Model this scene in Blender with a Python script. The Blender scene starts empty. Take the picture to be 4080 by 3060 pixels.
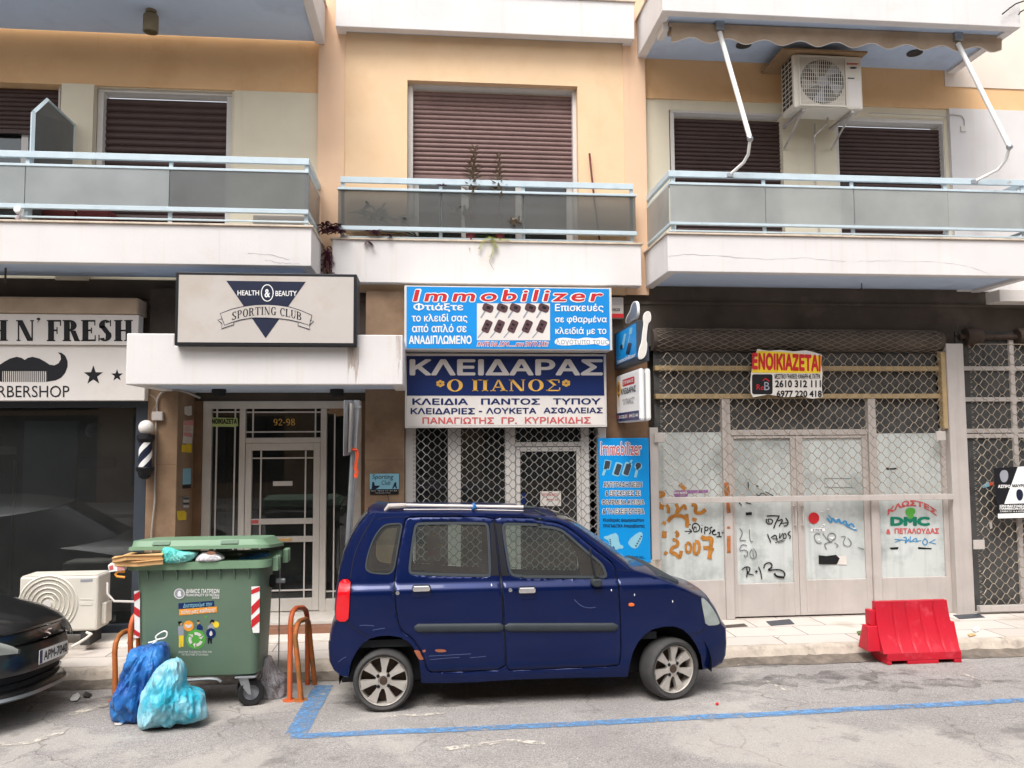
import bpy, bmesh, math, random
from mathutils import Vector, Matrix, noise
from mathutils.geometry import delaunay_2d_cdt
R = math.radians
random.seed(7)
S = bpy.context.scene
COL = S.collection

# ---------------------------------------------------------------- camera, sky, sun, exposure
YAW, PITCH, ROLL, FPX = 9.85021366e-02, 6.92368594e-02, -6.39585582e-03, 3200.0
EYE = Vector((0, 0, 2.2))
_f = Vector((math.sin(YAW)*math.cos(PITCH), math.cos(YAW)*math.cos(PITCH), math.sin(PITCH)))
_r = Vector((math.cos(YAW), -math.sin(YAW), 0)); _u = _r.cross(_f)
CR = _r*math.cos(ROLL) + _u*math.sin(ROLL)
CU = -_r*math.sin(ROLL) + _u*math.cos(ROLL)
cd = bpy.data.cameras.new('camera'); cam = bpy.data.objects.new('camera', cd); COL.objects.link(cam)
cd.sensor_width = 36; cd.sensor_fit = 'HORIZONTAL'; cd.lens = FPX/4080*36
cd.clip_start = .05; cd.clip_end = 2000
m3 = Matrix((CR, CU, -_f)).transposed()
cam.matrix_world = Matrix.Translation(EYE) @ m3.to_4x4()
S.camera = cam

SUN_EL, SUN_AZ = 58.0, 205.0        # azimuth clockwise from +Y: behind the camera, a little left
w = bpy.data.worlds.new("World"); S.world = w; w.use_nodes = True
nt = w.node_tree; bg = nt.nodes['Background']
sky = nt.nodes.new('ShaderNodeTexSky'); sky.sky_type = 'NISHITA'; sky.sun_disc = False
sky.sun_elevation = R(SUN_EL); sky.sun_rotation = R(SUN_AZ); sky.air_density = 1.0; sky.dust_density = 4.0; sky.ozone_density = 1.0
hs = nt.nodes.new('ShaderNodeHueSaturation'); hs.inputs['Saturation'].default_value = .26
nt.links.new(sky.outputs[0], hs.inputs['Color']); nt.links.new(hs.outputs[0], bg.inputs[0])
bg.inputs[1].default_value = .15
sl = bpy.data.lights.new('sun', 'SUN'); sl.energy = 1.3; sl.angle = R(28); sl.color = (1, .975, .95)
so = bpy.data.objects.new('sun', sl); COL.objects.link(so)
a, e = R(SUN_AZ), R(SUN_EL)
sd = Vector((math.sin(a)*math.cos(e), math.cos(a)*math.cos(e), math.sin(e)))
so.rotation_euler = sd.to_track_quat('Z', 'Y').to_euler()
S.view_settings.view_transform = 'Standard'; S.view_settings.look = 'None'
S.view_settings.gamma = 1; S.view_settings.exposure = 0.88
S.cycles.max_bounces = 8; S.cycles.transparent_max_bounces = 16

# ---------------------------------------------------------------- survey: photo sheet (2212 px wide) -> points at a known depth
def ray(px, py):
    s = 4080/2212
    return _f + CR*((px*s-2040)/FPX) - CU*((py*s-1530)/FPX)
def at(px, py, Y):
    d = ray(px, py); return EYE + d*(Y/d.y)
def atX(px, py, X):
    d = ray(px, py); return EYE + d*(X/d.x)
def gz(Y): return -.036*(Y-6.74) if Y < 8.0 else .1
def onroad(px, py, h=0):
    d = ray(px, py); t = (-2.2+h+.036*6.74)/(d.z+.036*d.y); return EYE + d*t
def crop(x0, y0, s): return lambda x, y: ((x0+x*s)/1.84448, (y0+y*s)/1.84448)
K0 = lambda x, y: (x, y)
class Plane:                         # a plane in the place; sheet coordinates are read onto it
    def __init__(s, K, p0, n): s.K, s.p0, s.n = K, Vector(p0), Vector(n).normalized()
    def __call__(s, x, y):
        d = ray(*s.K(x, y)); return EYE + d*((s.p0-EYE).dot(s.n)/d.dot(s.n))
def PY(K, Y): return Plane(K, (0, Y, 0), (0, -1, 0))

# ---------------------------------------------------------------- mesh builder
ORG = {}
class MB:
    def __init__(s): s.v = []; s.f = []
    def add(s, vs, fs):
        o = len(s.v); s.v += [tuple(p) for p in vs]; s.f += [tuple(i+o for i in q) for q in fs]; return s
    def box(s, x0, x1, y0, y1, z0, z1):
        x0, x1 = sorted((x0, x1)); y0, y1 = sorted((y0, y1)); z0, z1 = sorted((z0, z1))
        return s.add([(x0,y0,z0),(x1,y0,z0),(x1,y1,z0),(x0,y1,z0),(x0,y0,z1),(x1,y0,z1),(x1,y1,z1),(x0,y1,z1)],
                     [(3,2,1,0),(4,5,6,7),(0,1,5,4),(1,2,6,5),(2,3,7,6),(3,0,4,7)])
    def pxbox(s, K, x0, y0, x1, y1, Y, depth):       # box with a front face at Y
        a = at(*K(x0, y0), Y); b = at(*K(x1, y1), Y); c = at(*K(x0, y1), Y); d = at(*K(x1, y0), Y)
        return s.box((a.x+c.x)/2, (b.x+d.x)/2, Y, Y+depth, (b.z+c.z)/2, (a.z+d.z)/2)
    def prism(s, pts, d):             # planar polygon of 3D points extruded by vector d
        n = len(pts); pts = [Vector(p) for p in pts]; d = Vector(d)
        vs = pts + [p+d for p in pts]
        fs = [tuple(range(n)), tuple(range(2*n-1, n-1, -1))]
        fs += [(i, i+n, (i+1) % n+n, (i+1) % n) for i in range(n)]
        return s.add(vs, fs)
    def decal(s, pl, pts, off=.002, t=.001):
        return s.prism([pl(*p)+pl.n*off for p in pts], pl.n*t)
    def dstroke(s, pl, path, w, off=.002, t=.001, closed=False):   # brush line in sheet units
        n = len(path); L = []; Rr = []
        ws = w if isinstance(w, (list, tuple)) else [w]*n
        for i in range(n):
            p = path[i-1] if (i or closed) else path[i]; q = path[(i+1) % n] if (i < n-1 or closed) else path[i]
            dx, dy = q[0]-p[0], q[1]-p[1]; l = math.hypot(dx, dy) or 1
            nx, ny = -dy/l*ws[i]/2, dx/l*ws[i]/2
            L.append((path[i][0]+nx, path[i][1]+ny)); Rr.append((path[i][0]-nx, path[i][1]-ny))
        A = [pl(*p)+pl.n*(off+t) for p in L]; B = [pl(*p)+pl.n*(off+t) for p in Rr]
        m = n if closed else n-1
        return s.add(A+B, [(i, (i+1) % n, n+(i+1) % n, n+i) for i in range(m)])
    def disc(s, pl, cx, cy, rx, ry=None, off=.002, t=.001, n=28):
        ry = ry or rx
        return s.decal(pl, [(cx+rx*math.cos(2*math.pi*i/n), cy+ry*math.sin(2*math.pi*i/n)) for i in range(n)], off, t)
    def tube(s, path, r, n=8, caps=True):
        path = [Vector(p) for p in path]; m = len(path); rs = r if isinstance(r, (list, tuple)) else [r]*m
        vs = []; up = None
        for i in range(m):
            d = (path[min(i+1, m-1)]-path[max(i-1, 0)]).normalized()
            if up is None: up = Vector((0, 0, 1)) if abs(d.z) < .9 else Vector((1, 0, 0))
            a = d.cross(up); a = a.normalized() if a.length > 1e-6 else Vector((1, 0, 0)); b = a.cross(d).normalized(); up = b
            vs += [path[i] + (a*math.cos(2*math.pi*k/n)+b*math.sin(2*math.pi*k/n))*rs[i] for k in range(n)]
        fs = [(i*n+k, i*n+(k+1) % n, (i+1)*n+(k+1) % n, (i+1)*n+k) for i in range(m-1) for k in range(n)]
        if caps: fs += [tuple(range(n-1, -1, -1)), tuple(range((m-1)*n, m*n))]
        return s.add(vs, fs)
    def lathe(s, prof, c, axis, n=32, closed=False, caps=True):      # prof: (radius, along)
        c = Vector(c); ax = Vector(axis).normalized()
        a = ax.orthogonal().normalized(); b = ax.cross(a)
        m = len(prof); vs = [c + ax*h + (a*math.cos(2*math.pi*k/n)+b*math.sin(2*math.pi*k/n))*r for r, h in prof for k in range(n)]
        mm = m if closed else m-1
        fs = [(i*n+k, i*n+(k+1) % n, ((i+1) % m)*n+(k+1) % n, ((i+1) % m)*n+k) for i in range(mm) for k in range(n)]
        if not closed and caps: fs += [tuple(range(n-1, -1, -1)), tuple(range((m-1)*n, m*n))]
        return s.add(vs, fs)
    def grid(s, rows, wrap=False):
        n = len(rows[0]); m = len(rows); vs = [p for r_ in rows for p in r_]
        k = n if wrap else n-1
        return s.add(vs, [(i*n+j, i*n+(j+1) % n, (i+1)*n+(j+1) % n, (i+1)*n+j) for i in range(m-1) for j in range(k)])
    def sphere(s, c, r, n=20, sc=(1, 1, 1)):
        c = Vector(c); rows = []
        for i in range(n//2+1):
            t = math.pi*i/(n//2); rr = max(math.sin(t), 1e-3)
            rows.append([c+Vector((math.cos(2*math.pi*k/n)*rr*sc[0], math.sin(2*math.pi*k/n)*rr*sc[1], math.cos(t)*sc[2]))*r for k in range(n)])
        return s.grid(rows, True)
    def build(s, name, m, parent=None, bevel=0, smooth=None, base=None, fix=True):
        if parent is not None: o0 = ORG[parent.name]
        elif base is not None: o0 = Vector(base)
        else:
            xs, ys, zs = zip(*s.v); o0 = Vector(((min(xs)+max(xs))/2, (min(ys)+max(ys))/2, min(zs)))
        me = bpy.data.meshes.new(name)
        me.from_pydata([(x-o0.x, y-o0.y, z-o0.z) for x, y, z in s.v], [], s.f); me.validate()
        if fix:
            b = bmesh.new(); b.from_mesh(me); bmesh.ops.recalc_face_normals(b, faces=b.faces); b.to_mesh(me); b.free()
        ob = bpy.data.objects.new(name, me); COL.objects.link(ob); me.materials.append(m)
        if smooth:
            for p in me.polygons: p.use_smooth = True
            me.set_sharp_from_angle(angle=R(smooth))
        if bevel:
            md = ob.modifiers.new('bevel', 'BEVEL'); md.width = bevel; md.segments = 2; md.limit_method = 'ANGLE'; md.angle_limit = R(35)
        ORG[ob.name] = o0
        if parent is not None: ob.parent = parent
        else: ob.location = o0
        return ob
def thing(name, label, cat, loc, group=None):
    o = bpy.data.objects.new(name, None); COL.objects.link(o); o.location = loc; ORG[o.name] = Vector(loc)
    o.empty_display_size = .1
    return tag(o, label, cat, group)
def tag(o, label, cat, group=None):
    o['label'] = label; o['category'] = cat
    if group: o['group'] = group
    return o
def struct(o): o['kind'] = 'structure'; return o
def copy_thing(root, shift, label, rotz=0):
    c = root.copy(); COL.objects.link(c); c.location = Vector(root.location)+Vector(shift); c['label'] = label
    c.rotation_euler.z = root.rotation_euler.z + rotz; ORG[c.name] = ORG[root.name]+Vector(shift)
    for ch in list(root.children):
        d = ch.copy(); COL.objects.link(d); d.parent = c
        for g in list(ch.children):
            h = g.copy(); COL.objects.link(h); h.parent = d
    return c

# ---------------------------------------------------------------- 2D helpers
def chaikin(p, it=2, closed=True):
    for _ in range(it):
        q = []; n = len(p)
        for i in range(n if closed else n-1):
            a, b = p[i], p[(i+1) % n]
            q += [(a[0]*.75+b[0]*.25, a[1]*.75+b[1]*.25), (a[0]*.25+b[0]*.75, a[1]*.25+b[1]*.75)]
        if not closed: q = [p[0]]+q+[p[-1]]
        p = q
    return p
def inside(p, poly):
    x, y = p; c = False; j = len(poly)-1
    for i in range(len(poly)):
        xi, yi = poly[i]; xj, yj = poly[j]
        if (yi > y) != (yj > y) and x < (xj-xi)*(y-yi)/(yj-yi)+xi: c = not c
        j = i
    return c
def inset(poly, d):                    # shrink a closed polygon by d
    n = len(poly); ar = sum(poly[i][0]*poly[(i+1) % n][1]-poly[(i+1) % n][0]*poly[i][1] for i in range(n))
    sg = 1 if ar > 0 else -1; out = []
    for i in range(n):
        a, b = poly[i-1], poly[(i+1) % n]; dx, dy = b[0]-a[0], b[1]-a[1]; l = math.hypot(dx, dy) or 1
        out.append((poly[i][0]-dy/l*d*sg, poly[i][1]+dx/l*d*sg))
    return out
def tri_region(outer, holes, step, extra=()):
    vs = []; es = []
    for lp in [outer]+holes:
        o = len(vs); vs += [Vector(p) for p in lp]; n = len(lp); es += [(o+i, o+(i+1) % n) for i in range(n)]
    xs = [p[0] for p in outer]; ys = [p[1] for p in outer]
    x = min(xs)
    while x < max(xs):
        y = min(ys)
        while y < max(ys):
            if inside((x, y), outer) and not any(inside((x, y), h) for h in holes): vs.append(Vector((x, y)))
            y += step
        x += step
    for p in extra:
        if inside(p, outer) and not any(inside(p, h) for h in holes): vs.append(Vector(p))
    r = delaunay_2d_cdt(vs, es, [], 0, 1e-5)
    V, F = r[0], r[2]; out = []
    for f in F:
        c = sum((V[i] for i in f), Vector((0, 0)))/len(f)
        if inside(c, outer) and not any(inside(c, h) for h in holes): out.append(tuple(f))
    return V, out

# ---------------------------------------------------------------- lettering
_tc = {}; _tr = random.Random(3)
def glyphs(s, bold=0.0, font_space=1.0):
    k = (s, bold, font_space)
    if k not in _tc:
        c = bpy.data.curves.new('t', 'FONT'); c.body = s; c.offset = bold; c.space_character = font_space; c.resolution_u = 3; c.fill_mode = 'NONE'
        o = bpy.data.objects.new('t', c); COL.objects.link(o); bpy.context.view_layer.update()
        m = bpy.data.meshes.new_from_object(o.evaluated_get(bpy.context.evaluated_depsgraph_get()))
        nx = {}                                   # outline loops, filled by winding number (glyph strokes may overlap)
        for e_ in m.edges: nx.setdefault(e_.vertices[0], []).append(e_.vertices[1]); nx.setdefault(e_.vertices[1], []).append(e_.vertices[0])
        seen = set(); loops = []
        for st_ in range(len(m.vertices)):
            if st_ in seen or st_ not in nx: continue
            lp = [st_]; seen.add(st_); cur = st_
            while True:
                q = [t_ for t_ in nx[cur] if t_ not in seen]
                if not q: break
                cur = st_+1 if (len(lp) == 1 and st_+1 in q) else q[0]; seen.add(cur); lp.append(cur)
            if len(lp) > 2: loops.append([m.vertices[t_].co.xy.copy() for t_ in lp])
        V_, F_ = [], []
        boxes = [(min(p.x for p in l), max(p.x for p in l), l) for l in loops]; boxes.sort(key=lambda b_: b_[0])
        grp = []
        for b_ in boxes:                          # letters that share an x span are filled together
            if grp and b_[0] < grp[-1][1]: grp[-1][2].append(b_[2]); grp[-1][1] = max(grp[-1][1], b_[1])
            else: grp.append([b_[0], b_[1], [b_[2]]])
        for _, _, ls in grp:
            vs = []; es = []
            for l in ls:
                o_ = len(vs); n_ = len(l); vs += [Vector(p) for p in l]; es += [(o_+t_, o_+(t_+1) % n_) for t_ in range(n_)]
            r = delaunay_2d_cdt(vs, es, [], 0, 1e-6); o_ = len(V_); V_ += [(p.x, p.y) for p in r[0]]
            for f in r[2]:
                cx_ = sum(r[0][t_].x for t_ in f)/len(f); cy_ = sum(r[0][t_].y for t_ in f)/len(f); wn = 0
                for l in ls:
                    p = l[-1]
                    for q in l:
                        if (p.y > cy_) != (q.y > cy_) and cx_ < (q.x-p.x)*(cy_-p.y)/(q.y-p.y)+p.x: wn += 1 if q.y > p.y else -1
                        p = q
                if wn: F_.append(tuple(t_+o_ for t_ in f))
        used = sorted({t_ for f in F_ for t_ in f}); mp_ = {t_: k_ for k_, t_ in enumerate(used)}
        _tc[k] = ([V_[t_] for t_ in used], [tuple(mp_[t_] for t_ in f) for f in F_])
        bpy.data.objects.remove(o); bpy.data.curves.remove(c); bpy.data.meshes.remove(m)
    return _tc[k]
def text(mb, pl, s, rect, bold=0.0, shear=0.0, off=.0025, warp=None, sp=1.0):
    v, f = glyphs(s, 0.0, sp)
    x0 = min(p[0] for p in v); x1 = max(p[0] for p in v); y0 = min(p[1] for p in v); y1 = max(p[1] for p in v)
    X0, Y0, X1, Y1 = rect; h = Y1-Y0
    bx = bold*(X1-X0)/(x1-x0); by = bold*h/(y1-y0)          # heavier strokes: copies laid round a small circle
    k = 1 if bold <= 0 else (6 if bold < .04 else 10)
    for i in range(k):
        ox, oy = (bx*math.cos(2*math.pi*i/k), by*math.sin(2*math.pi*i/k)) if k > 1 else (0, 0)
        out = []
        for x, y in v:
            a = (x-x0)/(x1-x0); b = (y-y0)/(y1-y0)
            sx = X0+bx + a*(X1-X0-2*bx-abs(shear)*h) + b*shear*h + ox; sy = Y1-by-b*(h-2*by) + oy
            if warp: sx, sy = warp(sx, sy)
            out.append(pl(sx, sy))
        for q in f:
            o_ = pl.n*(off+_tr.random()*.0012); mb.add([out[j]+o_ for j in q], [tuple(range(len(q)))])
    return mb

# serif capitals drawn from stems, hairlines, slabs and bowls (unit em height 1)
def serif_polys(ch, T=.24, t=.07):
    ch = {'Ν': 'N', 'Ρ': 'P', 'Ι': 'I'}.get(ch, ch)
    P = []; sh = .055
    def rc(x0, y0, x1, y1): P.append([(x0, y0), (x1, y0), (x1, y1), (x0, y1)])
    def stem(x, w_=T, lo=True, hi=True, ex=.07):
        rc(x, 0, x+w_, 1)
        if lo: rc(x-ex, 0, x+w_+ex, sh)
        if hi: rc(x-ex, 1-sh, x+w_+ex, 1)
    def arc(cx, cy, rx, ry, a0, a1, wt=T, wn=t, n=18):
        o = []; i_ = []
        for k in range(n+1):
            a = R(a0+(a1-a0)*k/n); c, s_ = math.cos(a), math.sin(a)
            o.append((cx+rx*c, cy+ry*s_)); i_.append((cx+(rx-wt)*c, cy+(ry-wn)*s_))
        for k in range(n): P.append([o[k], o[k+1], i_[k+1], i_[k]])
    def diag(x0, y0, x1, y1, w_): P.append([(x0, y0), (x0+w_, y0), (x1+w_, y1), (x1, y1)])
    if ch == 'H': stem(.07); stem(.61); rc(.3, .46, .62, .46+t); W = .92
    elif ch == 'N': stem(.1, t, hi=False); diag(.05, 1, .62, 0, T); rc(.0, 1-sh, .2, 1); stem(.62+T-t, t, lo=False); W = .95
    elif ch == 'F': stem(.07); rc(.3, 1-t, .75, 1); rc(.69, .72, .75, 1); rc(.3, .47, .55, .47+t); rc(.51, .34, .57, .66); W = .78
    elif ch == 'E': stem(.07); rc(.3, 1-t, .75, 1); rc(.69, .74, .75, 1); rc(.3, .47, .55, .47+t); rc(.51, .36, .57, .64); rc(.3, 0, .77, t); rc(.71, 0, .77, .28); W = .82
    elif ch == 'L': stem(.07); rc(.3, 0, .72, t); rc(.66, 0, .72, .3); W = .76
    elif ch == 'R': stem(.07); arc(.38, .74, .36, .26, -90, 90); rc(.3, 1-t, .4, 1); rc(.3, .48, .4, .48+t); diag(.62, 0, .4, .5, T*.9); rc(.62, 0, .92, sh); W = .92
    elif ch == 'P': stem(.07); arc(.38, .72, .36, .28, -90, 90); rc(.3, 1-t, .4, 1); rc(.3, .44, .4, .44+t); W = .78
    elif ch == 'B': stem(.07); arc(.38, .75, .34, .25, -90, 90); arc(.38, .26, .4, .26, -90, 90); rc(.3, 1-t, .4, 1); rc(.3, .48, .4, .48+t); rc(.3, 0, .4, t); W = .82
    elif ch in 'OΟ': arc(.45, .5, .42, .52, 0, 360, n=36); W = .9
    elif ch == 'C': arc(.45, .5, .42, .52, 45, 315, n=30); rc(.68, .68, .76, .98); W = .82
    elif ch == 'G': arc(.45, .5, .42, .52, 45, 320, n=30); rc(.68, .68, .76, .98); rc(.58, .02, .58+T, .42); rc(.5, .38, .9, .43); W = .94
    elif ch == 'S':
        arc(.4, .74, .33, .27, 35, 210, T, t); arc(.38, .26, .35, .27, -150, 35, T, t)
        diag(.38, .36, .08, .72, T); rc(.64, .7, .7, 1); rc(.04, 0, .1, .3); W = .8
    elif ch == 'T': stem(.32, hi=False); rc(0, 1-t, .88, 1); rc(0, .7, .06, 1); rc(.82, .7, .88, 1); W = .9
    elif ch == 'I': stem(.07); W = .4
    elif ch == 'U': rc(.07, .3, .07+T, 1); rc(0, 1-sh, .38, 1); rc(.72-t, .3, .72, 1); rc(.56, 1-sh, .8, 1); arc(.395, .3, .325, .31, 180, 360, T*.8, t); W = .82
    elif ch == 'Π': stem(.07); stem(.61); rc(.1, 1-t, .85, 1); W = .92
    elif ch == 'Α': diag(.5, 0, .36, 1, T*.9) if False else None; P.append([(.42, 1), (.5, 1), (.86, 0), (.86-T*1.05, 0)]); P.append([(.4, 1), (.5, 1), (.16, 0), (.16-t, 0)]); rc(.2, .3, .66, .3+t); rc(0, 0, .3, sh); rc(.54, 0, .94, sh); W = .94
    elif ch == 'Σ': diag(.42, .5, .06, 1, T*.9); diag(.04, 0, .42, .5, t); rc(.06, 1-t, .76, 1); rc(.7, .72, .76, 1); rc(.04, 0, .8, t*1.4); rc(.74, 0, .8, .3); W = .84
    elif ch == '9': arc(.35, .68, .32, .32, 0, 360, T*.8, t, 30); arc(.3, .5, .37, .5, -120, 20, T*.8, t); W = .72
    elif ch == '8': arc(.35, .75, .28, .25, 0, 360, T*.7, t, 30); arc(.35, .26, .33, .26, 0, 360, T*.7, t, 30); W = .72
    elif ch == '2': arc(.34, .7, .3, .3, -20, 180, T*.8, t); diag(.06, .06, .48, .62, t*1.5); rc(.04, 0, .66, .12); W = .72
    elif ch == '-': rc(.02, .36, .36, .46); W = .4
    elif ch == "'": arc(.12, .9, .11, .1, 0, 360, .1, .1, 14); P.append([(.22, .92), (.23, .86), (.06, .62), (.04, .64)]); W = .3
    else: W = .34
    return P, W
def serif(mb, pl, s, rect, T=.24, t=.07, gap=.08, off=.0025, warp=None):
    x = 0; items = []
    for ch in s:
        P, W = serif_polys(ch, T, t); items.append((x, P)); x += W+gap
    tot = x-gap; X0, Y0, X1, Y1 = rect
    for x0, P in items:
        for q in P:
            pts = []
            for a, b in q:
                p = (X0+(x0+a)/tot*(X1-X0), Y1-b*(Y1-Y0))
                pts.append(warp(*p) if warp else p)
            mb.add([pl(*p)+pl.n*off for p in pts], [tuple(range(len(pts)))])
    return mb

# ---------------------------------------------------------------- materials
def lin(h):
    if isinstance(h, tuple): c = [v/255 for v in h]
    else: c = [int(h[i:i+2], 16)/255 for i in (0, 2, 4)]
    return tuple(v/12.92 if v <= .04045 else ((v+.055)/1.055)**2.4 for v in c)+(1,)
def mat(name, col, rough=.6, var=.12, scale=4.0, bump=0.0, bscale=60.0, metal=0.0, spec=.4, streak=None, sk=(.5, .75), coat=0, stain=None, st=(.55, .7), sscale=1.5):
    m = bpy.data.materials.new(name); m.use_nodes = True; n = m.node_tree.nodes; L = m.node_tree.links
    b = n['Principled BSDF']; b.inputs['Roughness'].default_value = rough; b.inputs['Metallic'].default_value = metal
    b.inputs['Specular IOR Level'].default_value = spec
    if coat: b.inputs['Coat Weight'].default_value = coat; b.inputs['Coat Roughness'].default_value = .03
    g = n.new('ShaderNodeNewGeometry'); c = lin(col)
    def nz(sc, detail=5, vec=None, rg=.55):
        t = n.new('ShaderNodeTexNoise'); t.inputs['Scale'].default_value = sc; t.inputs['Detail'].default_value = detail; t.inputs['Roughness'].default_value = rg
        L.new(vec or g.outputs['Position'], t.inputs['Vector']); return t.outputs[0]
    def ramp(fac, a_, b_, mx=1.0):
        r_ = n.new('ShaderNodeMapRange'); r_.inputs[1].default_value = a_; r_.inputs[2].default_value = b_; r_.inputs[4].default_value = mx; L.new(fac, r_.inputs[0]); return r_.outputs[0]
    def mix(fac, a_, b_):
        x = n.new('ShaderNodeMix'); x.data_type = 'RGBA'; L.new(fac, x.inputs[0])
        for k, q in ((6, a_), (7, b_)):
            if isinstance(q, tuple): x.inputs[k].default_value = q
            else: L.new(q, x.inputs[k])
        return x.outputs[2]
    lo = tuple(v*(1-var) for v in c[:3])+(1,); hi = tuple(min(1, v*(1+var)) for v in c[:3])+(1,)
    out = mix(ramp(nz(scale), .3, .7), lo, hi)
    if stain: out = mix(ramp(nz(sscale, 8, rg=.65), *st, .8), out, lin(stain))
    if streak:
        mp = n.new('ShaderNodeMapping'); mp.inputs['Scale'].default_value = (13, 13, .55); L.new(g.outputs['Position'], mp.inputs[0])
        out = mix(ramp(nz(1.0, 6, mp.outputs[0]), *sk, .45), out, lin(streak))
    L.new(out, b.inputs['Base Color'])
    L.new(ramp(nz(scale*3), 0, 1), (rr := n.new('ShaderNodeMapRange')).inputs[0]) if False else None
    if bump:
        bp = n.new('ShaderNodeBump'); bp.inputs['Strength'].default_value = bump; bp.inputs['Distance'].default_value = .01
        L.new(nz(bscale, 4), bp.inputs['Height']); L.new(bp.outputs[0], b.inputs['Normal'])
    m['out'] = 1
    return m
def glass(name, tint, refl=1.0, clear=.85, rough=0.0, ior=1.5, dirt=0.0):
    m = bpy.data.materials.new(name); m.use_nodes = True; n = m.node_tree.nodes; L = m.node_tree.links; n.clear()
    o = n.new('ShaderNodeOutputMaterial'); tr = n.new('ShaderNodeBsdfTransparent'); tr.inputs[0].default_value = tuple(v*clear for v in lin(tint)[:3])+(1,)
    gl = n.new('ShaderNodeBsdfGlossy'); gl.inputs['Roughness'].default_value = rough; gl.inputs[0].default_value = (refl, refl, refl, 1)
    fr = n.new('ShaderNodeFresnel'); fr.inputs[0].default_value = ior
    mx = n.new('ShaderNodeMixShader'); L.new(fr.outputs[0], mx.inputs[0]); L.new(tr.outputs[0], mx.inputs[1]); L.new(gl.outputs[0], mx.inputs[2])
    res = mx.outputs[0]
    if dirt:
        d = n.new('ShaderNodeBsdfDiffuse'); d.inputs[0].default_value = lin((150, 150, 148)); t = n.new('ShaderNodeTexNoise'); t.inputs['Scale'].default_value = 6
        g = n.new('ShaderNodeNewGeometry'); L.new(g.outputs[0], t.inputs[0])
        mr = n.new('ShaderNodeMapRange'); mr.inputs[1].default_value = .2; mr.inputs[2].default_value = .8; mr.inputs[3].default_value = dirt*.6; mr.inputs[4].default_value = dirt; L.new(t.outputs[0], mr.inputs[0])
        m2 = n.new('ShaderNodeMixShader'); L.new(mr.outputs[0], m2.inputs[0]); L.new(res, m2.inputs[1]); L.new(d.outputs[0], m2.inputs[2]); res = m2.outputs[0]
    L.new(res, o.inputs[0]); return m
def frosted(name, col, clear, wave=90, tl=.5):          # ribbed wired glass: part see-through, part milky
    m = bpy.data.materials.new(name); m.use_nodes = True; n = m.node_tree.nodes; L = m.node_tree.links; n.clear()
    o = n.new('ShaderNodeOutputMaterial'); g = n.new('ShaderNodeNewGeometry')
    nz = n.new('ShaderNodeTexNoise'); nz.inputs['Scale'].default_value = 2.5; nz.inputs['Detail'].default_value = 6; L.new(g.outputs[0], nz.inputs[0])
    wv = n.new('ShaderNodeTexWave'); wv.bands_direction = 'X'; wv.inputs['Scale'].default_value = wave; L.new(g.outputs[0], wv.inputs[0])
    c = lin(col); mx = n.new('ShaderNodeMix'); mx.data_type = 'RGBA'; L.new(nz.outputs[0], mx.inputs[0])
    mx.inputs[6].default_value = tuple(v*.7 for v in c[:3])+(1,); mx.inputs[7].default_value = tuple(min(1, v*1.25) for v in c[:3])+(1,)
    d = n.new('ShaderNodeBsdfDiffuse'); L.new(mx.outputs[2], d.inputs[0]); t2 = n.new('ShaderNodeBsdfTranslucent'); L.new(mx.outputs[2], t2.inputs[0])
    a_ = n.new('ShaderNodeMixShader'); a_.inputs[0].default_value = tl; L.new(d.outputs[0], a_.inputs[1]); L.new(t2.outputs[0], a_.inputs[2])
    tr = n.new('ShaderNodeBsdfTransparent'); tr.inputs[0].default_value = (.88, .89, .89, 1)
    b_ = n.new('ShaderNodeMixShader'); b_.inputs[0].default_value = clear; L.new(a_.outputs[0], b_.inputs[1]); L.new(tr.outputs[0], b_.inputs[2])
    gl = n.new('ShaderNodeBsdfGlossy'); gl.inputs['Roughness'].default_value = .25
    bp = n.new('ShaderNodeBump'); bp.inputs['Strength'].default_value = .4; bp.inputs['Distance'].default_value = .003; L.new(wv.outputs[1], bp.inputs['Height']); L.new(bp.outputs[0], gl.inputs['Normal'])
    fr = n.new('ShaderNodeFresnel'); fr.inputs[0].default_value = 1.4
    e_ = n.new('ShaderNodeMixShader'); L.new(fr.outputs[0], e_.inputs[0]); L.new(b_.outputs[0], e_.inputs[1]); L.new(gl.outputs[0], e_.inputs[2])
    L.new(e_.outputs[0], o.inputs[0]); return m
M = {}
M['orange'] = mat('peach plaster wall', (230, 198, 160), .85, .05, 1.2, .15, 90, stain=(222, 184, 142), st=(.5, .75), streak=(205, 165, 125), sk=(.62, .9))
M['orange_bay'] = mat('deep orange plaster', (228, 186, 138), .85, .05, 1.2, .15, 90, stain=(214, 168, 118), st=(.5, .75), streak=(196, 146, 100), sk=(.62, .9))
M['pilaster'] = mat('peach plaster', (228, 192, 160), .85, .05, 1.5, .15, 90, streak=(215, 175, 140), sk=(.58, .85))
M['cream'] = mat('cream plaster', (222, 212, 188), .85, .05, 2, .12, 90, streak=(200, 190, 168), sk=(.6, .9))
M['white'] = mat('white plaster', (217, 213, 211), .8, .04, 2, .15, 70, streak=(205, 190, 175), sk=(.56, .85), stain=(214, 198, 185), st=(.6, .8))
M['coping'] = mat('weathered coping', (205, 190, 172), .8, .15, 6, .2, 60, streak=(150, 130, 112), sk=(.5, .8))
M['soffit'] = mat('blue soffit paint', (190, 207, 230), .85, .05, 1.5, .1, 60, stain=(150, 165, 190), st=(.5, .8))
M['rail'] = mat('pale blue rail paint', (190, 205, 212), .5, .06, 8, .05, 60, stain=(150, 150, 140), st=(.68, .72), sscale=9)
M['shut_faded'] = mat('faded maroon slats', (122, 97, 93), .6, .1, 5, .05, 60, stain=(158, 132, 126), st=(.55, .85))
M['shut_dark'] = mat('dark brown slats', (74, 56, 52), .55, .1, 5)
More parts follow.
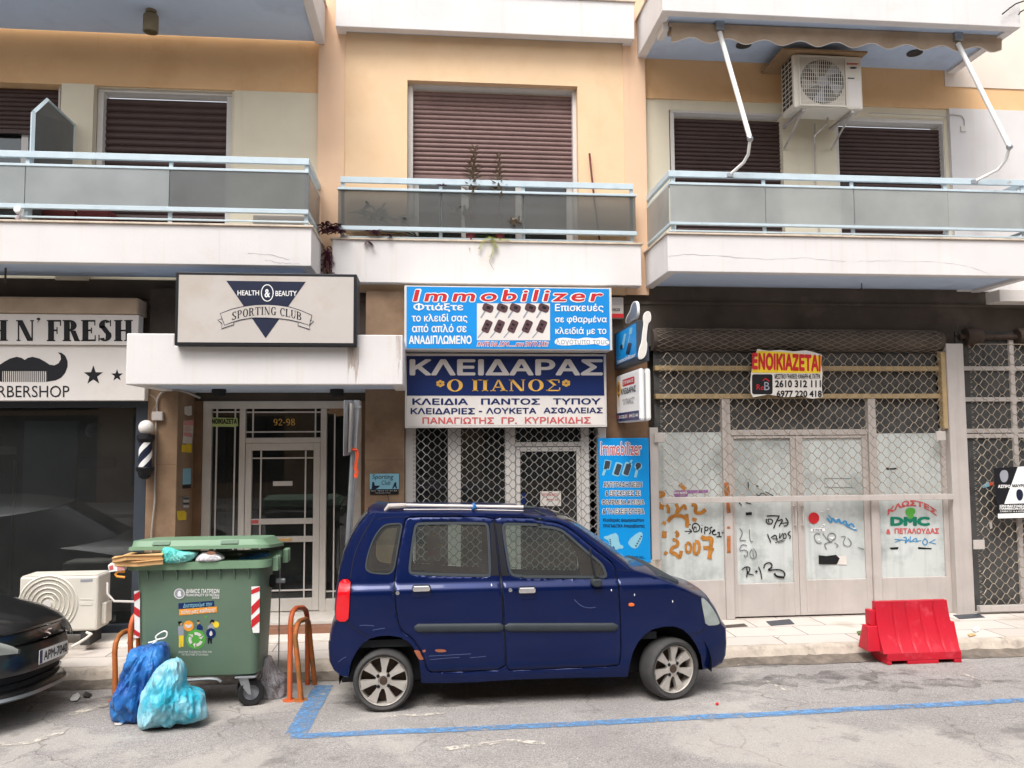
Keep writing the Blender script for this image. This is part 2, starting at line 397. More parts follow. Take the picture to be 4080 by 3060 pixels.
M['frame_white'] = mat('white frame paint', (210, 205, 199), .55, .04, 6, streak=(198, 188, 178), sk=(.58, .85))
M['frame_dirty'] = mat('dirty pinkish frame paint', (182, 174, 168), .6, .07, 4, .1, 50, stain=(150, 110, 85), st=(.68, .76), sscale=5, streak=(146, 132, 122), sk=(.52, .8))
M['frame_tan'] = mat('tan wooden bar', (172, 148, 108), .7, .12, 8)
M['dark'] = mat('dark brown plaster', (80, 71, 63), .9, .25, 2, .2, 30, stain=(104, 92, 82), st=(.58, .75))  # dark brown base with random lighter blotches
M['black'] = mat('black void', (14, 14, 15), .8, .1, 4)
M['room'] = mat('dim room paint', (112, 116, 118), .9, .2, 2)
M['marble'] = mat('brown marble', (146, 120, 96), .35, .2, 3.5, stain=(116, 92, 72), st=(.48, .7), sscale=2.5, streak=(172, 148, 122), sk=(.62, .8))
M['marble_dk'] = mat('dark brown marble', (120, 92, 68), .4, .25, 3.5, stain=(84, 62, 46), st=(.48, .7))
M['step'] = mat('marble step', (222, 214, 204), .5, .08, 5, stain=(170, 160, 150), st=(.6, .75))
M['riser'] = mat('red marble riser', (140, 100, 80), .5, .2, 6)
M['alu'] = mat('beige aluminium', (212, 206, 198), .4, .05, 5, metal=.2, streak=(176, 166, 156), sk=(.6, .9))
M['navy_frame'] = mat('dark grey frame', (58, 64, 72), .45, .08, 5)
M['glass'] = glass('shop glass', (200, 212, 214), 1.0, .75, 0, 1.6, dirt=.07)  # dirt is a thin dust veil, also painted in to lift the dark panes
M['glass_dirty'] = glass('grimy glass', (170, 170, 168), .8, .6, .02, 1.5, dirt=.30)
M['glass_car'] = glass('car glass', (210, 222, 216), 1.0, .90, 0, 1.7, dirt=.13)  # dirt also paints a pale haze in place of window reflections
M['glass_white'] = mat('whitewashed glass', (196, 201, 198), .35, .08, 2, stain=(150, 156, 154), st=(.48, .62), streak=(140, 144, 140), sk=(.5, .8))
M['frost_l'] = frosted('pale ribbed glass', (188, 194, 194), .18, 60, .35)
M['frost_d'] = frosted('grey ribbed glass', (138, 141, 140), .26, 60, .35)
M['frost_c'] = frosted('smoky ribbed glass', (130, 130, 126), .46, 60, .35)
M['frost_r'] = frosted('greenish ribbed glass', (200, 203, 200), .28, 60, .35)
M['wire'] = mat('grey grille steel', (140, 138, 134), .45, .15, 12, metal=.4)
M['wire_dk'] = mat('dark grille steel', (118, 106, 94), .6, .25, 8)  # darker steel tone for the rolled mesh
M['wire_tan'] = mat('tan grille steel', (152, 140, 124), .5, .25, 6, metal=.25)
M['steel'] = mat('galvanised steel', (170, 174, 178), .35, .1, 10, metal=.8)
M['chrome'] = mat('chrome', (220, 220, 222), .12, .03, 10, metal=1)
M['w'] = mat('white vinyl', (236, 235, 232), .4, .02, 4)
M['w_sign'] = mat('white sign face', (220, 214, 208), .4, .04, 3, stain=(196, 184, 172), st=(.62, .85))
M['k'] = mat('black vinyl', (16, 16, 22), .5, .05, 4)
M['navy'] = mat('navy vinyl', (14, 38, 92), .4, .05, 4)
M['navyk'] = mat('dark navy vinyl', (24, 32, 56), .45, .05, 4)
M['blue'] = mat('cyan blue sign face', (18, 138, 212), .4, .12, 1.2)
M['cyan'] = mat('bright blue sign face', (0, 142, 214), .4, .05, 2)
M['red'] = mat('red vinyl', (196, 38, 44), .45, .05, 5)
M['redtxt'] = mat('faded red lettering', (200, 92, 92), .5, .05, 5)
M['gold'] = mat('gold lettering', (228, 178, 82), .45, .06, 5)
M['yellow'] = mat('yellow paper', (232, 200, 48), .6, .08, 8)
M['orange_v'] = mat('orange vinyl', (240, 156, 48), .5, .05, 5)
M['green_v'] = mat('leaf green vinyl', (88, 168, 66), .5, .05, 5)
M['green_d'] = mat('dark green lettering', (10, 118, 92), .5, .05, 5)
M['grey_v'] = mat('grey vinyl', (150, 152, 160), .5, .06, 6)
M['lbox'] = mat('light box face', (190, 183, 177), .4, .05, 1.5, stain=(168, 152, 132), st=(.52, .8), sscale=1.1)
M['ac'] = mat('ivory sheet metal', (218, 212, 200), .45, .05, 4, streak=(190, 180, 166), sk=(.6, .9))
M['ac_dark'] = mat('dark fan well', (60, 58, 56), .7, .2, 10)
M['fabric'] = mat('tan awning canvas', (176, 156, 134), .9, .1, 5, .2, 200, stain=(150, 130, 108), st=(.55, .75))
M['bin'] = mat('bin green plastic', (98, 120, 101), .45, .06, 3, .05, 80, stain=(112, 134, 114), st=(.6, .8), sscale=4)
M['lid'] = mat('bin lid green plastic', (112, 142, 114), .45, .06, 3, stain=(124, 152, 126), st=(.55, .8))
M['rubber'] = mat('black rubber', (30, 30, 31), .75, .15, 12, .1, 120)
M['tyre'] = mat('dusty tyre rubber', (62, 61, 60), .8, .2, 9, .1, 120)
M['orange_steel'] = mat('orange paint on steel', (196, 96, 52), .5, .12, 8, stain=(168, 132, 66), st=(.55, .62), sscale=7)
M['rusty_orange'] = mat('rusty orange paint', (186, 104, 50), .6, .2, 9, stain=(120, 92, 52), st=(.48, .56), sscale=9)
M['barrier'] = mat('red barrier plastic', (188, 24, 44), .45, .08, 4, .03, 60, stain=(214, 84, 96), st=(.55, .8), sscale=6, streak=(150, 34, 44), sk=(.6, .85))
M['paint'] = mat('dark blue car paint', (8, 26, 72), .30, .12, 2, metal=.35, spec=.15, coat=.4, stain=(8, 28, 78), st=(.5, .8))
M['paint_k'] = mat('black car paint', (17, 18, 20), .35, .1, 3, coat=.45)
M['trim'] = mat('grey black trim', (46, 52, 56), .6, .1, 8)
M['carpil'] = mat('black door frame film', (22, 24, 30), .35, .1, 8)
M['cabin'] = mat('dark cabin fabric', (48, 52, 56), .9, .1, 8)
M['tail'] = mat('red lamp lens', (206, 16, 30), .15, .04, 8, coat=.6)
M['lens'] = glass('headlamp lens', (225, 230, 225), 1, .8, .02, 1.5, dirt=.22)
M['amber'] = mat('amber lens', (222, 110, 52), .3, .05, 8)
M['lampglass'] = mat('hazed lamp glass', (150, 158, 154), .12, .15, 14, coat=.8)
M['rim'] = mat('worn alloy', (182, 176, 168), .45, .1, 14, metal=.35, stain=(140, 120, 100), st=(.62, .72), sscale=16)
M['rust'] = mat('brown brake dust', (72, 58, 48), .7, .25, 14, metal=.2)
M['rustp'] = mat('rust patch', (150, 88, 62), .8, .2, 20)
M['scratch'] = mat('pale scratch', (92, 108, 156), .5, .1, 10)
M['card'] = mat('pizza carton card', (206, 164, 112), .8, .05, 6)
M['leaf_p'] = mat('purple leaf', (84, 40, 58), .55, .2, 12)
M['leaf_b'] = mat('brown green leaf', (126, 110, 90), .6, .3, 12)
M['leaf_g'] = mat('green leaf', (70, 104, 48), .55, .2, 12)
M['leaf_y'] = mat('pale yellow green frond', (186, 192, 110), .55, .15, 12)
M['leaf_k'] = mat('deep green leaf', (46, 66, 44), .55, .2, 12)
M['terra'] = mat('maroon planter plastic', (118, 52, 54), .6, .1, 6)
M['wood'] = mat('weathered board', (150, 122, 92), .8, .2, 6)
M['broom'] = mat('maroon broom handle', (110, 48, 48), .5, .08, 9)
M['paper'] = mat('sun bleached paper', (214, 208, 200), .8, .06, 9)
M['paperp'] = mat('pink paper', (214, 150, 146), .8, .1, 9)
M['ltblue'] = mat('pale blue plaque', (136, 190, 208), .5, .05, 6)
M['lime'] = mat('pale lime sticker', (190, 206, 130), .6, .05, 6)
M['spray_o'] = mat('orange spray paint', (178, 118, 46), .6, .25, 14)
M['spray_b'] = mat('blue spray paint', (64, 138, 186), .6, .15, 14)
M['spray_g'] = mat('grey marker', (106, 108, 112), .6, .1, 14)
M['purple'] = mat('purple torn poster', (148, 104, 150), .7, .15, 12)
M['hiviz'] = mat('orange tape', (244, 92, 48), .5, .08, 12)
M['globe'] = mat('opal globe', (232, 226, 220), .25, .02, 5)
M['lamp'] = mat('tarnished brass lamp', (136, 124, 98), .5, .12, 8, metal=.3)
M['pvc'] = mat('grey conduit', (158, 152, 146), .6, .08, 6)
def bagmat(name, a, b, rough=.5, tr=.0):
    m = bpy.data.materials.new(name); m.use_nodes = True; n = m.node_tree.nodes; L = m.node_tree.links; p = n['Principled BSDF']
    g = n.new('ShaderNodeNewGeometry'); t = n.new('ShaderNodeTexNoise'); t.inputs['Scale'].default_value = 5; t.inputs['Detail'].default_value = 4; L.new(g.outputs[0], t.inputs[0])
    mr = n.new('ShaderNodeMapRange'); mr.inputs[1].default_value = .4; mr.inputs[2].default_value = .62; L.new(t.outputs[0], mr.inputs[0])
    x = n.new('ShaderNodeMix'); x.data_type = 'RGBA'; x.inputs[6].default_value = lin(a); x.inputs[7].default_value = lin(b); L.new(mr.outputs[0], x.inputs[0]); L.new(x.outputs[2], p.inputs['Base Color'])
    p.inputs['Roughness'].default_value = rough; p.inputs['Specular IOR Level'].default_value = .35; p.inputs['Sheen Weight'].default_value = .1
    t3 = n.new('ShaderNodeTexNoise'); t3.inputs['Scale'].default_value = 5; t3.inputs['Detail'].default_value = 6; L.new(g.outputs[0], t3.inputs[0])
    va = n.new('ShaderNodeVectorMath'); va.operation = 'MULTIPLY_ADD'; L.new(t3.outputs[1], va.inputs[0]); va.inputs[1].default_value = (.35, .35, .35); L.new(g.outputs[0], va.inputs[2])
    v1 = n.new('ShaderNodeTexNoise'); v1.noise_type = 'RIDGED_MULTIFRACTAL'; v1.inputs['Scale'].default_value = 8; v1.inputs['Detail'].default_value = 5; v1.inputs['Roughness'].default_value = .45; v1.inputs['Distortion'].default_value = .4
    mp = n.new('ShaderNodeMapping'); mp.inputs['Scale'].default_value = (1.6, 1.6, .6); mp.inputs['Rotation'].default_value = (.3, .5, .2); L.new(g.outputs[0], mp.inputs[0]); L.new(mp.outputs[0], v1.inputs[0])
    ad = v1
    bp = n.new('ShaderNodeBump'); bp.inputs['Strength'].default_value = .85; bp.inputs['Distance'].default_value = .075; L.new(ad.outputs[0], bp.inputs['Height']); L.new(bp.outputs[0], p.inputs['Normal'])
    if tr:
        o = n['Material Output']; q = n.new('ShaderNodeBsdfTransparent'); s_ = n.new('ShaderNodeMixShader'); s_.inputs[0].default_value = tr
        L.new(p.outputs[0], s_.inputs[1]); L.new(q.outputs[0], s_.inputs[2]); L.new(s_.outputs[0], o.inputs[0])
    return m
M['bag_blue'] = bagmat('blue refuse sack', (18, 78, 152), (44, 120, 190))
M['bag_cyan'] = bagmat('turquoise refuse sack', (38, 164, 190), (150, 204, 218))
M['bag_teal'] = bagmat('mint carrier bag', (84, 190, 180), (150, 214, 206))
M['bag_white'] = bagmat('white carrier bag', (222, 218, 220), (200, 192, 198))
M['bag_clear'] = bagmat('clear grey sack', (186, 182, 186), (116, 112, 116), .2, .5)
# ---------------------------------------------------------------- ground, road, kerb, pavement, markings
def asphalt():
    m = bpy.data.materials.new('worn asphalt'); m.use_nodes = True; n = m.node_tree.nodes; L = m.node_tree.links; p = n['Principled BSDF']
    g = n.new('ShaderNodeNewGeometry')
    def nz(sc, de=6, rg=.6, di=0):
        t = n.new('ShaderNodeTexNoise'); t.inputs['Scale'].default_value = sc; t.inputs['Detail'].default_value = de; t.inputs['Roughness'].default_value = rg; t.inputs['Distortion'].default_value = di
        L.new(g.outputs[0], t.inputs[0]); return t.outputs[0]
    def mr(x, a, b, c=0, d=1):
        r = n.new('ShaderNodeMapRange'); L.new(x, r.inputs[0]); r.inputs[1].default_value = a; r.inputs[2].default_value = b; r.inputs[3].default_value = c; r.inputs[4].default_value = d; return r.outputs[0]
    def mix(f, a, b):
        x = n.new('ShaderNodeMix'); x.data_type = 'RGBA'; L.new(f, x.inputs[0])
        for k, q in ((6, a), (7, b)):
            if isinstance(q, tuple): x.inputs[k].default_value = q
            else: L.new(q, x.inputs[k])
        return x.outputs[2]
    c = mix(mr(nz(1.1), .35, .65), lin((160, 155, 152)), lin((180, 175, 171)))
    c = mix(mr(nz(95, 3, .7), .4, .66, 0, .9), c, lin((112, 107, 104)))
    c = mix(mr(nz(33, 4, .7), .5, .7, 0, .5), c, lin((122, 116, 112)))              # aggregate
    c = mix(mr(nz(55, 2), .6, .72, 0, .7), c, lin((196, 186, 176)))        # pale chips
    c = mix(mr(nz(.55, 7, .65, .6), .52, .58, 0, .5), c, lin((184, 178, 170)))     # worn tan patches
    c = mix(mr(nz(1.7, 6, .7), .57, .68, 0, .7), c, lin((108, 103, 101)))
    c = mix(mr(nz(9, 5, .7), .6, .72, 0, .5), c, lin((112, 106, 104)))     # oil and tyre stains
    v = n.new('ShaderNodeTexVoronoi'); v.feature = 'DISTANCE_TO_EDGE'; v.inputs['Scale'].default_value = .8
    va = n.new('ShaderNodeVectorMath'); va.operation = 'MULTIPLY_ADD'; t = n.new('ShaderNodeTexNoise'); t.inputs['Scale'].default_value = 3; t.inputs['Detail'].default_value = 5
    L.new(g.outputs[0], t.inputs[0]); L.new(t.outputs[1], va.inputs[0]); va.inputs[1].default_value = (.5, .5, 0); L.new(g.outputs[0], va.inputs[2]); L.new(va.outputs[0], v.inputs[0])
    cr = mr(v.outputs[0], .0, .008, .55, 0); gate = mr(nz(.4, 3), .46, .56)
    mm = n.new('ShaderNodeMath'); mm.operation = 'MULTIPLY'; L.new(cr, mm.inputs[0]); L.new(gate, mm.inputs[1])
    c = mix(mm.outputs[0], c, lin((92, 86, 82)))
    L.new(c, p.inputs['Base Color']); p.inputs['Roughness'].default_value = .9; p.inputs['Specular IOR Level'].default_value = .25
    bp = n.new('ShaderNodeBump'); bp.inputs['Strength'].default_value = .7; bp.inputs['Distance'].default_value = .01
    ad = n.new('ShaderNodeMath'); ad.operation = 'SUBTRACT'; L.new(nz(120, 3), ad.inputs[0]); L.new(mm.outputs[0], ad.inputs[1])
    L.new(ad.outputs[0], bp.inputs['Height']); L.new(bp.outputs[0], p.inputs['Normal'])
    return m
M['asphalt'] = asphalt()
def paintmat(name, col, lo, hi):            # worn road paint: bare patches show the road sheet below
    m = mat(name, col, .75, .12, 6, .3, 120); n = m.node_tree.nodes; L = m.node_tree.links
    g = n.new('ShaderNodeNewGeometry'); t = n.new('ShaderNodeTexNoise'); t.inputs['Scale'].default_value = 14; t.inputs['Detail'].default_value = 8; t.inputs['Roughness'].default_value = .7
    L.new(g.outputs[0], t.inputs[0]); r = n.new('ShaderNodeMapRange'); r.inputs[1].default_value = lo; r.inputs[2].default_value = hi; L.new(t.outputs[0], r.inputs[0])
    tr = n.new('ShaderNodeBsdfTransparent'); x = n.new('ShaderNodeMixShader'); L.new(r.outputs[0], x.inputs[0]); L.new(n['Principled BSDF'].outputs[0], x.inputs[1]); L.new(tr.outputs[0], x.inputs[2]); L.new(x.outputs[0], n['Material Output'].inputs[0])
    return m
M['road_blue'] = paintmat('worn blue road paint', (98, 142, 186), .40, .68)
M['road_white'] = paintmat('worn white road paint', (206, 198, 186), .40, .60)
M['oil'] = paintmat('dried oil stain', (92, 87, 85), .42, .60)
[q for q in M['oil'].node_tree.nodes if q.type == 'TEX_NOISE' and q.inputs['Scale'].default_value == 14][0].inputs['Scale'].default_value = 4.5
[q for q in M['oil'].node_tree.nodes if q.type == 'MAP_RANGE'][-1].inputs[3].default_value = .62
def slabs():
    m = mat('pavement slabs', (206, 196, 186), .8, .05, 3, .1, 90); n = m.node_tree.nodes; L = m.node_tree.links; p = n['Principled BSDF']
    g = n.new('ShaderNodeNewGeometry'); b = n.new('ShaderNodeTexBrick'); b.offset = .5; b.inputs['Scale'].default_value = 1
    b.inputs['Brick Width'].default_value = .8; b.inputs['Row Height'].default_value = .40; b.inputs['Mortar Size'].default_value = .006
    b.inputs['Color1'].default_value = lin((204, 195, 186)); b.inputs['Color2'].default_value = lin((190, 180, 171)); b.inputs['Mortar'].default_value = lin((112, 104, 98)); b.inputs['Bias'].default_value = 0
    L.new(g.outputs[0], b.inputs[0]); t = n.new('ShaderNodeTexNoise'); t.inputs['Scale'].default_value = 2.2; t.inputs['Detail'].default_value = 8; L.new(g.outputs[0], t.inputs[0])
    r = n.new('ShaderNodeMapRange'); r.inputs[1].default_value = .56; r.inputs[2].default_value = .72; r.inputs[4].default_value = .7; L.new(t.outputs[0], r.inputs[0])
    x = n.new('ShaderNodeMix'); x.data_type = 'RGBA'; L.new(r.outputs[0], x.inputs[0]); L.new(b.outputs[0], x.inputs[6]); x.inputs[7].default_value = lin((164, 152, 138)); L.new(x.outputs[2], p.inputs['Base Color'])
    return m
M['slabs'] = slabs()
M['kerb'] = mat('crumbled kerb stone', (182, 170, 156), .9, .2, 7, .6, 40, stain=(112, 102, 92), st=(.54, .7), sscale=5)
struct(MB().box(-150, 150, -150, 150, -.9, -.6).build('ground', M['asphalt']))
mb = MB(); rows = []
ny, nx = 90, 200
for j in range(ny+1):
    Y = -2.5+10.5*(j/ny); rows.append([(x, Y, -.036*(Y-6.74) + .006*noise.noise((x*1.3, Y*1.3, 0)) if Y < 7.98 else -.046) for x in [-14+30*i/nx for i in range(nx+1)]])
mb.grid(rows); struct(mb.build('road', M['asphalt'], smooth=60))
# kerb: broken stones with an uneven face
mb = MB(); rows = [[], [], [], [], []]
for i in range(700):
    x = -14+30*i/699; d = noise.noise((x*2.1, 3, 1))*.02+noise.noise((x*9, 7, 2))*.014; h = noise.noise((x*3, 1, 9))*.012+noise.noise((x*14, 5, 4))*.007
    j = .02 if abs((x*1.05) % 1-.5) > .492 else 0
    rows[0].append((x, 7.93+d*1.3, -.06)); rows[1].append((x, 7.985+d+j, -.01+h)); rows[2].append((x, 8.0+d+j, .065+h)); rows[3].append((x, 8.025+d*.5+j, .092+h*.4-j)); rows[4].append((x, 8.10+d, .0985))
mb.grid(rows); struct(mb.build('kerb', M['kerb'], smooth=50))
struct(MB().box(-14, 16, 8.07, 9.9, -.3, .1).build('pavement', M['slabs']))
M['gutter'] = mat('gutter dirt', (118, 108, 98), .95, .3, 9, .6, 60, stain=(84, 76, 68), st=(.45, .65), sscale=4, streak=(150, 140, 128), sk=(.5, .8))
mb = MB(); rows = [[], [], []]
for i in range(500):
    x = -14+30*i/499; d = noise.noise((x*1.7, 3, 8))*.05+noise.noise((x*7, 2, 8))*.025; h = noise.noise((x*4, 6, 1))*.012
    rows[0].append((x, 7.80+d, -.036*(7.80+d-6.74)+.004)); rows[1].append((x, 7.90+d*.5, -.022+h*.6)); rows[2].append((x, 8.02, .012+h))
mb.grid(rows); struct(mb.build('gutter', M['gutter'], smooth=60))
# dark drain covers in the pavement and grey repair slabs
def sheet(mb, pts, dz=.006):
    n = len(mb.v); mb.v += [(p.x, p.y, gz(p.y)+dz) for p in pts]; mb.f.append(tuple(range(n, n+len(pts))))
def roadline(name, path, wd, m, wob=.12):
    pts = [onroad(*p) for p in path]; mb = MB(); fine = []
    for i in range(len(pts)-1):
        k = max(2, int((pts[i+1]-pts[i]).length/.08))
        fine += [pts[i].lerp(pts[i+1], t/k) for t in range(k)]
    fine.append(pts[-1]); A = []; B = []
    for i, p in enumerate(fine):
        d = (fine[min(i+1, len(fine)-1)]-fine[max(i-1, 0)]); d.z = 0; d.normalize(); nn = Vector((-d.y, d.x, 0))
        w1 = wd/2*(1+wob*noise.noise((i*.7, 1+wd, 3))); w2 = wd/2*(1+wob*noise.noise((i*.7, 9, 3+wd)))
        if wob > .5: tp = math.sin(math.pi*(i+.2)/len(fine))**.7; w1 *= tp; w2 *= tp
        for L_, q in ((A, p+nn*w1), (B, p-nn*w2)): L_.append((q.x, q.y, -.036*(q.y-6.74)+.006*noise.noise((q.x*1.3, q.y*1.3, 0))+.005))
    mb.grid([A, B]); return struct(mb.build(name, m, fix=False))
roadline('blue_road_marking', [(628, 1592), (1300, 1562), (2212, 1513), (2700, 1487)], .115, M['road_blue'])
roadline('blue_road_marking', [(700, 1481), (672, 1528), (640, 1586)], .17, M['road_blue'])
for pts_, w_ in (([(1560, 1478), (1800, 1462), (1960, 1455)], .38), ([(1560, 1440), (1700, 1436)], .2), ([(160, 1520), (330, 1505)], .35), ([(1780, 1490), (2200, 1470)], .3), ([(720, 1520), (1100, 1518)], .25)): roadline('oil_stain', pts_, w_, M['oil'], 1.3)
roadline('white_road_marking', [(-40, 1612), (60, 1606), (135, 1583)], .07, M['road_white'])
roadline('white_road_marking', [(150, 1545), (240, 1520)], .10, M['road_white'])
roadline('white_road_marking', [(846, 1548), (960, 1542)], .06, M['road_white'])
roadline('white_road_marking', [(960, 1620), (1100, 1602), (1180, 1608)], .07, M['road_white'])
roadline('white_road_marking', [(1655, 1470), (1700, 1494)], .03, M['road_white'])
roadline('white_road_marking', [(2075, 1455), (2140, 1478)], .04, M['road_white'])

M['pale'] = mat('pale pinkish plaster', (226, 212, 198), .85, .05, 1.5, .12, 90, streak=(200, 184, 168), sk=(.6, .9))
def drip(name, col, lo=.45, hi=.75, sc=(16, 16, 1.6)):      # grime: patches with soft ragged edges over the wall paint
    m = paintmat(name, col, 1-hi, 1-lo); t = [q for q in m.node_tree.nodes if q.type == 'TEX_NOISE' and q.inputs['Scale'].default_value == 14][0]
    mp = m.node_tree.nodes.new('ShaderNodeMapping'); mp.inputs['Scale'].default_value = sc; g = m.node_tree.nodes.new('ShaderNodeNewGeometry')
    m.node_tree.links.new(g.outputs[0], mp.inputs[0]); m.node_tree.links.new(mp.outputs[0], t.inputs[0]); t.inputs['Scale'].default_value = 1; t.inputs['Detail'].default_value = 5
    [q for q in m.node_tree.nodes if q.type == 'MAP_RANGE'][-1].inputs[3].default_value = .58; return m
M['drip'] = drip('brown drip grime', (176, 152, 130), .30, .75, (9, 9, 1.2)); M['grime'] = drip('grey soot grime', (150, 138, 128), .30, .75, (6, 6, 4)); M['drip_k'] = drip('dark drip grime', (132, 116, 102), .34, .75, (9, 9, 1.2))
def stain(par, K, Y, x0, y0, x1, y1, m='drip', nm='stain'):
    pl = PY(K, Y); n = 14; up_ = [(x0+(x1-x0)*i/n, y0) for i in range(n+1)]; dn = [(x1-(x1-x0)*i/n, y0+(y1-y0)*(.45+.55*abs(noise.noise((x0+i*.9, y0, 3)))*2)) for i in range(n+1)]
    return MB().decal(pl, up_+dn, .0008, .0004).build(nm, M[m], par)
# ---------------------------------------------------------------- the apartment building
W = 9.23
BLD = thing('apartment_building', 'peach and white apartment block with balconies over a row of ground floor shops', 'building', (0, W, .1))
def wall(x0, x1, z0, z1, holes, y0, y1):        # slab wall with openings
    mb = MB(); xs = sorted({x0, x1, *[h[0] for h in holes], *[h[1] for h in holes]}); zs = sorted({z0, z1, *[h[2] for h in holes], *[h[3] for h in holes]})
    full = {}
    for i in range(len(xs)-1):
        for j in range(len(zs)-1):
            cx, cz = (xs[i]+xs[i+1])/2, (zs[j]+zs[j+1])/2
            full[i, j] = not any(h[0] < cx < h[1] and h[2] < cz < h[3] for h in holes)
    for (i, j), k in full.items():
        if not k: continue
        a, b, c, d = xs[i], xs[i+1], zs[j], zs[j+1]
        mb.add([(a, y0, c), (b, y0, c), (b, y0, d), (a, y0, d)], [(0, 1, 2, 3)]); mb.add([(a, y1, c), (b, y1, c), (b, y1, d), (a, y1, d)], [(3, 2, 1, 0)])
        if not full.get((i-1, j)): mb.add([(a, y0, c), (a, y1, c), (a, y1, d), (a, y0, d)], [(3, 2, 1, 0)])
        if not full.get((i+1, j)): mb.add([(b, y0, c), (b, y1, c), (b, y1, d), (b, y0, d)], [(0, 1, 2, 3)])
        if not full.get((i, j-1)): mb.add([(a, y0, c), (b, y0, c), (b, y1, c), (a, y1, c)], [(3, 2, 1, 0)])
        if not full.get((i, j+1)): mb.add([(a, y0, d), (b, y0, d), (b, y1, d), (a, y1, d)], [(0, 1, 2, 3)])
    return mb
def W2(px, py, Y=W): p = at(px, py, Y); return p.x, p.z
WR = 9.30                                        # the recessed bays sit 7 cm behind the centre bay
# centre bay
hx0, hx1, hz0, hz1 = -.298, 1.722, 4.30, 6.42
wall(-1.32, 2.55, 3.9, 12, [(hx0, hx1, hz0, hz1)], W, W+.35).build('wall', M['orange'], BLD)
MB().box(-1.322, -1.02, W-.012, W+.3, 3.9, 12).box(2.28, 2.552, W-.012, W+.3, 3.9, 12).build('pilaster', M['pilaster'], BLD)
# left and right bays: orange band above, cream below
zb_l = at(300, 188, WR).z; zb_r = at(1800, 226, WR).z
xl = [at(*p, WR).x for p in ((135, 220), (205, 220), (214, 250), (500, 250))]
wall(-9, -1.325, zb_l, 12, [], WR, WR+.3).build('wall', M['orange_bay'], BLD)
wall(2.555, 11, zb_r, 12, [], WR, WR+.3).build('wall', M['orange_bay'], BLD)
wall(-9, -1.325, 3.9, zb_l, [(-6.2, xl[0], 4.2, zb_l), (xl[1], xl[3], 4.2, at(350, 192, WR).z)], WR+.02, WR+.3).build('wall', M['cream'], BLD)
MB().box(xl[0]+.002, xl[1], WR-.04, WR+.015, 4.0, zb_l-.003).build('wall_panel', M['cream'], BLD)
MB().box(xl[3]+.03, -1.327, WR-.01, WR+.017, 4.0, zb_l-.003).build('wall_panel', M['cream'], BLD)
xr = [at(*p, WR).x for p in ((1447, 300), (1692, 300), (1808, 300), (2042, 300))]
wall(2.555, 11, 3.9, zb_r, [(xr[0], xr[1], 4.2, at(1570, 240, WR).z), (xr[2], xr[3], 4.2, at(1920, 255, WR).z)], WR+.02, WR+.3).build('wall', M['cream'], BLD)
MB().box(xr[3]+.05, 11, WR-.03, WR+.017, 4.0, zb_r-.003).build('wall_panel', M['white'], BLD)
MB().box(6.45, 11, WR-.012, WR-.001, at(2190, 193, WR).z, 12).build('wall_panel', M['pale'], BLD)
def shutter(mb, x0, x1, z0, z1, y, n):           # roller slats with a rounded face
    prof = []
    h = (z1-z0)/n
    for i in range(n):
        for t, d in ((.02, .012), (.10, .002), (.35, -.008), (.62, -.008), (.88, .001), (.98, .012)): prof.append((z0+(i+t)*h, y+d))
    mb.grid([[(x0, yy, z) for z, yy in prof], [(x1, yy, z) for z, yy in prof]]); return mb
def window(K, x0, y0, x1, y1, fw, Y, n, sm, zs=None, dark_below=None, zfloor=4.25):
    a = at(*K(x0, y0), Y); b = at(*K(x1, y0), Y); X0, X1, Z1 = a.x, b.x, (a.z+b.z)/2
    mb = MB(); mb.box(X0, X0+fw, Y, Y+.16, zfloor, Z1-fw*1.3).box(X1-fw, X1, Y, Y+.16, zfloor, Z1-fw*1.3).box(X0, X1, Y-.004, Y+.16, Z1-fw*1.3, Z1)
    win = mb.build('window', M['frame_white'], BLD, bevel=.006)
    zb = zs if zs else zfloor
    shutter(MB(), X0+fw+.001, X1-fw-.001, zb, Z1-fw*1.3-.035, Y+.08, n).build('shutter', M[sm], win, smooth=50)
    if zs:
        MB().box(X0+fw, X1-fw, Y+.066, Y+.10, zs-.05, zs-.001).build('shutter_rail', M[sm], win, bevel=.004)
        MB().box(X0+fw, X1-fw, Y+.15, Y+.155, zfloor, zs).build('pane', M['glass'], win)
        m2 = MB(); xw = (X1-X0-2*fw)
        for f0, f1 in ((.0, .035), (.30, .345), (.64, .70), (.965, 1.0)): m2.box(X0+fw+xw*f0, X0+fw+xw*f1, Y+.11, Y+.145, zfloor, zs)
        m2.build('sash', M['frame_white'], win)
        MB().box(X0, X1, Y+.5, Y+.6, zfloor, zs+.3).build('dark_backing', M['black'], win)  # black sheet standing in for the unlit room behind the pane
    return win
window(K0, 881, 176, 1247, 190, .062, W+.10, 18, 'shut_faded', zs=at(1065, 371, W).z)
window(K0, 212, 188, 503, 200, .065, WR+.06, 24, 'shut_dark')
window(K0, -120, 172, 131, 180, .02, WR+.06, 9, 'shut_dark', zs=at(100, 272, WR).z)
window(K0, 1447, 236, 1700, 246, .05, WR+.03, 36, 'shut_dark')
window(K0, 1802, 254, 2043, 262, .05, WR+.03, 36, 'shut_dark')
